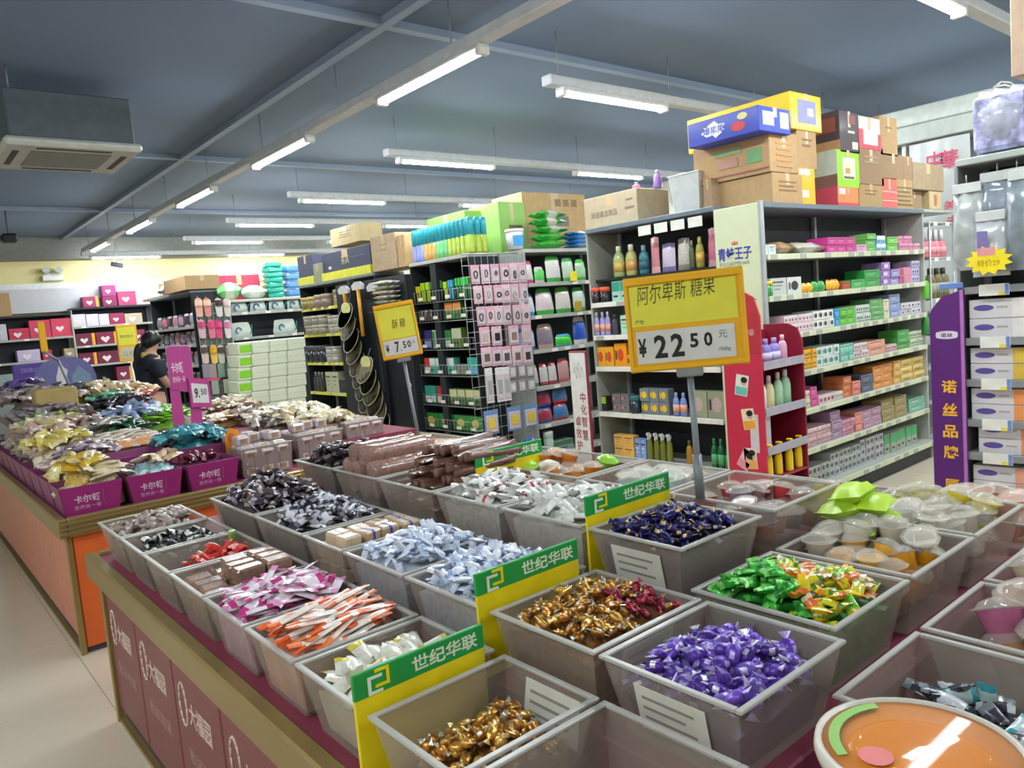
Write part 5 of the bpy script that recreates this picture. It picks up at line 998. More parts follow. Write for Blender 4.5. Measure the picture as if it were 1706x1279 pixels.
# on top of the detergent gondola
zt2 = 2.127
cols = ['8c98d8'] * 3 + ['d0a050'] * 3 + ['70c078'] * 3 + ['b4cc50'] * 5
for i, c in enumerate(cols):
    y = NY1 - .02 - (1.0 / 14) * (i + .5) - .0
    me = cached(('liner', c), lambda: (lambda g: g)(MB().lathe([(.030, 0), (.033, .02), (.033, .17)], 10, cm(c, .3)).lathe([(.033, .17), (.034, .30), (.026, .335), (.005, .34)], 10, cm('30a8b8', .3))), 'liner_roll')
    tag(place('liner_roll', me, None, tr(NX + .05, y, zt2)), f'teal topped cleaner pack with {["blue", "orange", "green", "lime"][0 if i < 3 else 1 if i < 6 else 2 if i < 9 else 3]} lower half, {ORD[i]} from left on the gondola end', 'pack', 'teal topped packs on the gondola end')
for i, px in enumerate((784, 796, 806)):
    x = xat(px, 5.86, 2.25); tag(place('liner_roll', cached(('liner', 'b4cc50'), None, ''), None, tr(x, 5.86, zt2)), f'lime and teal cleaner pack, {ORD[i]} from left before the green carton', 'pack', 'teal topped packs at the corner')
m_grn = mat('98c468', .6, noise=.04)
ya, yb = yat(713, 4.75, 2.4), yat(776, 4.75, 2.4)
shipping(ya - yb, .5, .47, tr(4.75, ya, zt2, RX), 'big light green carton standing behind the teal topped packs', m_grn)
box_px(836, 873, 337, 418, 6.0, .5, 'light green carton with brown window right of the teal packs', m_grn, z=zt2, front_print=lambda t, M, w, h: (patch(t, M, -w * .15, w * .35, -h * .3, h * .05, '7c7058'), write('洗衣', w * .2, h * .2, mat('c8c0a0', .5), t, M @ Matrix.Translation((w * .1, -h * .1, .001)), 0)))
box_px(876, 974, 324, 412, 6.05, .5, 'large tan carton with printed squares behind the green laundry bags', mat('c0a070', .75), z=zt2, front_print=lambda t, M, w, h: ([patch(t, M, w * (.0 + .13 * k), w * (.09 + .13 * k), h * .28, h * .4, '8c7450') for k in range(3)], patch(t, M, w * .0, w * .2, -h * .05, h * .12, '7c7468')))
bq = P(866, 418, y=5.62)
t = thing('paint_bucket', 'white bucket with blue label beside the green laundry bags', 'bucket', tr(bq.x, 5.68, zt2))
part('bucket_body', MB().lathe([(.075, 0), (.088, .17)], 20, mat('dde0e0', .35)), t); part('lid', MB().lathe([(.092, .168), (.094, .18), (.09, .195), (.001, .196)], 20, mat('e4e6e4', .3)), t)
part('label', MB().grid(lambda u, v: ((.0825 + .009 * v) * math.sin(-.9 + 1.8 * u), -(.0825 + .009 * v) * math.cos(-.9 + 1.8 * u), .03 + .10 * v), 8, 1, mat('4ca0d8', .4)), t)
for i in range(5):
    x = xat(911, 5.7, 2.2); tag(place('laundry_bag', bagflat(.36, .24, .085, ('48b848', '3cb048')[i % 2], 'e8e4d8' if i > 1 else '58c050', seed=i), None, tr(x + .01 * (i % 3 - 1), 5.68, zt2 + .04 + .075 * i, .05 * (i % 3 - 1))), f'green laundry powder bag, {ORD[i]} from bottom of the stack on the detergent gondola', 'bag', 'green laundry bags')
for i in range(4):
    x = xat(957, 5.7, 2.15); tag(place('blue_bag', bagflat(.24, .22, .05, '4c98d8', '78b4e4', seed=i + 9), None, tr(x, 5.68, zt2 + .025 + .042 * i, .04 * i)), f'blue flat bag, {ORD[i]} from bottom of the pile beside the green laundry bags', 'bag', 'blue flat bags')

# ------------------------------------------------------------------ kitchenware gondola behind (black shelf with yellow price rails)
KX, KY0, KY1 = 4.45, 7.70, 9.66
m_yrail = mat('dcd838', .45)
kb = bay('end_bay_shelf', 'black end bay with yellow price rails holding jars and kitchenware', tr(KX, KY1, 0, RX), KY1 - KY0, .40, 2.07, [1.79, 1.45, 1.08, .69], base=.34, strip=m_yrail, cards=(4, m_wcard), seams=2, side=m_dark, topm=mat('7c8484', .5, .2))
part('core', MB().box(.05, .40, 0, KY1 - KY0 - .05, .44, 2.07, m_dark), kb)
kz = [1.79, 1.45, 1.08, .69, .34]
kw = lambda i: ['top', 'second', 'third', 'fourth', 'lowest'][i] + ' shelf of the yellow railed bay'
def kp(i, px0, px1, n, layers, h, desc, mk, name, cat, d=.14): run('x', KX, kz[i], px0, px1, n, layers, h, name, desc, cat, kw(i), mk, d=d, inset=.03)
kp(0, 503, 525, 2, 1, .15, 'gold lidded', J_('8c7c50', 'c8b45c'), 'food_jar', 'jar'); kp(0, 526, 549, 2, 1, .16, 'brown', J_('847468', 'a89880'), 'food_jar', 'jar'); kp(0, 550, 580, 2, 1, .2, 'tan', C_('a8946c', 'd8c8a0', 'bars'), 'food_box', 'box'); kp(0, 582, 606, 2, 1, .13, 'pale pink', C_('c8b0a0', 'e0d0c8', 'bars'), 'food_box', 'box')
kp(1, 510, 545, 3, 2, .12, 'grey beige', J_('8c8878', 'b8b098'), 'glass_jar', 'jar'); kp(1, 547, 572, 3, 2, .11, 'clear beige', J_('a09c88', 'c0b8a0'), 'glass_jar', 'jar')
kp(2, 508, 543, 4, 1, .22, 'dark grey', J_('30343c', '484c54'), 'thermos_cup', 'cup'); kp(2, 545, 563, 2, 2, .1, 'pale grey', J_('a8a898', 'b4b4a8'), 'glass_jar', 'jar')
kp(3, 520, 537, 3, 1, .26, 'dark slim', B_('3c3e40', '909088'), 'flask', 'bottle'); kp(3, 538, 560, 2, 1, .26, 'ivory', C_('c0c0a4', '98986c', 'bars'), 'gift_box', 'box'); kp(3, 561, 575, 1, 1, .16, 'black', C_('2c3030', '484c48', 'bars'), 'gift_box', 'box')
# columns of black pans hanging in overlapping strings
m_pan = mat('1c1e28', .32, .3, noise=.05); m_panrim = mat('b8b088', .4, .2)
def pan_mesh():
    g = MB(); g.lathe([(.001, -.045), (.12, -.04), (.15, 0), (.153, .003)], 20, m_pan); g.lathe([(.153, .003), (.158, .004), (.158, .009), (.15, .009), (.118, -.030), (.001, -.034)], 20, m_pan, mats=[m_panrim, m_panrim, m_panrim, m_pan, m_pan])
    return g.mesh('bowl')
pan = pan_mesh()
def pan_col(px0, py0, px1, py1, n, x, label, grp):
    a = P(px0, py0, x=x); b = P(px1, py1, x=x)
    for i in range(n):
        f = i / (n - 1); p = a.lerp(b, f); q = thing('frying_pan', f'{label}, {ORD[i]} from top', 'pan', face((p.x + .012 * i, p.y, p.z), (0, -1, 0), (.42, 0, .91)), grp)
        part('pan_dish', pan, q, tr(0, 0, .03)); part('handle', MB().cbox(-.012, .15, .03, .012, .26, .045, m_pan, .004), q)
    t = thing('pan_hanger', 'hanging strip with yellow label holding the ' + label, 'hanger', FX(a.x - .01, a.y, a.z + .1)); part('label_card', MB().prism([(.11 * math.cos(k * PI/7), .07 * math.sin(k * PI/7)) for k in range(14)], 0, .004, mat('d8d890', .5)), t)
    part('strip', MB().cyl((0, 0, -.02), (0, -(a.z - b.z) - .1, -.15), .006, m_white), t)
pan_col(579, 528, 607, 690, 9, 4.22, 'black pan in the longer hanging string', 'pans in the longer string'); pan_col(612, 618, 632, 712, 6, 4.12, 'black pan in the shorter hanging string', 'pans in the shorter string')
for k, (px, py, pb, lb) in enumerate([(596, 478, 560, 'orange handled scraper with white head hanging highest beside the black pans'), (573, 485, 508, 'short orange handled scraper hanging left of the long one'), (622, 480, 492, 'white headed yellow brush hanging right of the long scraper')]):
    a = P(px, py, x=4.25); b = P(px + (9 if k == 0 else 3), pb, x=4.25); t = thing('scraper', lb, 'tool', tr(0, 0, 0))
    part('handle', MB().cyl(a, b, .022 if k < 2 else .014, mat('e0a030', .4)), t); part('head', MB().prism([(-.11, -.03), (.11, -.03), (.13, .02), (.05, .06), (-.05, .06), (-.13, .02)], -.015, .015, m_lightgrey, FX(a.x, a.y, a.z + .0)), t)
t = thing('pan_rack', 'dark upright rack post with hooks that carries the black pans', 'rack', tr(0, 0, 0)); part('post', MB().cbox(4.30, 8.0, 0, 4.36, 8.06, 2.05, m_dark, .004), t); part('post', MB().cbox(4.30, 7.45, 0, 4.36, 7.51, 1.6, m_dark, .004), t); part('side_board', MB().cbox(4.41, 6.942, 0, 4.82, 6.956, 2.02, m_dark, .002), t); part('back_board', MB().cbox(4.37, 6.93, 0, 4.40, 8.5, 2.02, m_dark, .003), t)
# cartons and trays on its top board
zk = 2.107; m_navy = mat('3c4058', .55)
def kbox(px0, px1, pt, x, depth, z, label, base, **k): return box_x(px0, px1, pt, x, depth, z, label, base, **k)
def navy_print(t, M, w, h): write('茶具', w * .16, h * .45, mat('c8b888', .5), t, M @ Matrix.Translation((0, 0, .001)), 0); patch(t, M, -w * .36, -w * .3, -h * .35, -h * .2, 'd8d8d8'); patch(t, M, w * .1, w * .4, h * .05, h * .07, '7c7c8c')
zsh = .13
for (p0, p1, lb) in ((497, 523, 'left yellow display tray under a dark box'), (537, 618, 'long yellow display tray under the big navy box')):
    ya_, yb_ = yat(p0, 4.47, zk), yat(p1, 4.47, zk); tag(place('display_tray', MB().cbox(0, 0, 0, ya_ - yb_, .36, .10, m_yrail, .004), None, tr(4.47, ya_, zk, RX)), lb, 'tray')
kbox(497, 522, 422, 4.50, .3, zk + .102, 'dark grey tapered box at the left end of the yellow railed bay', m_navy); kbox(523, 536, 437, 4.47, .2, zk, 'slim olive tin standing between the two dark boxes', mat('8c8c74', .5))
kbox(537, 617, 405, 4.50, .34, zk + .102, 'big navy box with gold lettering on the yellow display tray', m_navy, front_print=navy_print)
zn = P(580, 405, x=4.50).z + .003; kbox(551, 600, 369, 4.55, .3, zn, 'beige carton standing on the big navy box', mat('c0ac80', .7), front_print=lines('8c8468', 3, .4))
kbox(620, 661, 385, 4.45, .35, zk, 'tall tan carton beside the big navy box', mat('b8a080', .75), front_print=lines('a08c6c', 2, .3)); kbox(663, 676, 389, 4.45, .35, zk, 'second tan carton half hidden behind the teal topped packs', mat('bc9c70', .75))
for i in range(6): tag(place('folded_towel', bagflat(.3, .2, .05, ('c8c4b0', 'a8a890', 'd0ccc0')[i % 3], seed=i), None, tr(4.24, 7.12, 1.70 + .05 * i, RX)), f'pale folded towel, {ORD[i]} from bottom of the stack beside the wire baskets', 'towel', 'folded towels')
part('shelf', MB().cbox(4.1, 6.96, 1.64, 4.40, 7.28, 1.66, m_dark, .003), t)

# ------------------------------------------------------------------ far gondola: sanitary packs, slippers, tissue stacks
FY_ = 11.0
def FYM(x, y, z): return face((x, y, z), (1, 0, 0), (0, 0, 1))
fb = bay('gondola_shelf', 'far gondola with white sanitary packs beside the slipper rack', tr(3.98, FY_, 0), 1.8, .4, 1.99, [1.84, 1.48], base=.14, cards=(5, m_wcard), strip=m_strip_g, topm=m_shelf)
for s, (z, cols_) in enumerate(((1.842, [(386, 418), (419, 449), (450, 480), (481, 505)]), (1.482, [(388, 425), (458, 500)]))):
    for i, (a, b) in enumerate(cols_):
        x0, x1 = xat(a, FY_, z), xat(b, FY_, z); w = x1 - x0; h = .15 if s == 0 else .22
        t = thing('sanitary_pack', f'white pack with blue swirl, {ORD[i]} from left on the {["upper", "lower"][s]} shelf of the far gondola', 'pack', tr((x0 + x1) / 2, FY_ + .03, z), 'white packs with blue swirl')
        part('pack', pouch(w * .96, h, .09, 'd8e0d4', seed=i), t); g = MB(); g.tube([(-w*.18 + .04*math.cos(k), -.012, h*.45 + .045*math.sin(k)) for k in [q * .55 for q in range(9)]], .010, mat('2c6c9c', .4), n=5); part('swirl', g, t)
        part('side_swoosh', MB().tube([(w*.34, -.006, h*.15), (w*.40, -.006, h*.4), (w*.44, -.004, h*.8)], .008, mat('3c8c9c', .4), n=5), t)
# tissue stacks in front of it
m_tissue = mat('dde4cc', .5, noise=.03); m_tgreen = mat('8cd438', .45)
for c, (a, b) in enumerate([(398, 421), (421, 450), (450, 480), (480, 512)]):
    for r in range(8):
        z = .02 + .175 * r; x0, x1 = xat(a, 10.45, z), xat(b, 10.45, z)
        t = thing('tissue_pack', f'white tissue bundle, {ORD[c]} column from left, {ORD[r]} layer from floor before the far gondola', 'pack', tr((x0 + x1) / 2, 10.45, z), 'stacked tissue bundles')
        part('bundle', MB().cbox(-(x1-x0)/2 + .003, 0, 0, (x1-x0)/2 - .003, .42, .172, m_tissue, .012), t)
        part('seam', MB().box(-(x1-x0)/2 + .01, -.001, .085, (x1-x0)/2 - .01, 0, .089, mat('b8bca8', .5)), t)
        if c == 0: part('green_window', MB().cbox(-(x1-x0)/2 + .02, -.003, .03, (x1-x0)/2 - .01, -.0005, .135, m_tgreen, .002), t)
# slipper rack
t = thing('slipper_rack', 'wire rack of hanging slippers at the corner of the far gondola', 'rack', tr(0, 0, 0)); g = MB()
sx0, sx1 = 3.50, 3.96
for k in range(7): x = sx0 + (sx1 - sx0) * k / 6; g.cyl((x, FY_ - .01, .1), (x, FY_ - .01, 2.0), .003, m_wire, n=4)
for k in range(14): z = .1 + 1.9 * k / 13; g.cyl((sx0, FY_ - .008, z), (sx1, FY_ - .008, z), .003, m_wire, n=4)
part('wire_mesh', g, t); part('back_sheet', MB().box(sx0, FY_ + .0, .1, sx1, FY_ + .012, 2.0, mat('586458', .6)), t)
def slipper_mesh(c, strap):
    g = MB(); pts = [(-.04, -.12), (.0, -.135), (.04, -.12), (.045, -.03), (.05, .06), (.035, .12), (0, .135), (-.035, .12), (-.05, .06), (-.045, -.03)]
    g.prism(pts, 0, .02, cm(c)); g.grid(lambda u, v: ((-.052 + .104 * u), .02 + .08 * v, .02 + .045 * math.sin(PI * u)), 6, 2, cm(strap)); return g
sl = [(331, 495, 'e8b098', 'f0c8b0'), (345, 497, 'd88c88', 'e8c8a8'), (364, 493, 'd8d8d0', '3c3028'), (378, 495, 'd8ccc4', 'e0d0c8'), (336, 560, 'd8b0b8', 'd04878'), (352, 558, 'e87c98', 'e0507c'), (364, 557, 'd0487c', 'd84888'), (379, 553, 'e0d4d4', 'c880a0'), (341, 585, 'e0c8c0', '5c4c48'), (356, 588, 'f0c868', 'e8b040'), (368, 586, 'dcd8cc', '4c4c48'), (382, 585, 'e8e0cc', 'b8b090')]
for i, (px, py, c, sc) in enumerate(sl):
    py2 = {0: 512, 1: 548, 2: 590}[i // 4]; p = P(px, py2, y=FY_ - .03); row = ['upper', 'middle', 'lower'][i // 4]
    q = thing('slipper', f'{["peach", "coral", "white and black", "cream", "rose", "pink", "magenta", "pale pink", "beige", "yellow", "white", "ivory"][i]} slipper hanging {ORD[i % 4]} from left in the {row} row of the rack', 'slipper', FYM(p.x, p.y, p.z), 'slippers on the rack')
    part('sole', slipper_mesh(c, sc), q); part('hanger_hook', MB().cyl((0, .135, .01), (0, .16, -.02), .003, m_wire), q)
for i, (px, py, c) in enumerate([(343, 618, '98909c'), (354, 618, 'a89498'), (368, 617, '8ca090'), (383, 615, '90a490'), (340, 645, 'c8ccc0'), (358, 645, 'a8b0a8'), (378, 643, 'c4c4a8'), (352, 632, 'e06070')]):
    p = P(px, py, y=FY_ - .03); tag(place('sock_pack', MB().cbox(-.05, -.1, 0, .05, .1, .03, cm(c), .006) if i < 7 else MB().cbox(-.11, -.02, 0, .11, .02, .03, cm(c), .006), None, FYM(p.x, p.y, p.z)), f'{["grey", "rose grey", "sage", "green grey", "pale grey", "silver", "straw", "red"][i]} pack hanging under the slippers, {ORD[i % 4]} from left', 'pack')
# its end bay
ez2 = [1.94, 1.70, 1.44, 1.15, .85]
bay('end_bay_shelf', 'far end bay with grey and pink packets behind the woman in black', tr(3.48, 13.1, 0, RX), 2.0, .38, 2.16, ez2[1:], base=.5, cards=(5, m_wcard), strip=m_strip_g, side=m_dark)
for i, (z, cc) in enumerate(((1.70, ['8c8894', 'e08890', '48404c', 'c8909c', 'c0a0b0', '403c48', '9c98a4']), (1.44, ['8c8898', 'a09ca8', '9890a0', 'c890a4', 'b898b0', '848090', 'a8a4b0']), (1.15, ['5c5860', 'c8c4cc', '3c3a44', 'a888a0', '98708c', '6c6874', 'b4b0bc']), (.85, ['7c7884', 'a8a4ac', '8c7c90', '98909c', 'c8a8b8', '544f5c', '8c8894']))):
    for k in range(7):
        tag(place('packet', pouch(.22, .19, .06, cc[k], ('d8d4dc', '3c3844', 'e0c0cc')[k % 3], seed=k + 7 * i), None, tr(3.51, 12.95 - .27 * k, z + .001, RX)), f'packet, {ORD[k]} from the back, {ORD[i]} shelf down, far end bay behind the woman', 'packet', 'packets on the far end bay')
ztf = 2.20
def farbox(px0, px1, pt, x, z, depth, label, base, name='shipping_carton'): return box_x(px0, px1, pt, x, depth, z, label, base)
box_px(313, 364, 457, 510, 11.05, 1.0, 'large tan carton above the slipper rack on the far gondola', m_card, z=2.205); farbox(237, 290, 487, 3.55, ztf, .35, 'crumpled tan carton left of the large tan carton', m_card2)
q = P(265, 505, x=3.46); tag(place('quilt_pack', bagflat(.42, .3, .2, '6c74a8', '98a0d0', seed=3), None, tr(3.66, q.y, ztf + .1, RX)), 'blue purple quilt pack lying below the crumpled carton', 'pack')
zf = 2.027
for (px0, px1, pt, y, c, lb, d_) in ((367, 436, 459, 11.32, 'd04460', 'long red carton at the back of the far gondola top', .2), (419, 456, 477, 11.15, 'b48858', 'small brown carton before the long red one', .14)):
    a, b = xat(px0, y, zf), xat(px1, y, zf); shipping(b - a, d_, P(px0, pt, y=y).z - zf, tr(a, y, zf), lb, mat(c, .6))
p0 = P(392, 495, y=11.06); tag(place('green_sack', bagflat(.36, .16, .26, '8cd88c', 'd0e0c8', seed=8), None, tr(p0.x - .08, 11.09, zf + .13)), 'pale green plastic sack slumped before the long red carton', 'sack'); tag(place('white_sack', bagflat(.42, .16, .2, 'c8d8c0', 'dce4d8', seed=9), None, tr(p0.x + .28, 11.09, zf + .10, .1)), 'white green plastic sack beside the pale green one', 'sack')
for i in range(7):
    x = xat(457, 11.1, 2.2); tag(place('teal_pack', MB().cbox(-.12, -.11, -.036, .12, .11, .036, film('28b8a0', .06), .018), None, tr(x, 11.12, zf + .04 + .075 * i, .1 * (i % 3 - 1))), f'teal tissue pack, {ORD[i]} from bottom of the stack on the far gondola', 'pack', 'stacked teal packs')
for i in range(4):
    x = xat(487, 11.1, 2.2); tag(place('blue_water_pack', MB().cbox(-.12, -.1, -.056, .12, .1, .056, film('5c9ce0', .06), .03), None, tr(x, 11.12, zf + .065 + .12 * i, .08 * i)), f'blue pack, {ORD[i]} from bottom beside the teal stack', 'pack', 'stacked blue packs')

# ------------------------------------------------------------------ back wall shelving with maroon gift boxes
by = 15.55
m_upper = mat('c8c8cc', .6, noise=.03)
t = thing('wall_cladding', 'grey white panelling above the far wall shelves', 'panel', tr(0, 0, 0)); part('panel', MB().cbox(1.0, 15.86, 2.2, 4.4, 15.9, 2.62, m_upper, .004), t); part('panel', MB().cbox(-1.5, 15.86, 2.2, .99, 15.9, 2.62, m_upper, .004), t)
m_bx = mat('8c2c50', .5); m_heart = mat('e4d8d8', .5); m_amb = mat('e8a83c', .5)
bayL = bay('gift_shelf', 'left far wall shelf with red gift boxes', tr(.9, by, 0), 1.87, .34, 2.12, [1.75, 1.36], base=.6, cards=(4, m_wcard), strip=m_strip_g, topm=m_dark)
bayR = bay('gift_shelf', 'right far wall shelf with rows of maroon gift boxes', tr(2.80, by, 0), 1.35, .34, 2.20, [1.90, 1.55, 1.20, .86], base=.5, cards=(4, m_wcard), strip=m_strip_g, topm=m_dark)
def gift(px0, px1, z, h, label, c='8c2c50', acc=True, y=by, pale=None):
    x0, x1 = xat(px0, y, z + .05), xat(px1, y, z + .05); w = x1 - x0; t = thing('gift_box', label, 'box', tr((x0 + x1) / 2, y + .02, z + .001), 'gift boxes on the far wall')
    part('box', MB().cbox(-w/2, 0, 0, w/2, .24, h, mat(c, .5), .004), t)
    s = min(w * .2, h * .35); part('heart', MB().prism([(0, -s), (s, 0), (s * .9, s * .5), (s * .45, s * .6), (0, s * .25), (-s * .45, s * .6), (-s * .9, s * .5), (-s, 0)], 0, .003, m_heart, FYM(-w * .08, -.001, h * .45)), t)
    if acc: part('amber_end', MB().cbox(w * .32, -.004, .004, w/2 - .002, -.0005, h - .004, m_amb, .001), t)
gs = [(139, 165, 2.235, .19, 'wine gift box with amber end on the top of the right far shelf', '9c3058', True), (172, 196, 2.235, .18, 'lower box of the two stacked plum gift boxes on the right far shelf', '7c2450', False), (171, 194, 2.42, .20, 'upper box of the two stacked plum gift boxes on the right far shelf', '8c3468', False), (198, 228, 2.235, .26, 'pinkish maroon gift box right of the stacked plum ones', 'a83c64', False),
      (121, 144, 1.90, .22, 'white gift box, first from left on the second right far shelf', 'd8d0dc', False), (145, 165, 1.90, .21, 'white gift box, second from left on the second right far shelf', 'dcd4e0', False), (166, 183, 1.90, .20, 'white gift box, third from left on the second right far shelf', 'd8d2dc', False), (184, 208, 1.90, .20, 'maroon gift box right of the white gift boxes', '9c2c54', False), (209, 238, 1.90, .18, 'beige carton at the right end of the white gift box shelf', 'b8a890', False),
      (128, 160, 1.55, .22, 'dark plum gift box with amber end, left on the third right far shelf', '702444', True), (161, 198, 1.55, .22, 'dark plum gift box with amber end, middle of the third right far shelf', '7c2440', True), (222, 243, 1.55, .22, 'plum gift box behind the yellow tall sign', '802848', False),
      (133, 163, 1.20, .22, 'maroon gift box with amber end, left on the fourth right far shelf', '742440', True), (164, 200, 1.20, .22, 'plum gift box in the middle of the fourth right far shelf', '6c2440', False), (196, 222, .86, .25, 'maroon gift box with amber end on the lowest right far shelf', '7c2c48', True),
      (16, 50, 1.75, .19, 'red gift box left of the two large cased ones', 'c03450', False), (51, 86, 1.75, .31, 'left of the two large red gift boxes in clear cases', 'c83c58', False), (87, 121, 1.75, .32, 'right of the two large red gift boxes in clear cases', 'cc4058', False), (0, 13, 1.75, .28, 'white grey box at the left edge of the far wall shelf', 'c8c4cc', False),
      (30, 68, 1.36, .20, 'pale lilac box with blue corner on the left far shelf', 'c4b4d4', False), (72, 88, 1.36, .17, 'red box beside the pale lilac box', 'b83c48', False), (108, 128, 1.36, .17, 'tan box at the right end of the left far shelf', 'a89878', False)]
for (a, b, z, h, lb, c, ac) in gs: gift(a, b, z, h, lb, c, ac)
tag(place('shipping_carton', MB().cbox(-.14, 0, 0, .14, .25, .40, m_card, .004), None, tr(xat(2, 15.6, 2.3), 15.57, 2.157)), 'tan carton at the left edge above the far wall shelf', 'carton')
# posters, display stands between the counter and the wall
t = thing('poster_panel', 'grey poster panel with two dark haired portraits at the left edge', 'poster', FYM(xat(12, 12.5, 1.2), 12.5, 0)); part('board', MB().cbox(-.35, .3, -.01, .28, 1.25, .01, mat('a8b4b4', .5), .003), t)
for x in (-.16, .12):
    p_ = part('portrait', MB().prism([(x + .08 * math.cos(k * PI/6), .95 + .11 * math.sin(k * PI/6)) for k in range(12)], .01, .013, mat('c8a898', .5)), t); part('portrait_hair', MB().prism([(x + .10 * math.cos(k * PI/6), 1.02 + .11 * math.sin(k * PI/6)) for k in range(12)], .0125, .015, m_black) , p_)
t = thing('promotion_stand', 'purple promotion stand with open front and two packs inside', 'display stand', FYM(xat(53, 11.5, 1.2), 11.5, 0))
m_pv = mat('5c4494', .5); part('header', MB().cbox(-.20, 1.18, -.02, .23, 1.38, .02, m_pv, .01), t); part('side_wall', MB().cbox(-.20, .3, -.3, -.18, 1.18, .02, m_pv, .004), t); part('side_wall', MB().cbox(.21, .3, -.3, .23, 1.18, .02, m_pv, .004), t); part('foot', MB().cbox(-.2, 0, -.3, .23, .3, .02, m_pv, .004), t); part('tray', MB().cbox(-.18, 1.10, -.3, .21, 1.13, .02, m_shelf, .003), t); part('back', MB().box(-.18, .3, -.31, .21, 1.18, -.3, mat('786c64', .5)), t); write('COLOR LOTTE', .26, .05, mat('b8a8e0', .5), t, Matrix.Translation((.02, 1.3, .021)), 0)
tag(place('tea_pack', MB().cbox(-.06, 0, 0, .06, .1, .12, cm('d8a830'), .01), None, tr(xat(48, 11.45, .95), 11.58, .98)), 'yellow pack standing inside the purple promotion stand', 'pack'); part('shelf', MB().cbox(-.18, .95, -.3, .21, .975, .02, m_shelf, .003), t)
t = thing('arched_board', 'arched blue purple advertising board with a pale figure behind the bakery counter', 'sign', FYM(xat(112, 10.5, 1.3), 10.5, 0))
part('board', MB().prism([(-.36, .4), (.3, .4)] + [(-.03 + .33 * math.cos(k * PI/8), 1.18 + .27 * math.sin(k * PI/8)) for k in range(9)], -.01, .01, mat('6c6ca0', .5)), t); part('print', MB().prism([(.02, .8), (.26, .8), (.24, 1.2), (.12, 1.32), (.04, 1.2)], .01, .012, mat('7c94b0', .5)), t); part('figure_print', MB().prism([(-.14, .85), (-.02, .85), (-.04, 1.1), (.0, 1.28), (-.08, 1.36), (-.13, 1.2)], .01, .013, mat('d8d8e0', .5)), t); part('foot', MB().cbox(-.3, 0, -.15, .25, .4, .1, m_dark, .01), t)
t = thing('yellow_stand_sign', 'tall yellow sign on a white pole in front of the maroon gift boxes', 'price sign', FYM(xat(212, 9.5, 1.5), 9.5, 0))
part('pole', MB().cyl((.08, 0, 0), (.02, 1.33, 0), .012, m_white), t); part('board', MB().cbox(-.10, 1.33, -.01, .12, 1.75, .01, m_py, .006), t); part('paper', MB().cbox(-.085, 1.52, .01, .10, 1.72, .012, m_paper, .001), t); part('number_strip', MB().cbox(-.08, 1.36, .01, .09, 1.49, .012, mat('c8c4a8', .5), .001), t); write('面包糕点', .14, .035, mat('8c8428', .5), t, Matrix.Translation((.005, 1.62, .0125)), 0); write('12.80', .11, .05, mat('8c8c84', .5), t, Matrix.Translation((.005, 1.425, .0125)), 0); part('foot', MB().lathe([(.12, 0), (.12, .02), (.02, .03)], 16, m_dark, T=Matrix.Translation((.08, 0, 0)) @ Matrix.Rotation(-PI/2, 4, 'X')), t)
t = thing('yellow_pole_sign', 'thin yellow sign edge on a bent metal pole at the left of the bakery counter', 'price sign', tr(0, 0, 0)); a = P(124, 662, y=7.3); b = P(97, 600, y=7.3); c = P(72, 585, y=7.3); part('pole', MB().tube([a, b, c], .011, m_greymetal, n=8), t); d_ = P(70, 562, y=7.3); part('board', MB().cbox(-.02, -.12, -.01, .03, .13, .01, m_py, .004), t, FYM(d_.x, d_.y, d_.z)); part('pole_base', MB().cyl((a.x, a.y, TOP), a, .012, m_greymetal), t)
t = thing('yellow_round_card', 'rounded yellow card standing in the cream coloured packs', 'sign', FYM(P(143, 630, y=7.2).x, 7.2, 0)); part('card', MB().prism([(-.09, .95), (.09, .95), (.10, 1.1), (.07, 1.2), (0, 1.23), (-.07, 1.2), (-.10, 1.1)], -.004, .004, mat('e0b420', .5)), t); write('特价', .10, .045, mat('8c6c10', .5), t, Matrix.Translation((0, 1.12, .005)), 0)
# wall bits: emergency light and camera
t = thing('emergency_light', 'white twin headed emergency light on the yellow wall', 'emergency light', tr(xat(88, 15.9, 2.85), 15.92, 2.76)); part('case', MB().cbox(-.17, -.05, 0, .17, .06, .10, m_white, .01), t)
for x in (-.1, .1): part('lamp_head', MB().cyl((x, -.08, .19), (x, .0, .17), .06, m_lightgrey, .045, n=12), t); 
part('bracket', MB().cbox(-.12, -.01, .10, .12, .01, .13, m_lightgrey, .003), t)
t = thing('security_camera', 'small dome security camera hanging under the far end of the lamp row', 'camera', tr(xat(195, 14.9, 2.95), 14.9, 2.93)); part('body', MB().cyl((-.10, 0, .02), (.08, -.05, -.03), .045, m_greymetal, n=12), t); part('arm', MB().cyl((0, 0, .03), (0, 0, CEIL - 2.93), .012, m_white), t)
t = thing('cctv_pole', 'small dark camera hanging from the ceiling on a thin pole at the left', 'camera', tr(P(15, 397, z=3.1).x, P(15, 397, z=3.1).y, 3.1)); part('body', MB().cbox(-.1, -.1, -.06, .1, .1, .06, m_dark, .03), t); part('pole', MB().cyl((0, 0, .06), (0, 0, CEIL - 3.1), .012, mat('5c6470', .5)), t)

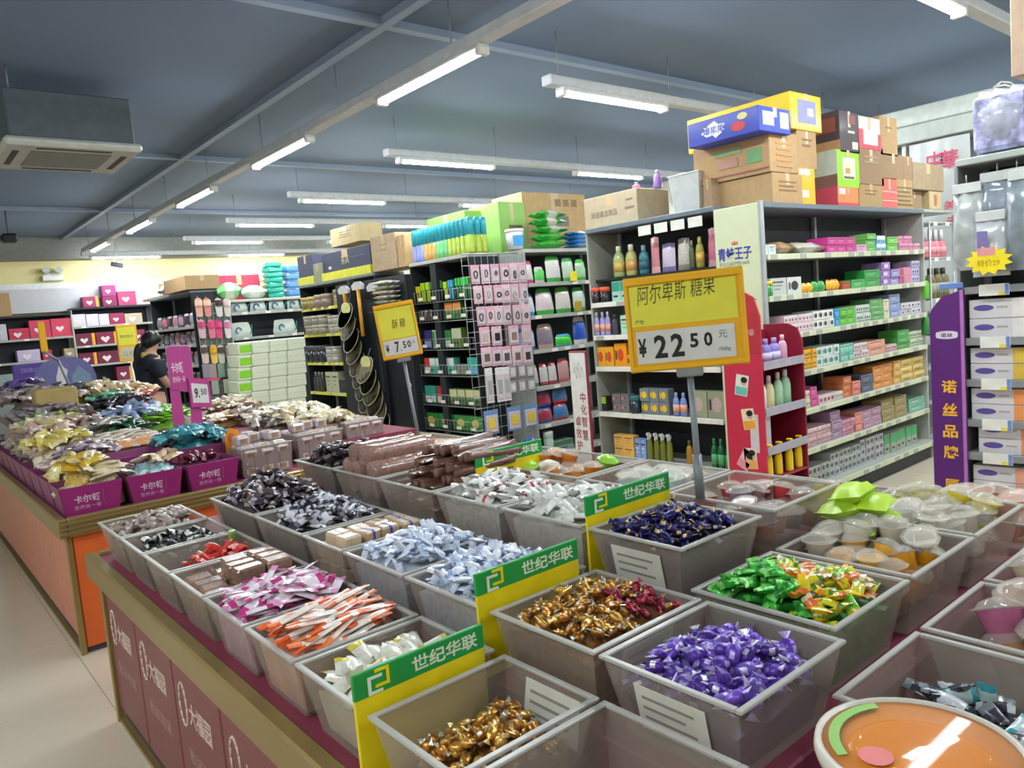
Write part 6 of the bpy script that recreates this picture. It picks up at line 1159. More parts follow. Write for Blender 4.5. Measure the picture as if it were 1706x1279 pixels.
# ------------------------------------------------------------------ right edge: end bay with flat boxes, purple side sign
RYL = 1.60
rz = [1.86, 1.47, 1.20, .98, .765, .585]
m_rsh = mat('8c9090', .5, .2)
rb = bay('end_bay_shelf', 'right hand grey end bay with flat white hair care boxes beside the purple sign', tr(4.45, RYL, 0, RX), 1.25, .38, 2.10, rz[1:], base=.35, cards=(0, m_wcard), strip=m_rsh, topm=mat('a8b0a8', .5), side=m_rsh, back=mat('2c3034', .6))
for i, (z, acc) in enumerate([(1.20, 'e0ddd8'), (.98, 'd8b848'), (.765, 'e89858'), (.585, 'e89060'), (.35, 'e0a088')]):
    for l in range(2):
        for k in range(3):
            y = RYL - .03 - .36 * k - (.03 if i == 3 else 0); h = .082 if i else .10
            t = thing('hair_care_box', f'flat white box with {["black figure", "yellow", "orange", "salmon", "peach"][i]} print, {["lower", "upper"][l]} one in stack {ORD[k]} from the purple sign', 'box', tr(4.47, y, z + .001 + (h + .002) * l, RX), 'flat hair care boxes')
            part('box', MB().cbox(0, 0, 0, .35, .16, h, mat('d4d2d4', .4, noise=.03), .003), t)
            part('colour_block', MB().cbox(.20, -.0012, .002, .29, -.0002, h - .002, mat(acc, .45), .0004), t)
            part('logo_oval', MB().prism([(.07 + .048 * math.cos(q * PI/7), .016 * math.sin(q * PI/7)) for q in range(14)], 0, .0012, mat('5c5098', .5), FYM(0, -.0001, h * .55)), t)
            part('print_line', MB().box(.13, -.001, h * .5, .18, 0, h * .62, mat('b0a8a4', .5)), t)
            if i == 0: part('figure_print', MB().prism([(.26, .02), (.34, .02), (.335, .06), (.30, .075), (.27, .06)], 0, .0014, m_black, FYM(0, -.0002, 0)), t)
for z in rz[1:]:
    t = thing('shelf_ticket', f'white shelf ticket with yellow corner on the rail {z:.2f} metres above floor', 'ticket', FX(4.4385, RYL - .16, z - .02)); t['label'] = f'white shelf ticket, {ORD[rz.index(z) - 1]} from top on the right hand end bay'; part('card', MB().cbox(-.07, -.03, 0, .07, .03, .002, m_wcard, .001), t); part('corner', MB().cbox(.02, -.028, .002, .05, -.012, .0028, m_ycard, .0003), t); part('corner', MB().cbox(.05, -.028, .002, .068, .028, .0028, mat('6c8cc8', .5), .0003), t)
t = thing('purple_sign', 'tall purple side sign with yellow vertical lettering beside the right hand end bay', 'sign', face((4.43, 1.665, 0), (0, -1, 0), (0, 0, 1)))
m_pur = mat('5a2470', .42, noise=.03)
part('panel', MB().prism([(-.085, 0), (.085, 0), (.085, 1.46), (.06, 1.455), (-.02, 1.43), (-.07, 1.37), (-.085, 1.34)], -.008, .008, m_pur), t); part('light_edge', MB().cbox(.068, 0, .008, .086, 1.46, .011, mat('b070b8', .4), .001), t)
m_gy = mat('f0b82c', .45)
for k, (s, z) in enumerate((('诺', .945), ('丝', .82), ('品', .70), ('牌', .585), ('原', .40))): write(s, .075, .07, m_gy, t, Matrix.Translation((.005, z, .0085)), .025, 'letter')
part('oval_plate', MB().prism([(.055 * max(-1, min(1, 1.3 * math.cos(q * PI/8))), 1.225 + .022 * math.sin(q * PI/8)) for q in range(16)], .008, .0095, mat('d8d0e0', .5)), t); write('诺丝', .06, .022, mat('3c2448', .5), t, Matrix.Translation((0, 1.225, .0097)), .01)
tag(place('blue_cap_card', MB().cbox(-.06, 0, -.006, .06, .03, .006, cm('6c88c8'), .003), None, face((4.43, 1.64, 1.47), (0, -1, 0), (0, 0, 1))), 'blue card edge sticking up above the purple sign', 'card')
# wrapped goods on and above the bay
m_wrap = mat('c0c4cc', .12, alpha=.55, noise=.35, scale=14, bump=.8, coat=.8)
def wrapped(M, w, d, h, c, label, seed): 
    t = thing('wrapped_pack', label, 'pack', M); part('contents', MB().cbox(-w*.42, .03, .02, w*.42, d - .03, h*.9, mat(c, .6, noise=.6, scale=18), .02), t)
    g = MB(); q = MB(); pillow(q, h, w, d, m_wrap, nu=8, nv=8, seed=seed); R = Matrix.Translation((0, d * .5, h/2)) @ Matrix.Rotation(PI/2, 4, 'X') @ Matrix.Rotation(PI/2, 4, 'Z'); q.v = [tuple(R @ Vector(v)) for v in q.v]; part('plastic_wrap', q, t)
wrapped(tr(4.47, 1.42, 2.137, RX), .30, .3, .34, 'a8a8cc', 'clear wrapped bundle with lilac print on the right hand end bay', 1); wrapped(tr(4.47, 1.12, 2.137, RX), .28, .3, .30, 'b8c4d0', 'second clear wrapped bundle on the right hand end bay', 2)
def hang_bag(y, x, z0, w, h, c, al, label, seed):
    t = thing('hanging_bag', label, 'bag', tr(x, y, z0, RX), 'clear bags above the flat boxes')
    m_ = mat(c, .15, alpha=al, noise=.3, scale=9, bump=.8, coat=.8); q = pouch(w, h, .10, c, None, seed); q.mats = [m_]; part('bag_film', q, t)
    part('header_card', MB().cbox(-w*.4, .045, h - .02, w*.4, .055, h + .03, mat('c8ccc8', .4), .002), t); part('hook', MB().cyl((0, .05, h + .03), (0, .05, h + .07), .004, m_wire, n=5), t)
for i, (y, x, z0, w, h, c, al, lb) in enumerate([(1.56, 4.40, 1.56, .17, .42, 'c4ccc8', .7, 'pale clear bag hanging at the corner above the flat boxes'), (1.44, 4.36, 1.52, .17, .30, 'd0d4d8', .75, 'white bag with lilac mark hanging low above the flat boxes'), (1.43, 4.44, 1.80, .20, .22, '98a4b0', .8, 'grey bag hanging high above the flat boxes'), (1.28, 4.35, 1.54, .19, .46, '8c98a0', .8, 'dark grey clear bag hanging above the flat boxes'), (1.12, 4.35, 1.54, .19, .46, 'a4acb0', .75, 'silver grey bag hanging at the right edge'), (1.34, 4.43, 1.62, .16, .40, 'b0b8c0', .7, 'middle grey bag hanging behind the dark one')]):
    hang_bag(y, x, z0, w, h, c, al, lb, i)
tag(place('lilac_label', MB().cbox(-.025, -.05, 0, .025, .05, .002, cm('7c70a8'), .001), None, FX(4.352, 1.46, 1.70)), 'lilac label on the white hanging bag', 'label')
shipping(.5, .4, .75, tr(4.44, 1.345, 2.137 + .345, RX), 'tan carton at the top right edge above the wrapped bundles', mat('b49c84', .75))
st = []
for k in range(24): st.append((((.095 if k % 2 else .07) * math.cos(2*PI*k/24)) * 1.15, (.075 if k % 2 else .055) * math.sin(2*PI*k/24)))
t = thing('starburst_card', 'yellow starburst sale card with pink label on the wrapped bags', 'card', FX(4.345, 1.43, 1.60)); part('card', MB().prism(st, 0, .004, mat('f0dc20', .5)), t); part('pink_label', MB().cbox(-.05, .025, .004, .03, .065, .005, cm('e09898'), .001), t); write('特价29', .10, .035, mat('a88c20', .5), t, Matrix.Translation((.0, -.012, .0045)), .0)

# ------------------------------------------------------------------ white framed booth with printed film at the end of the aisle
WX = 7.72
t = thing('film_booth', 'white framed booth hung with film printed in red at the end of the toothpaste aisle', 'booth', tr(0, 0, 0))
y0_, y1_ = yat(1660, WX, 3.0), yat(1462, WX, 3.0); m_wf = mat('c8d0c8', .5)
zt_ = P(1655, 145, x=WX).z; zb_ = P(1655, 180, x=WX).z
part('header_beam', MB().cbox(WX, y0_, zb_ + .02, WX + .5, y1_ + .8, zt_, m_wf, .01), t); part('sub_beam', MB().cbox(WX + .02, y0_, zb_ - .14, WX + .45, y1_ + .8, zb_ + .018, mat('b4bcb4', .5), .008), t)
ya_, yb_ = yat(1612, WX, 2.7), yat(1511, WX, 2.7)
part('film_sheet', MB().grid(lambda u, v: (WX + .05 + .012 * math.sin(7 * u + 3 * v), yb_ + (ya_ - yb_) * u, zb_ - .16 - 1.9 * v), 10, 12, mat('c8cecc', .25, alpha=.92, noise=.06, scale=3, coat=.4)), t)
part('dark_gap', MB().box(WX + .2, yb_ + .3, .2, WX + .22, yb_ + .02, zb_ - .14, mat('56606a', .5)), t); part('dark_gap', MB().box(WX + .2, ya_ - .02, .2, WX + .22, ya_ - .14, zb_ - .14, mat('5c6068', .5)), t)
part('post', MB().cbox(WX + .1, yb_ + .05, 0, WX + .14, yb_ + .09, zb_ - .14, m_white, .004), t); part('post', MB().cbox(WX + .02, ya_ - .16, 0, WX + .07, ya_ - .12, zb_ - .14, m_white, .004), t); part('post', MB().cbox(WX + .02, y1_ + .7, 0, WX + .07, y1_ + .75, zb_ - .14, m_white, .004), t); part('rear_wall', MB().box(WX + .46, y0_, 0, WX + .48, y1_ + .8, zb_, mat('9ca4a4', .6)), t)
for s, px, py, w, h in (('中', 1557, 268, .14, .17), ('華', 1581, 265, .16, .17), ('美', 1583, 341, .11, .08), ('未来', 1598, 366, .22, .10)):
    p = P(px, py, x=WX + .02); write(s, w, h, mat('cc4c6c', .5), t, FX(WX + .02, p.y, p.z), .01, 'letter')
part('swoosh', MB().tube([P(1590, 318, x=WX + .02), P(1600, 312, x=WX + .02), P(1610, 302, x=WX + .02), P(1617, 290, x=WX + .02)], .012, mat('cc4c6c', .5), n=5), t)
for k in range(2): part('cable', MB().tube([P(1655 + 4 * k, 146 - 2 * k, x=WX), P(1668 + 6 * k, 136 + 5 * k, x=WX), P(1684, 137 + 7 * k, x=WX), P(1695, 150 + 4 * k, x=WX)], .009, m_white, n=5), t)
# narrow wire rack at the end of the toothpaste gondola
nx0, nx1, ny = 6.92, 7.16, 2.72
t = thing('narrow_rack', 'narrow dark wire rack of bottles at the end of the toothpaste gondola', 'rack', tr(0, 0, 0)); nzs = [2.0, 1.70, 1.35, 1.05, .75, .45, .15]
nx1 = xat(1588, ny, 1.8)
for x in (nx0, nx1): 
    for y in (ny, ny + .3): part('upright', MB().cyl((x, y, 0), (x, y, 2.0), .008, m_wire, n=6), t)
part('back_sheet', MB().box(nx0, ny + .3, 0, nx1, ny + .31, 2.0, m_dark), t)
for z in nzs:
    s = part('shelf', MB().cbox(nx0, ny, z - .012, nx1, ny + .3, z, m_shelf, .002), t)
    for k in range(2): part('price_card', pcard(m_wcard), s, tr(nx0 + (nx1 - nx0) * (.25 + .5 * k), ny - .002, z - .018))
def nr(z, px0, px1, n, h, desc, mk, nm, cat): run('y', ny, z, px0, px1, n, 1, h, nm, desc, cat, 'narrow wire rack', mk, d=.09, inset=.04)
nr(1.70, 1545, 1580, 4, .24, 'white topped pink', B_('d87c8c', 'd8d8dc', 'e09098', ch=.4), 'wash_bottle', 'bottle'); nr(1.35, 1546, 1554, 1, .2, 'lime green', B_('6cb83c', '4c7c30'), 'juice_bottle', 'bottle'); nr(1.35, 1555, 1586, 3, .26, 'olive brown', B_('6c6040', '3c3c2c', '98a080'), 'oil_bottle', 'bottle'); nr(1.05, 1547, 1570, 3, .2, 'leaf green', B_('3c8440', '98a890'), 'wash_bottle', 'bottle')
for k, (px0, px1, pt, z, c, lb) in enumerate([(1521, 1572, 287, 2.13, 'a08c70', 'flat brown carton over the narrow rack'), ]):
    a = P(px0, 326, y=2.80); b = P(px1, pt, y=2.80); shipping(b.x - a.x, .4, b.z - a.z, tr(a.x, 2.80, 2.12 + .16), lb, mat(c, .75)); 
a = P(1522, 355, y=2.80); b = P(1570, 326, y=2.80)
shipping((b.x - a.x) * .5, .4, .155, tr(a.x, 2.85, 2.12), 'dark brown carton under the flat one over the narrow rack', m_card2); shipping((b.x - a.x) * .4, .3, .155, tr(a.x + (b.x - a.x) * .55, 2.8, 2.12), 'small beige carton with red print beside the dark brown one', mat('c4b084', .75), front_print=lambda t, M, w, h: patch(t, M, -w * .1, w * .1, -h * .3, h * .3, 'b86c5c'))
part('top_shelf', MB().cbox(6.875, 2.78, 2.09, 7.6, 3.2, 2.115, m_shelf, .003), t)

# ================================================================== GOODS ON THE BAKERY COUNTER
m_mag = mat('9a2c74', .42, noise=.03); m_magside = mat('8a4470', .4, alpha=.9, noise=.04); m_wtx = mat('e4d0e0', .5)
def bin_(x0, x1, y0, y1, base, h, label, front=True):
    t = thing('bakery_bin', label, 'bin', tr((x0 + x1) / 2, (y0 + y1) / 2, base), 'purple bins on the bakery counter'); w, d = x1 - x0, y1 - y0
    g = MB(); k = .022
    lo = [(-w/2 + k, -d/2 + k, 0), (w/2 - k, -d/2 + k, 0), (w/2 - k, d/2 - k, 0), (-w/2 + k, d/2 - k, 0)]; hi = [(-w/2, -d/2, h), (w/2, -d/2, h), (w/2, d/2, h), (-w/2, d/2, h)]
    sheet(g, lo, hi, m_magside, .003); g.box(-w/2 + k, -d/2 + k, 0, w/2 - k, d/2 - k, .003, m_magside); part('bin_body', g, t)
    if front:
        M = face((0, -d/2 + k/2 - .006, h/2), (1, 0, 0), (0, -k, h)); p = part('front_card', MB().prism([(-w/2 + k + .004, -h/2), (w/2 - k - .004, -h/2), (w/2 - .002, h/2), (-w/2 + .002, h/2)], 0, .003, m_mag), t, M)
        write('卡尔顿', w * .40, h * .27, m_wtx, p, Matrix.Translation((-w * .08, h * .06, .0032)), .015); write('营养美一餐', w * .42, h * .15, mat('c89cc0', .5), p, Matrix.Translation((-w * .08, -h * .22, .0032)), .0)
        part('divider_line', MB().box(w * .17, -h * .2, .003, w * .175, h * .3, .0036, mat('b878a8', .5)), p)
    return (x0, x1, y0, y1, base, h)
B0 = TOP + .002
bins = [bin_(.612, .905, 4.33, 4.60, B0, .15, 'front purple bin at the corner of the bakery counter'), bin_(.925, 1.205, 4.33, 4.60, B0, .15, 'second front purple bin from the corner of the bakery counter'), bin_(1.225, 1.515, 4.33, 4.60, B0, .15, 'third front purple bin beside the clear crates')]
for k in range(9): bin_(.612, .92, 4.62 + .34 * k, 4.94 + .34 * k, B0, .15, f'side purple bin, {ORD[k]} behind the front corner bin of the bakery counter', False)
part('riser', MB().cbox(.94, 4.64, TOP, 2.9, 7.7, TOP + .07, m_deck, .004), TA); part('riser', MB().cbox(1.27, 4.98, TOP + .07, 2.58, 7.4, TOP + .15, m_deck, .004), TA)
bin_(.94, 1.25, 4.66, 4.98, TOP + .072, .14, 'raised purple bin behind the second front bin', True); bin_(1.27, 1.6, 4.66, 4.98, TOP + .072, .13, 'raised purple bin holding the teal packs', False)
def pile(px, py, z, rx, ry, n, cols, w, h, t, name, label, cat, seed, hz=.07, tilt=.35, grp=None, rz=None, ground=None, at=None):
    """a mound of like packs whose middle shows at this pixel at height z"""
    c = P(px, py, z=z)
    ymax = 7.5 - (py - 634) * .022
    if at: c = Vector(at); z = c.z
    elif c.y > ymax: c = P(px, py, y=ymax); z = c.z
    low = c.y < 4.64
    if low: c = P(px, py, y=4.465); z = c.z; rx, ry = min(rx, .10), min(ry, .085)
    if c.x < .64 + rx: c.x = .64 + rx
    w *= .88; h *= .88; rr = random.Random(seed); n = int(n * 2.1); ms = [cached((name, cc, w, h, t), lambda: pillow(MB(), w, h, t, film(cc[0], .1), film(cc[1], .1), seed=seed + i, nu=6, nv=4), name) for i, cc in enumerate(cols)]
    gz_ = ground if ground is not None else TOP + .06
    if low: gz_ = TOP + .012; rx_, ry_ = rx * .9, ry * .9
    g = MB(); g.grid(lambda u, v: (c.x + rx * .86 * math.cos(2*PI*u) * math.cos(v*PI/2), c.y + ry * .86 * math.sin(2*PI*u) * math.cos(v*PI/2), gz_ + max(.01, z - t - gz_) * math.sin(v*PI/2) ** .6), 12, 4, film(cols[0][0], 0, .5, .3), smooth=False)
    o = place('heap_of_' + name, g); o['kind'] = 'stuff'
    for i in range(n):
        r = math.sqrt((i + .5) / n); a = i * 2.4 + rr.uniform(-.3, .3); u, v = r * math.cos(a), r * math.sin(a)
        zz = z - hz * r * r + rr.uniform(-.008, .012)
        o = place(name, rr.choice(ms), None, Matrix.Translation((c.x + rx * u, c.y + ry * v, zz)) @ Matrix.Rotation((rr.uniform(0, 6.28) if rz is None else rz + rr.uniform(-.3, .3)), 4, 'Z') @ Matrix.Rotation(rr.gauss(0, tilt), 4, 'Y') @ Matrix.Rotation(rr.gauss(0, tilt), 4, 'X'))
        tag(o, label, cat, grp or label)
PK = 'snack'
pile(135, 806, .83, .11, .10, 12, [('e8a860', 'e0d8cc'), ('d8d4cc', 'e8b878')], .11, .075, .03, 'orange_cake_pack', 'orange and clear cake pack in the corner front bin', PK, 1, .03)
pile(172, 776, .90, .14, .12, 14, [('e0d0ac', 'c8b890'), ('d8c8a0', 'e8e0cc')], .16, .035, .025, 'cream_finger_pack', 'cream finger biscuit pack behind the corner front bin', PK, 2, .04, .15, rz=.1)
pile(112, 765, .90, .12, .14, 12, [('d8b83c', 'e8dca0'), ('c8a030', 'e8e0b8')], .12, .08, .035, 'yellow_cake_pack', 'yellow cake pack in the second side bin', PK, 3, .04)
pile(140, 740, .92, .16, .13, 14, [('a08890', 'd8ccd0'), ('c4bcc4', '8c7078')], .13, .06, .025, 'plum_striped_pack', 'plum grey striped pack behind the yellow cake packs', PK, 4, .05)
pile(95, 722, .95, .18, .13, 16, [('d8c464', 'e4d898'), ('ccb858', 'dcd0a0')], .12, .09, .04, 'pale_yellow_roll', 'pale yellow sponge roll on the bakery counter', PK, 5, .05)
pile(35, 705, .93, .16, .22, 18, [('d8bca8', 'e4d8cc'), ('c8a898', 'dcc8bc'), ('d4c490', 'e0d8c0')], .11, .08, .035, 'pinkish_roll_pack', 'pinkish bread roll pack at the left of the bakery counter', PK, 6, .05)
pile(110, 695, .97, .22, .16, 18, [('c8ac9c', 'd8c8bc'), ('b89888', 'd0bcb0')], .11, .07, .03, 'rosy_roll_pack', 'rosy brown roll pack behind the pale yellow rolls', PK, 7, .05)
pile(40, 683, 1.02, .28, .20, 16, [('887c7c', 'a49898'), ('786c6c', '9c9090')], .17, .12, .05, 'grey_mesh_bag', 'grey brown mesh bag of bread at the left', PK, 8, .06)
pile(15, 655, 1.06, .3, .3, 14, [('a08c80', 'c4b4ac'), ('8c7880', 'b4a4ac')], .15, .1, .05, 'dusty_pink_pack', 'dusty pink brown pack at the far left of the bakery counter', PK, 9, .06)
pile(80, 646, 1.08, .34, .24, 18, [('4c444c', '6c6068'), ('3c363e', '58505c')], .17, .1, .05, 'dark_bread_pack', 'dark purple brown bread pack in the far heap', PK, 10, .06)
pile(42, 634, 1.1, .14, .12, 5, [('6c54a0', '8c78b8')], .15, .1, .04, 'violet_pack', 'violet pack on the dark bread packs', PK, 11, .03)
t = thing('tan_crate', 'tan open crate with pale packs among the bakery heaps', 'crate', tr(P(92, 676, y=6.5).x, 6.5, P(92, 676, y=6.5).z)); part('crate_body', MB().cbox(-.13, -.10, 0, .14, .10, .13, mat('b09860', .6), .008), t); part('lining', MB().cbox(-.115, -.085, .127, .125, .085, .134, mat('8c7848', .7), .004), t)
pile(92, 692, .95, .16, .06, 6, [('d0d488', 'a8c048')], .12, .06, .03, 'lime_yellow_pack', 'pale lime pack before the tan crate', PK, 12, .02); pile(62, 698, .95, .1, .06, 4, [('78c078', 'a8d898')], .14, .06, .03, 'mint_green_pack', 'mint green pack left of the tan crate', PK, 13, .02)
pile(150, 641, 1.08, .34, .26, 26, [('d0b48c', 'dcc8a8'), ('c8a878', 'd8c4a0'), ('dcc49c', 'e4d4b8')], .13, .09, .05, 'tan_bun_pack', 'tan bun pack in the big cream coloured heap', PK, 14, .07)
pile(202, 642, 1.06, .26, .2, 14, [('d8bc8c', 'e4d0a8'), ('d0b07c', 'dcc8a0')], .13, .09, .05, 'golden_bun_pack', 'golden bun pack before the woman in black', PK, 15, .06)
pile(182, 655, 1.03, .16, .10, 9, [('78b898', '98d0b4'), ('68a888', '8cc4a8')], .14, .06, .03, 'mint_pack', 'mint green pack beside the dark packs', PK, 16, .04); pile(222, 652, 1.02, .18, .12, 8, [('d88878', 'e8a898'), ('c87868', 'd8d0c8')], .13, .06, .03, 'coral_pack', 'coral pack at the back of the bakery counter', PK, 17, .04)
pile(200, 663, 1.02, .22, .14, 14, [('38303a', '544854'), ('2c2830', '483c48')], .14, .06, .035, 'black_cherry_pack', 'black cherry coloured pack in the middle of the counter', PK, 18, .05)
pile(222, 677, .99, .28, .18, 22, [('98a8c4', 'b8c4d8'), ('8898b8', 'a8b4cc')], .15, .07, .035, 'light_blue_pack', 'light blue grey pack beside the green ones', PK, 19, .07)
pile(272, 681, .99, .22, .16, 26, [('78c032', '98d858'), ('68b028', '8ccc4c'), ('90cc48', 'b0dc70')], .16, .05, .025, 'lime_green_pack', 'shiny lime green pack under the purple cook sign', PK, 20, .07, .25)
pile(175, 700, .95, .22, .12, 16, [('a8a49c', 'c8c4bc'), ('989488', 'b8b4a8')], .18, .05, .03, 'grey_roll_pack', 'grey wrapped roll in the middle of the bakery counter', PK, 21, .04, .15); pile(215, 705, .95, .16, .10, 12, [('2c6444', '487c5c'), ('245838', '3c7050')], .12, .06, .03, 'dark_green_pack', 'dark green pack behind the cream sticks', PK, 22, .04)
pile(192, 722, .93, .22, .12, 18, [('c8bcac', 'dcd4c8'), ('bcb09c', 'd4c8b8')], .20, .035, .022, 'cream_stick_pack', 'cream stick biscuit pack behind the orange loaf', PK, 23, .05, .12, rz=.25); pile(228, 737, .91, .2, .05, 4, [('e0a070', 'c0d0d4')], .26, .08, .05, 'orange_loaf_pack', 'long orange wrapped loaf behind the second front bin', PK, 24, .02, .08, rz=.12)
pile(315, 715, .98, .21, .15, 26, [('3c8c98', '58a8b0'), ('2c7884', '48949c'), ('58a0a8', '80bcc0')], .10, .09, .045, 'teal_cake_pack', 'teal wrapped cake in the raised bin', PK, 25, .05)
pile(322, 757, .86, .12, .10, 10, [('5c1c2c', '7c3040'), ('4c1824', '6c2838')], .09, .07, .04, 'dark_red_jelly_pack', 'dark red jelly pack in the third front bin', PK, 26, .02); pile(250, 778, .86, .12, .10, 12, [('a0c8d0', 'd8e0dc'), ('8cb8c4', 'c8d8d8')], .09, .08, .05, 'pale_blue_pudding', 'pale blue pudding pack in the second front bin', PK, 27, .03)
pile(262, 758, .92, .12, .06, 5, [('d8b890', 'e4d0b8')], .13, .07, .03, 'peach_pack', 'peach pack at the back of the second front bin', PK, 28, .02)
pile(375, 668, .97, .26, .18, 20, [('c8b498', 'dccdb8'), ('b8a488', 'd4c4ac')], .16, .08, .04, 'beige_pastry_pack', 'beige pastry pack right of the purple cook sign', PK, 29, .05); pile(375, 690, .94, .18, .10, 10, [('c8a868', 'e0d4bc'), ('d0b478', 'dcd4c4')], .18, .09, .03, 'gold_pastry_pack', 'flat golden pastry pack in front of the beige ones', PK, 30, .02, .12)
pile(425, 680, .96, .16, .12, 10, [('b8ac9c', 'd8d0c4'), ('a89480', 'ccc0b0')], .16, .09, .04, 'brown_clear_pack', 'clear brown pack between the pastries and puffs', PK, 31, .04); pile(460, 696, .93, .16, .08, 6, [('8c8880', 'a8a49c')], .2, .08, .04, 'grey_clear_bag', 'grey clear bag behind the crates', PK, 32, .02)
pile(480, 678, .98, .30, .22, 30, [('d8cca8', 'e4dcc4'), ('ccbc94', 'dcd0b0'), ('e0d8bc', 'e8e0cc')], .12, .09, .055, 'cream_puff_pack', 'cream puff pack in the pale heap before the tissue stacks', PK, 33, .07); pile(535, 688, .95, .22, .14, 16, [('d4c8a4', 'e0d8c0'), ('c8b890', 'd8ccac')], .12, .08, .05, 'cream_puff_pack', 'cream puff pack at the right end of the pale heap', PK, 34, .05)
for k, (c1, c2, w_) in enumerate((('d8c050', 'e8dca0', .11), ('c8a89c', 'dcc8c0', .1), ('d0b890', 'e4d8c0', .11), ('a89098', 'c8b8bc', .1), ('d4c4a4', 'e0d8c8', .12), ('b8988c', 'd0bcb4', .11), ('c4bcc0', 'd8d4d4', .1), ('9c8480', 'b8a8a4', .12))):
    pile(0, 0, 0, .12, .13, 8, [(c1, c2), (c2, c1)], w_, .07, .035, 'side_bin_pack', f'{["yellow", "rose beige", "wheat coloured", "plum grey", "pale straw", "dusty brown", "silver grey", "cocoa grey"][k]} pack in the {ORD[k]} purple side bin from the front corner', PK, 70 + k, .03, .3, at=(.768, 4.80 + .34 * k, .885 + .01 * (k % 3)), ground=TOP + .02)
# clear crates of little square cakes
m_crate = mat('b4a8a4', .22, alpha=.5, noise=.03, coat=.4); m_cake = mat('c8bcbc', .25, noise=.1, scale=30, coat=.5, jit=.08); m_cakel = mat('9c8064', .4, noise=.2, scale=30)
def cake_mesh():
    g = MB().cbox(-.042, -.042, 0, .042, .042, .055, m_cake, .010); g.cbox(-.026, -.026, .052, .026, .026, .057, m_cakel, .003); g.cbox(-.024, -.0425, .012, .024, -.040, .044, m_cakel, .002); return g.mesh('square_cake')
cake = cake_mesh()
for k, (pl, pr, y) in enumerate(((403, 488, 4.42), (497, 572, 4.56), (578, 640, 4.72))):
    x0, x1 = xat(pl, y, .78), xat(pr, y, .78); w = x1 - x0; d = .36; h = .17
    nm = ['left', 'middle', 'right'][k]; t = thing('clear_crate', f'{nm} clear ribbed crate of square cakes on the bakery counter', 'crate', tr((x0 + x1) / 2, y + d / 2, B0), 'clear crates of square cakes'); g = MB()
    lo = [(-w/2 + .012, -d/2 + .012, 0), (w/2 - .012, -d/2 + .012, 0), (w/2 - .012, d/2 - .012, 0), (-w/2 + .012, d/2 - .012, 0)]; hi = [(-w/2, -d/2, h), (w/2, -d/2, h), (w/2, d/2, h), (-w/2, d/2, h)]
    sheet(g, lo, hi, m_crate, .003); g.box(-w/2 + .012, -d/2 + .012, 0, w/2 - .012, d/2 - .012, .003, m_crate); part('crate_body', g, t)
    for q in range(5): part('rib', MB().cyl((-w/2 + w * q / 4 * .96 + .02 * w, -d/2 + .012, .01), (-w/2 + w * q / 4 * .96 + .02 * w, -d/2 - .001, h), .004, m_crate, n=5), t)
    part('rim', MB().cbox(-w/2 - .006, -d/2 - .006, h - .002, w/2 + .006, -d/2 + .004, h + .006, m_rim, .002).cbox(-w/2 - .006, d/2 - .004, h - .002, w/2 + .006, d/2 + .006, h + .006, m_rim, .002), t)
    rr = random.Random(k); nx = int((w - .02) / .088)
    for l in range(4 if k < 2 else 3):
        for j in range(4):
            for i in range(nx):
                if l == 3 and (j == 0 or rr.random() < .35): continue
                tx = rr.uniform(-.1, .1) + (-.45 if l >= 2 and j == 0 else 0)
                tag(place('square_cake', cake, None, tr((x0 + x1) / 2 - w/2 + .012 + (w - .024) * (i + .5) / nx + rr.uniform(-.004, .004), y + .05 + .085 * j, B0 + .006 + .058 * l, rr.uniform(-.12, .12), -tx if l >= 2 else 0)), f'mauve wrapped square cake with brown label in the {nm} clear crate', 'cake', f'square cakes in the {nm} clear crate')
# orange die cut card beside the teal packs
p = P(391, 752, y=4.62); t = thing('orange_card', 'orange shaped price card standing beside the teal cakes', 'sign', FYM(p.x, 4.62, .84)); part('card', MB().prism([(-.05, -.12), (.075, -.12), (.08, .05), (.045, .07), (.03, .13), (-.02, .15), (-.05, .1)], 0, .004, mat('e8982c', .5)), t); part('price_label', MB().cbox(.0, -.06, .004, .055, .0, .005, cm('d0c8c4'), .001), t); part('round_print', MB().prism([(-.012 + .025 * math.cos(k * PI/6), .09 + .025 * math.sin(k * PI/6)) for k in range(12)], .004, .005, mat('d06840', .5)), t)
# purple bakery sign
y_s = 5.55; a = P(276, 577, y=y_s); b = P(325, 648, y=y_s); w_ = b.x - a.x; zt_, zb_ = a.z, b.z
t = thing('bakery_sign', 'purple sign with white lettering and a price card rising from the lime green packs', 'sign', tr(0, 0, 0)); M = FYM((a.x + b.x) / 2, y_s, (zt_ + zb_) / 2); hh = zt_ - zb_; m_ms = mat('b8448c', .45, noise=.03); m_edge = mat('e4c0d8', .5)
pts = [(-w_/2, -hh/2 + .02), (w_ * .46, -hh/2 - .02), (w_/2, hh * .38), (w_ * .42, hh/2 - .01), (-w_ * .42, hh/2), (-w_/2, hh * .42)]
part('edge', MB().prism([(x * 1.04, y * 1.03) for x, y in pts], -.006, -.001, m_edge), t, M); s_ = part('panel', MB().prism(pts, -.001, .004, m_ms), t, M)
write('卡尔顿', w_ * .5, hh * .24, mat('f0dcea', .5), s_, Matrix.Translation((-w_ * .15, hh * .02, .0042)), .02); write('营养美一餐', w_ * .52, hh * .13, mat('e4c4da', .5), s_, Matrix.Translation((-w_ * .13, -hh * .24, .0042)), .01)
for x in (-w_ * .42, w_ * .36): part('leg', MB().prism([(x - .03, -hh/2 - .30), (x + .05, -hh/2 - .30), (x + .045, -hh/2 + .04), (x - .02, -hh/2 + .04)], -.004, -.0005, m_ms), t, M)
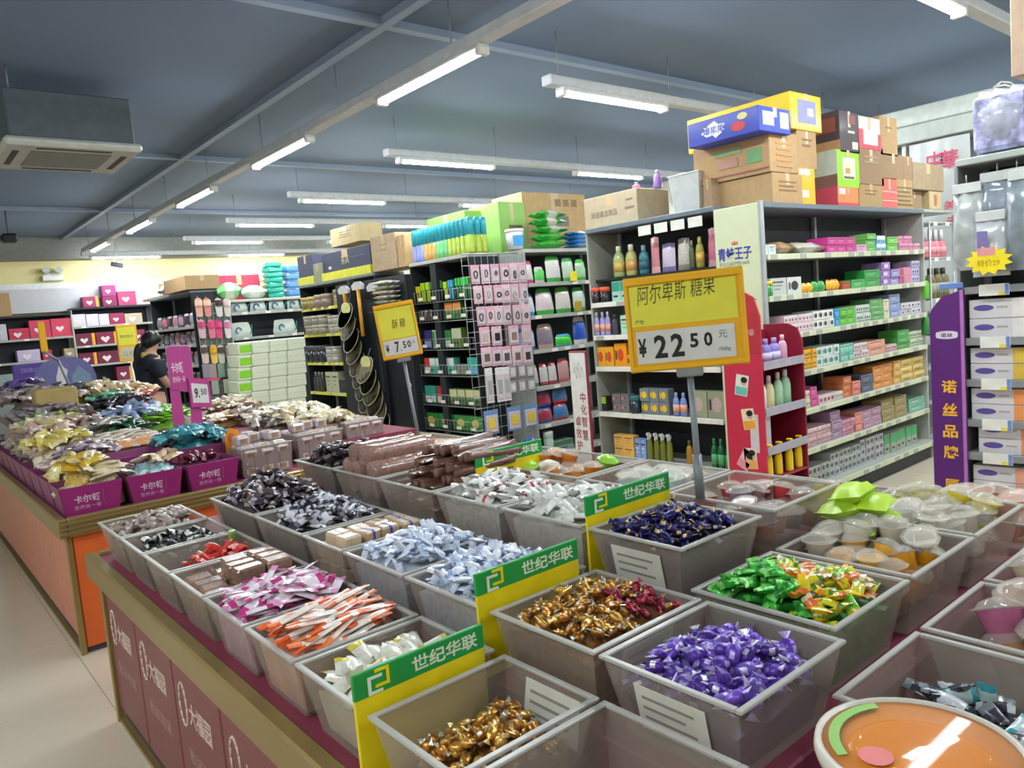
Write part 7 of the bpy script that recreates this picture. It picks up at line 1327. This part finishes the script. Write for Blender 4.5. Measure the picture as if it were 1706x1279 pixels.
c0 = P(334, 655, y=y_s - .02); q = part('price_holder', MB().prism([(-.07, -.09), (.07, -.11), (.07, .08), (.055, .095), (-.07, .12)], 0, .004, m_ms), t, FYM(c0.x, y_s - .012, c0.z)); part('price_label', MB().prism([(-.055, -.06), (.055, -.075), (.055, .055), (-.055, .08)], .004, .005, mat('dcdcd8', .5)), q); write('9.', .035, .07, mat('28282c', .5), q, Matrix.Translation((-.022, .005, .0052)), .02, 'digit'); write('50', .04, .045, mat('3c3c40', .5), q, Matrix.Translation((.025, .008, .0052)), .01, 'digit')

# ================================================================== THE WOMAN BEHIND THE BAKERY COUNTER
def skin_mesh(name, joints, edges, m, sub=2, root=0):
    me = bpy.data.meshes.new(name); me.from_pydata([j[:3] for j in joints], edges, []); ob = bpy.data.objects.new(name, me); COL.objects.link(ob)
    md = ob.modifiers.new('s', 'SKIN'); md.use_smooth_shade = True; sv = me.skin_vertices[0].data
    for i, j in enumerate(joints):
        sv[i].radius = (j[3], j[4] if len(j) > 4 else j[3]); sv[i].use_root = (i == root)
    s2 = ob.modifiers.new('b', 'SUBSURF'); s2.levels = sub; s2.render_levels = sub
    dg = bpy.context.evaluated_depsgraph_get(); out = bpy.data.meshes.new_from_object(ob.evaluated_get(dg)); bpy.data.objects.remove(ob)
    out.materials.clear(); out.materials.append(m); out.name = name
    return out
m_skin = mat('c89c84', .5, noise=.04); m_hair = mat('17151a', .38, noise=.2, scale=60, streak=(1, 1, .1)); m_shirt = mat('1e2430', .75, noise=.1); m_pants = mat('22242c', .75); m_collar = mat('d8c46c', .6)
J = [(0, 0, .94, .13, .10), (0, 0, 1.08, .115, .085), (-.01, 0, 1.24, .13, .09), (-.005, 0, 1.36, .08, .07), (.03, 0, 1.435, .045), (.055, 0, 1.50, .072, .068), (.065, 0, 1.565, .078, .074)]
E_ = [(0, 1), (1, 2), (2, 3), (3, 4), (4, 5), (5, 6)]
for s in (1, -1):
    o = len(J); J += [(-.005, .15 * s, 1.345, .052), (.0, .20 * s, 1.22, .045), (.06, .205 * s, 1.10, .037), (.19, .14 * s, 1.07, .031), (.28, .075 * s, 1.06, .024, .018), (.32, .06 * s, 1.06, .034, .016)]
    E_ += [(3, o)] + [(o + k, o + k + 1) for k in range(5)]
    for f, (dy, L) in enumerate(((-.024, .072), (-.008, .082), (.008, .078), (.022, .06))):
        n0 = len(J); J += [(.35, .06 * s + dy, 1.062, .009), (.35 + L * .55, .055 * s + dy * .9, 1.066, .008), (.345 + L * .8, .05 * s + dy * .8, 1.085, .007)]; E_ += [(o + 5, n0), (n0, n0 + 1), (n0 + 1, n0 + 2)]
    n0 = len(J); J += [(.315, .03 * s, 1.08, .010), (.345, .018 * s, 1.10, .008)]; E_ += [(o + 4, n0), (n0, n0 + 1)]
    o = len(J); J += [(0, .09 * s, .86, .085), (.01, .10 * s, .50, .058), (.0, .105 * s, .28, .052), (-.01, .105 * s, .08, .036), (.10, .11 * s, .035, .034, .026), (.15, .11 * s, .03, .025, .018)]; E_ += [(0, o)] + [(o + k, o + k + 1) for k in range(5)]
fp = Vector((2.13, 8.35, 0)); fdir = (Vector((.764, -.64, 0)) * .62 + Vector((.634, .768, 0)) * .78).normalized()
ang = math.atan2(fdir.y, fdir.x)
t = thing('person', 'woman in black shirt with yellow collar looking at a phone behind the bakery counter', 'person', tr(fp.x, fp.y, 0, ang))
body = part('body', skin_mesh('body', J, E_, m_skin), t)
S = [(0, 0, .80, .155, .125), (0, 0, .92, .158, .128), (0, 0, 1.06, .142, .112), (-.01, 0, 1.24, .155, .118), (-.005, 0, 1.365, .10, .09), (.012, 0, 1.41, .066)]; SE = [(0, 1), (1, 2), (2, 3), (3, 4), (4, 5)]
for s in (1, -1): o = len(S); S += [(-.005, .155 * s, 1.345, .066), (.0, .205 * s, 1.23, .062), (.03, .215 * s, 1.17, .06)]; SE += [(4, o), (o, o + 1), (o + 1, o + 2)]
part('shirt', skin_mesh('shirt', S, SE, m_shirt), t)
Q = [(0, 0, .93, .135, .11), ]; QE = []
for s in (1, -1): o = len(Q); Q += [(0, .09 * s, .84, .098), (.01, .10 * s, .50, .075), (0, .105 * s, .12, .066)]; QE += [(0, o), (o, o + 1), (o + 1, o + 2)]
part('trousers', skin_mesh('trousers', Q, QE, m_pants), t)
part('collar', MB().lathe([(.075, 1.385), (.072, 1.40), (.058, 1.435), (.052, 1.43)], 16, m_collar, sx=1.15, sy=1.05, T=Matrix.Translation((.012, 0, 0))), t)
hair = MB()
def hairf(u, v):
    a = 2 * PI * u; ph = v * PI * (.64 + .14 * math.cos(a - PI))       # longer at the back
    r = .098; return (.055 + r * 1.04 * math.sin(ph) * math.cos(a), r * .9 * math.sin(ph) * math.sin(a), 1.545 + r * 1.05 * math.cos(ph))
hair.grid(hairf, 18, 10, m_hair); h_ = part('hair', hair, t)
part('ponytail', skin_mesh('ponytail', [(-.045, 0, 1.52, .035), (-.09, 0, 1.49, .036), (-.11, .01, 1.40, .034), (-.10, .02, 1.28, .024), (-.09, .02, 1.20, .010)], [(0, 1), (1, 2), (2, 3), (3, 4)], m_hair), h_)
for s in (1, -1):
    part('eye', MB().lathe([(.001, -.011), (.011, 0), (.001, .011)], 8, mat('1c1816', .3), T=Matrix.Translation((.128, .032 * s, 1.54))), t); part('ear', MB().cbox(.05, .076 * s - .006, 1.51, .075, .076 * s + .006, 1.56, m_skin, .005), t)
part('nose', MB().lathe([(.012, 0), (.006, .03), (.001, .034)], 8, m_skin, T=Matrix.Translation((.133, 0, 1.51))), t); part('mouth', MB().cbox(.118, -.022, 1.482, .132, .022, 1.49, mat('a8605c', .5), .003), t)
Mh = tr(fp.x, fp.y, 0, ang); thing('phone', 'dark phone held by the woman behind the bakery counter', 'phone', Mh @ tr(.375, 0, 1.085, 0, 0, -.3)); ph_ = [o for o in bpy.data.objects if o.name == 'phone'][0]; part('phone_body', MB().cbox(-.07, -.036, 0, .07, .036, .009, m_black, .003), ph_); part('screen', MB().box(-.065, -.033, .009, .065, .033, .0095, mat('20242c', .15)), ph_)
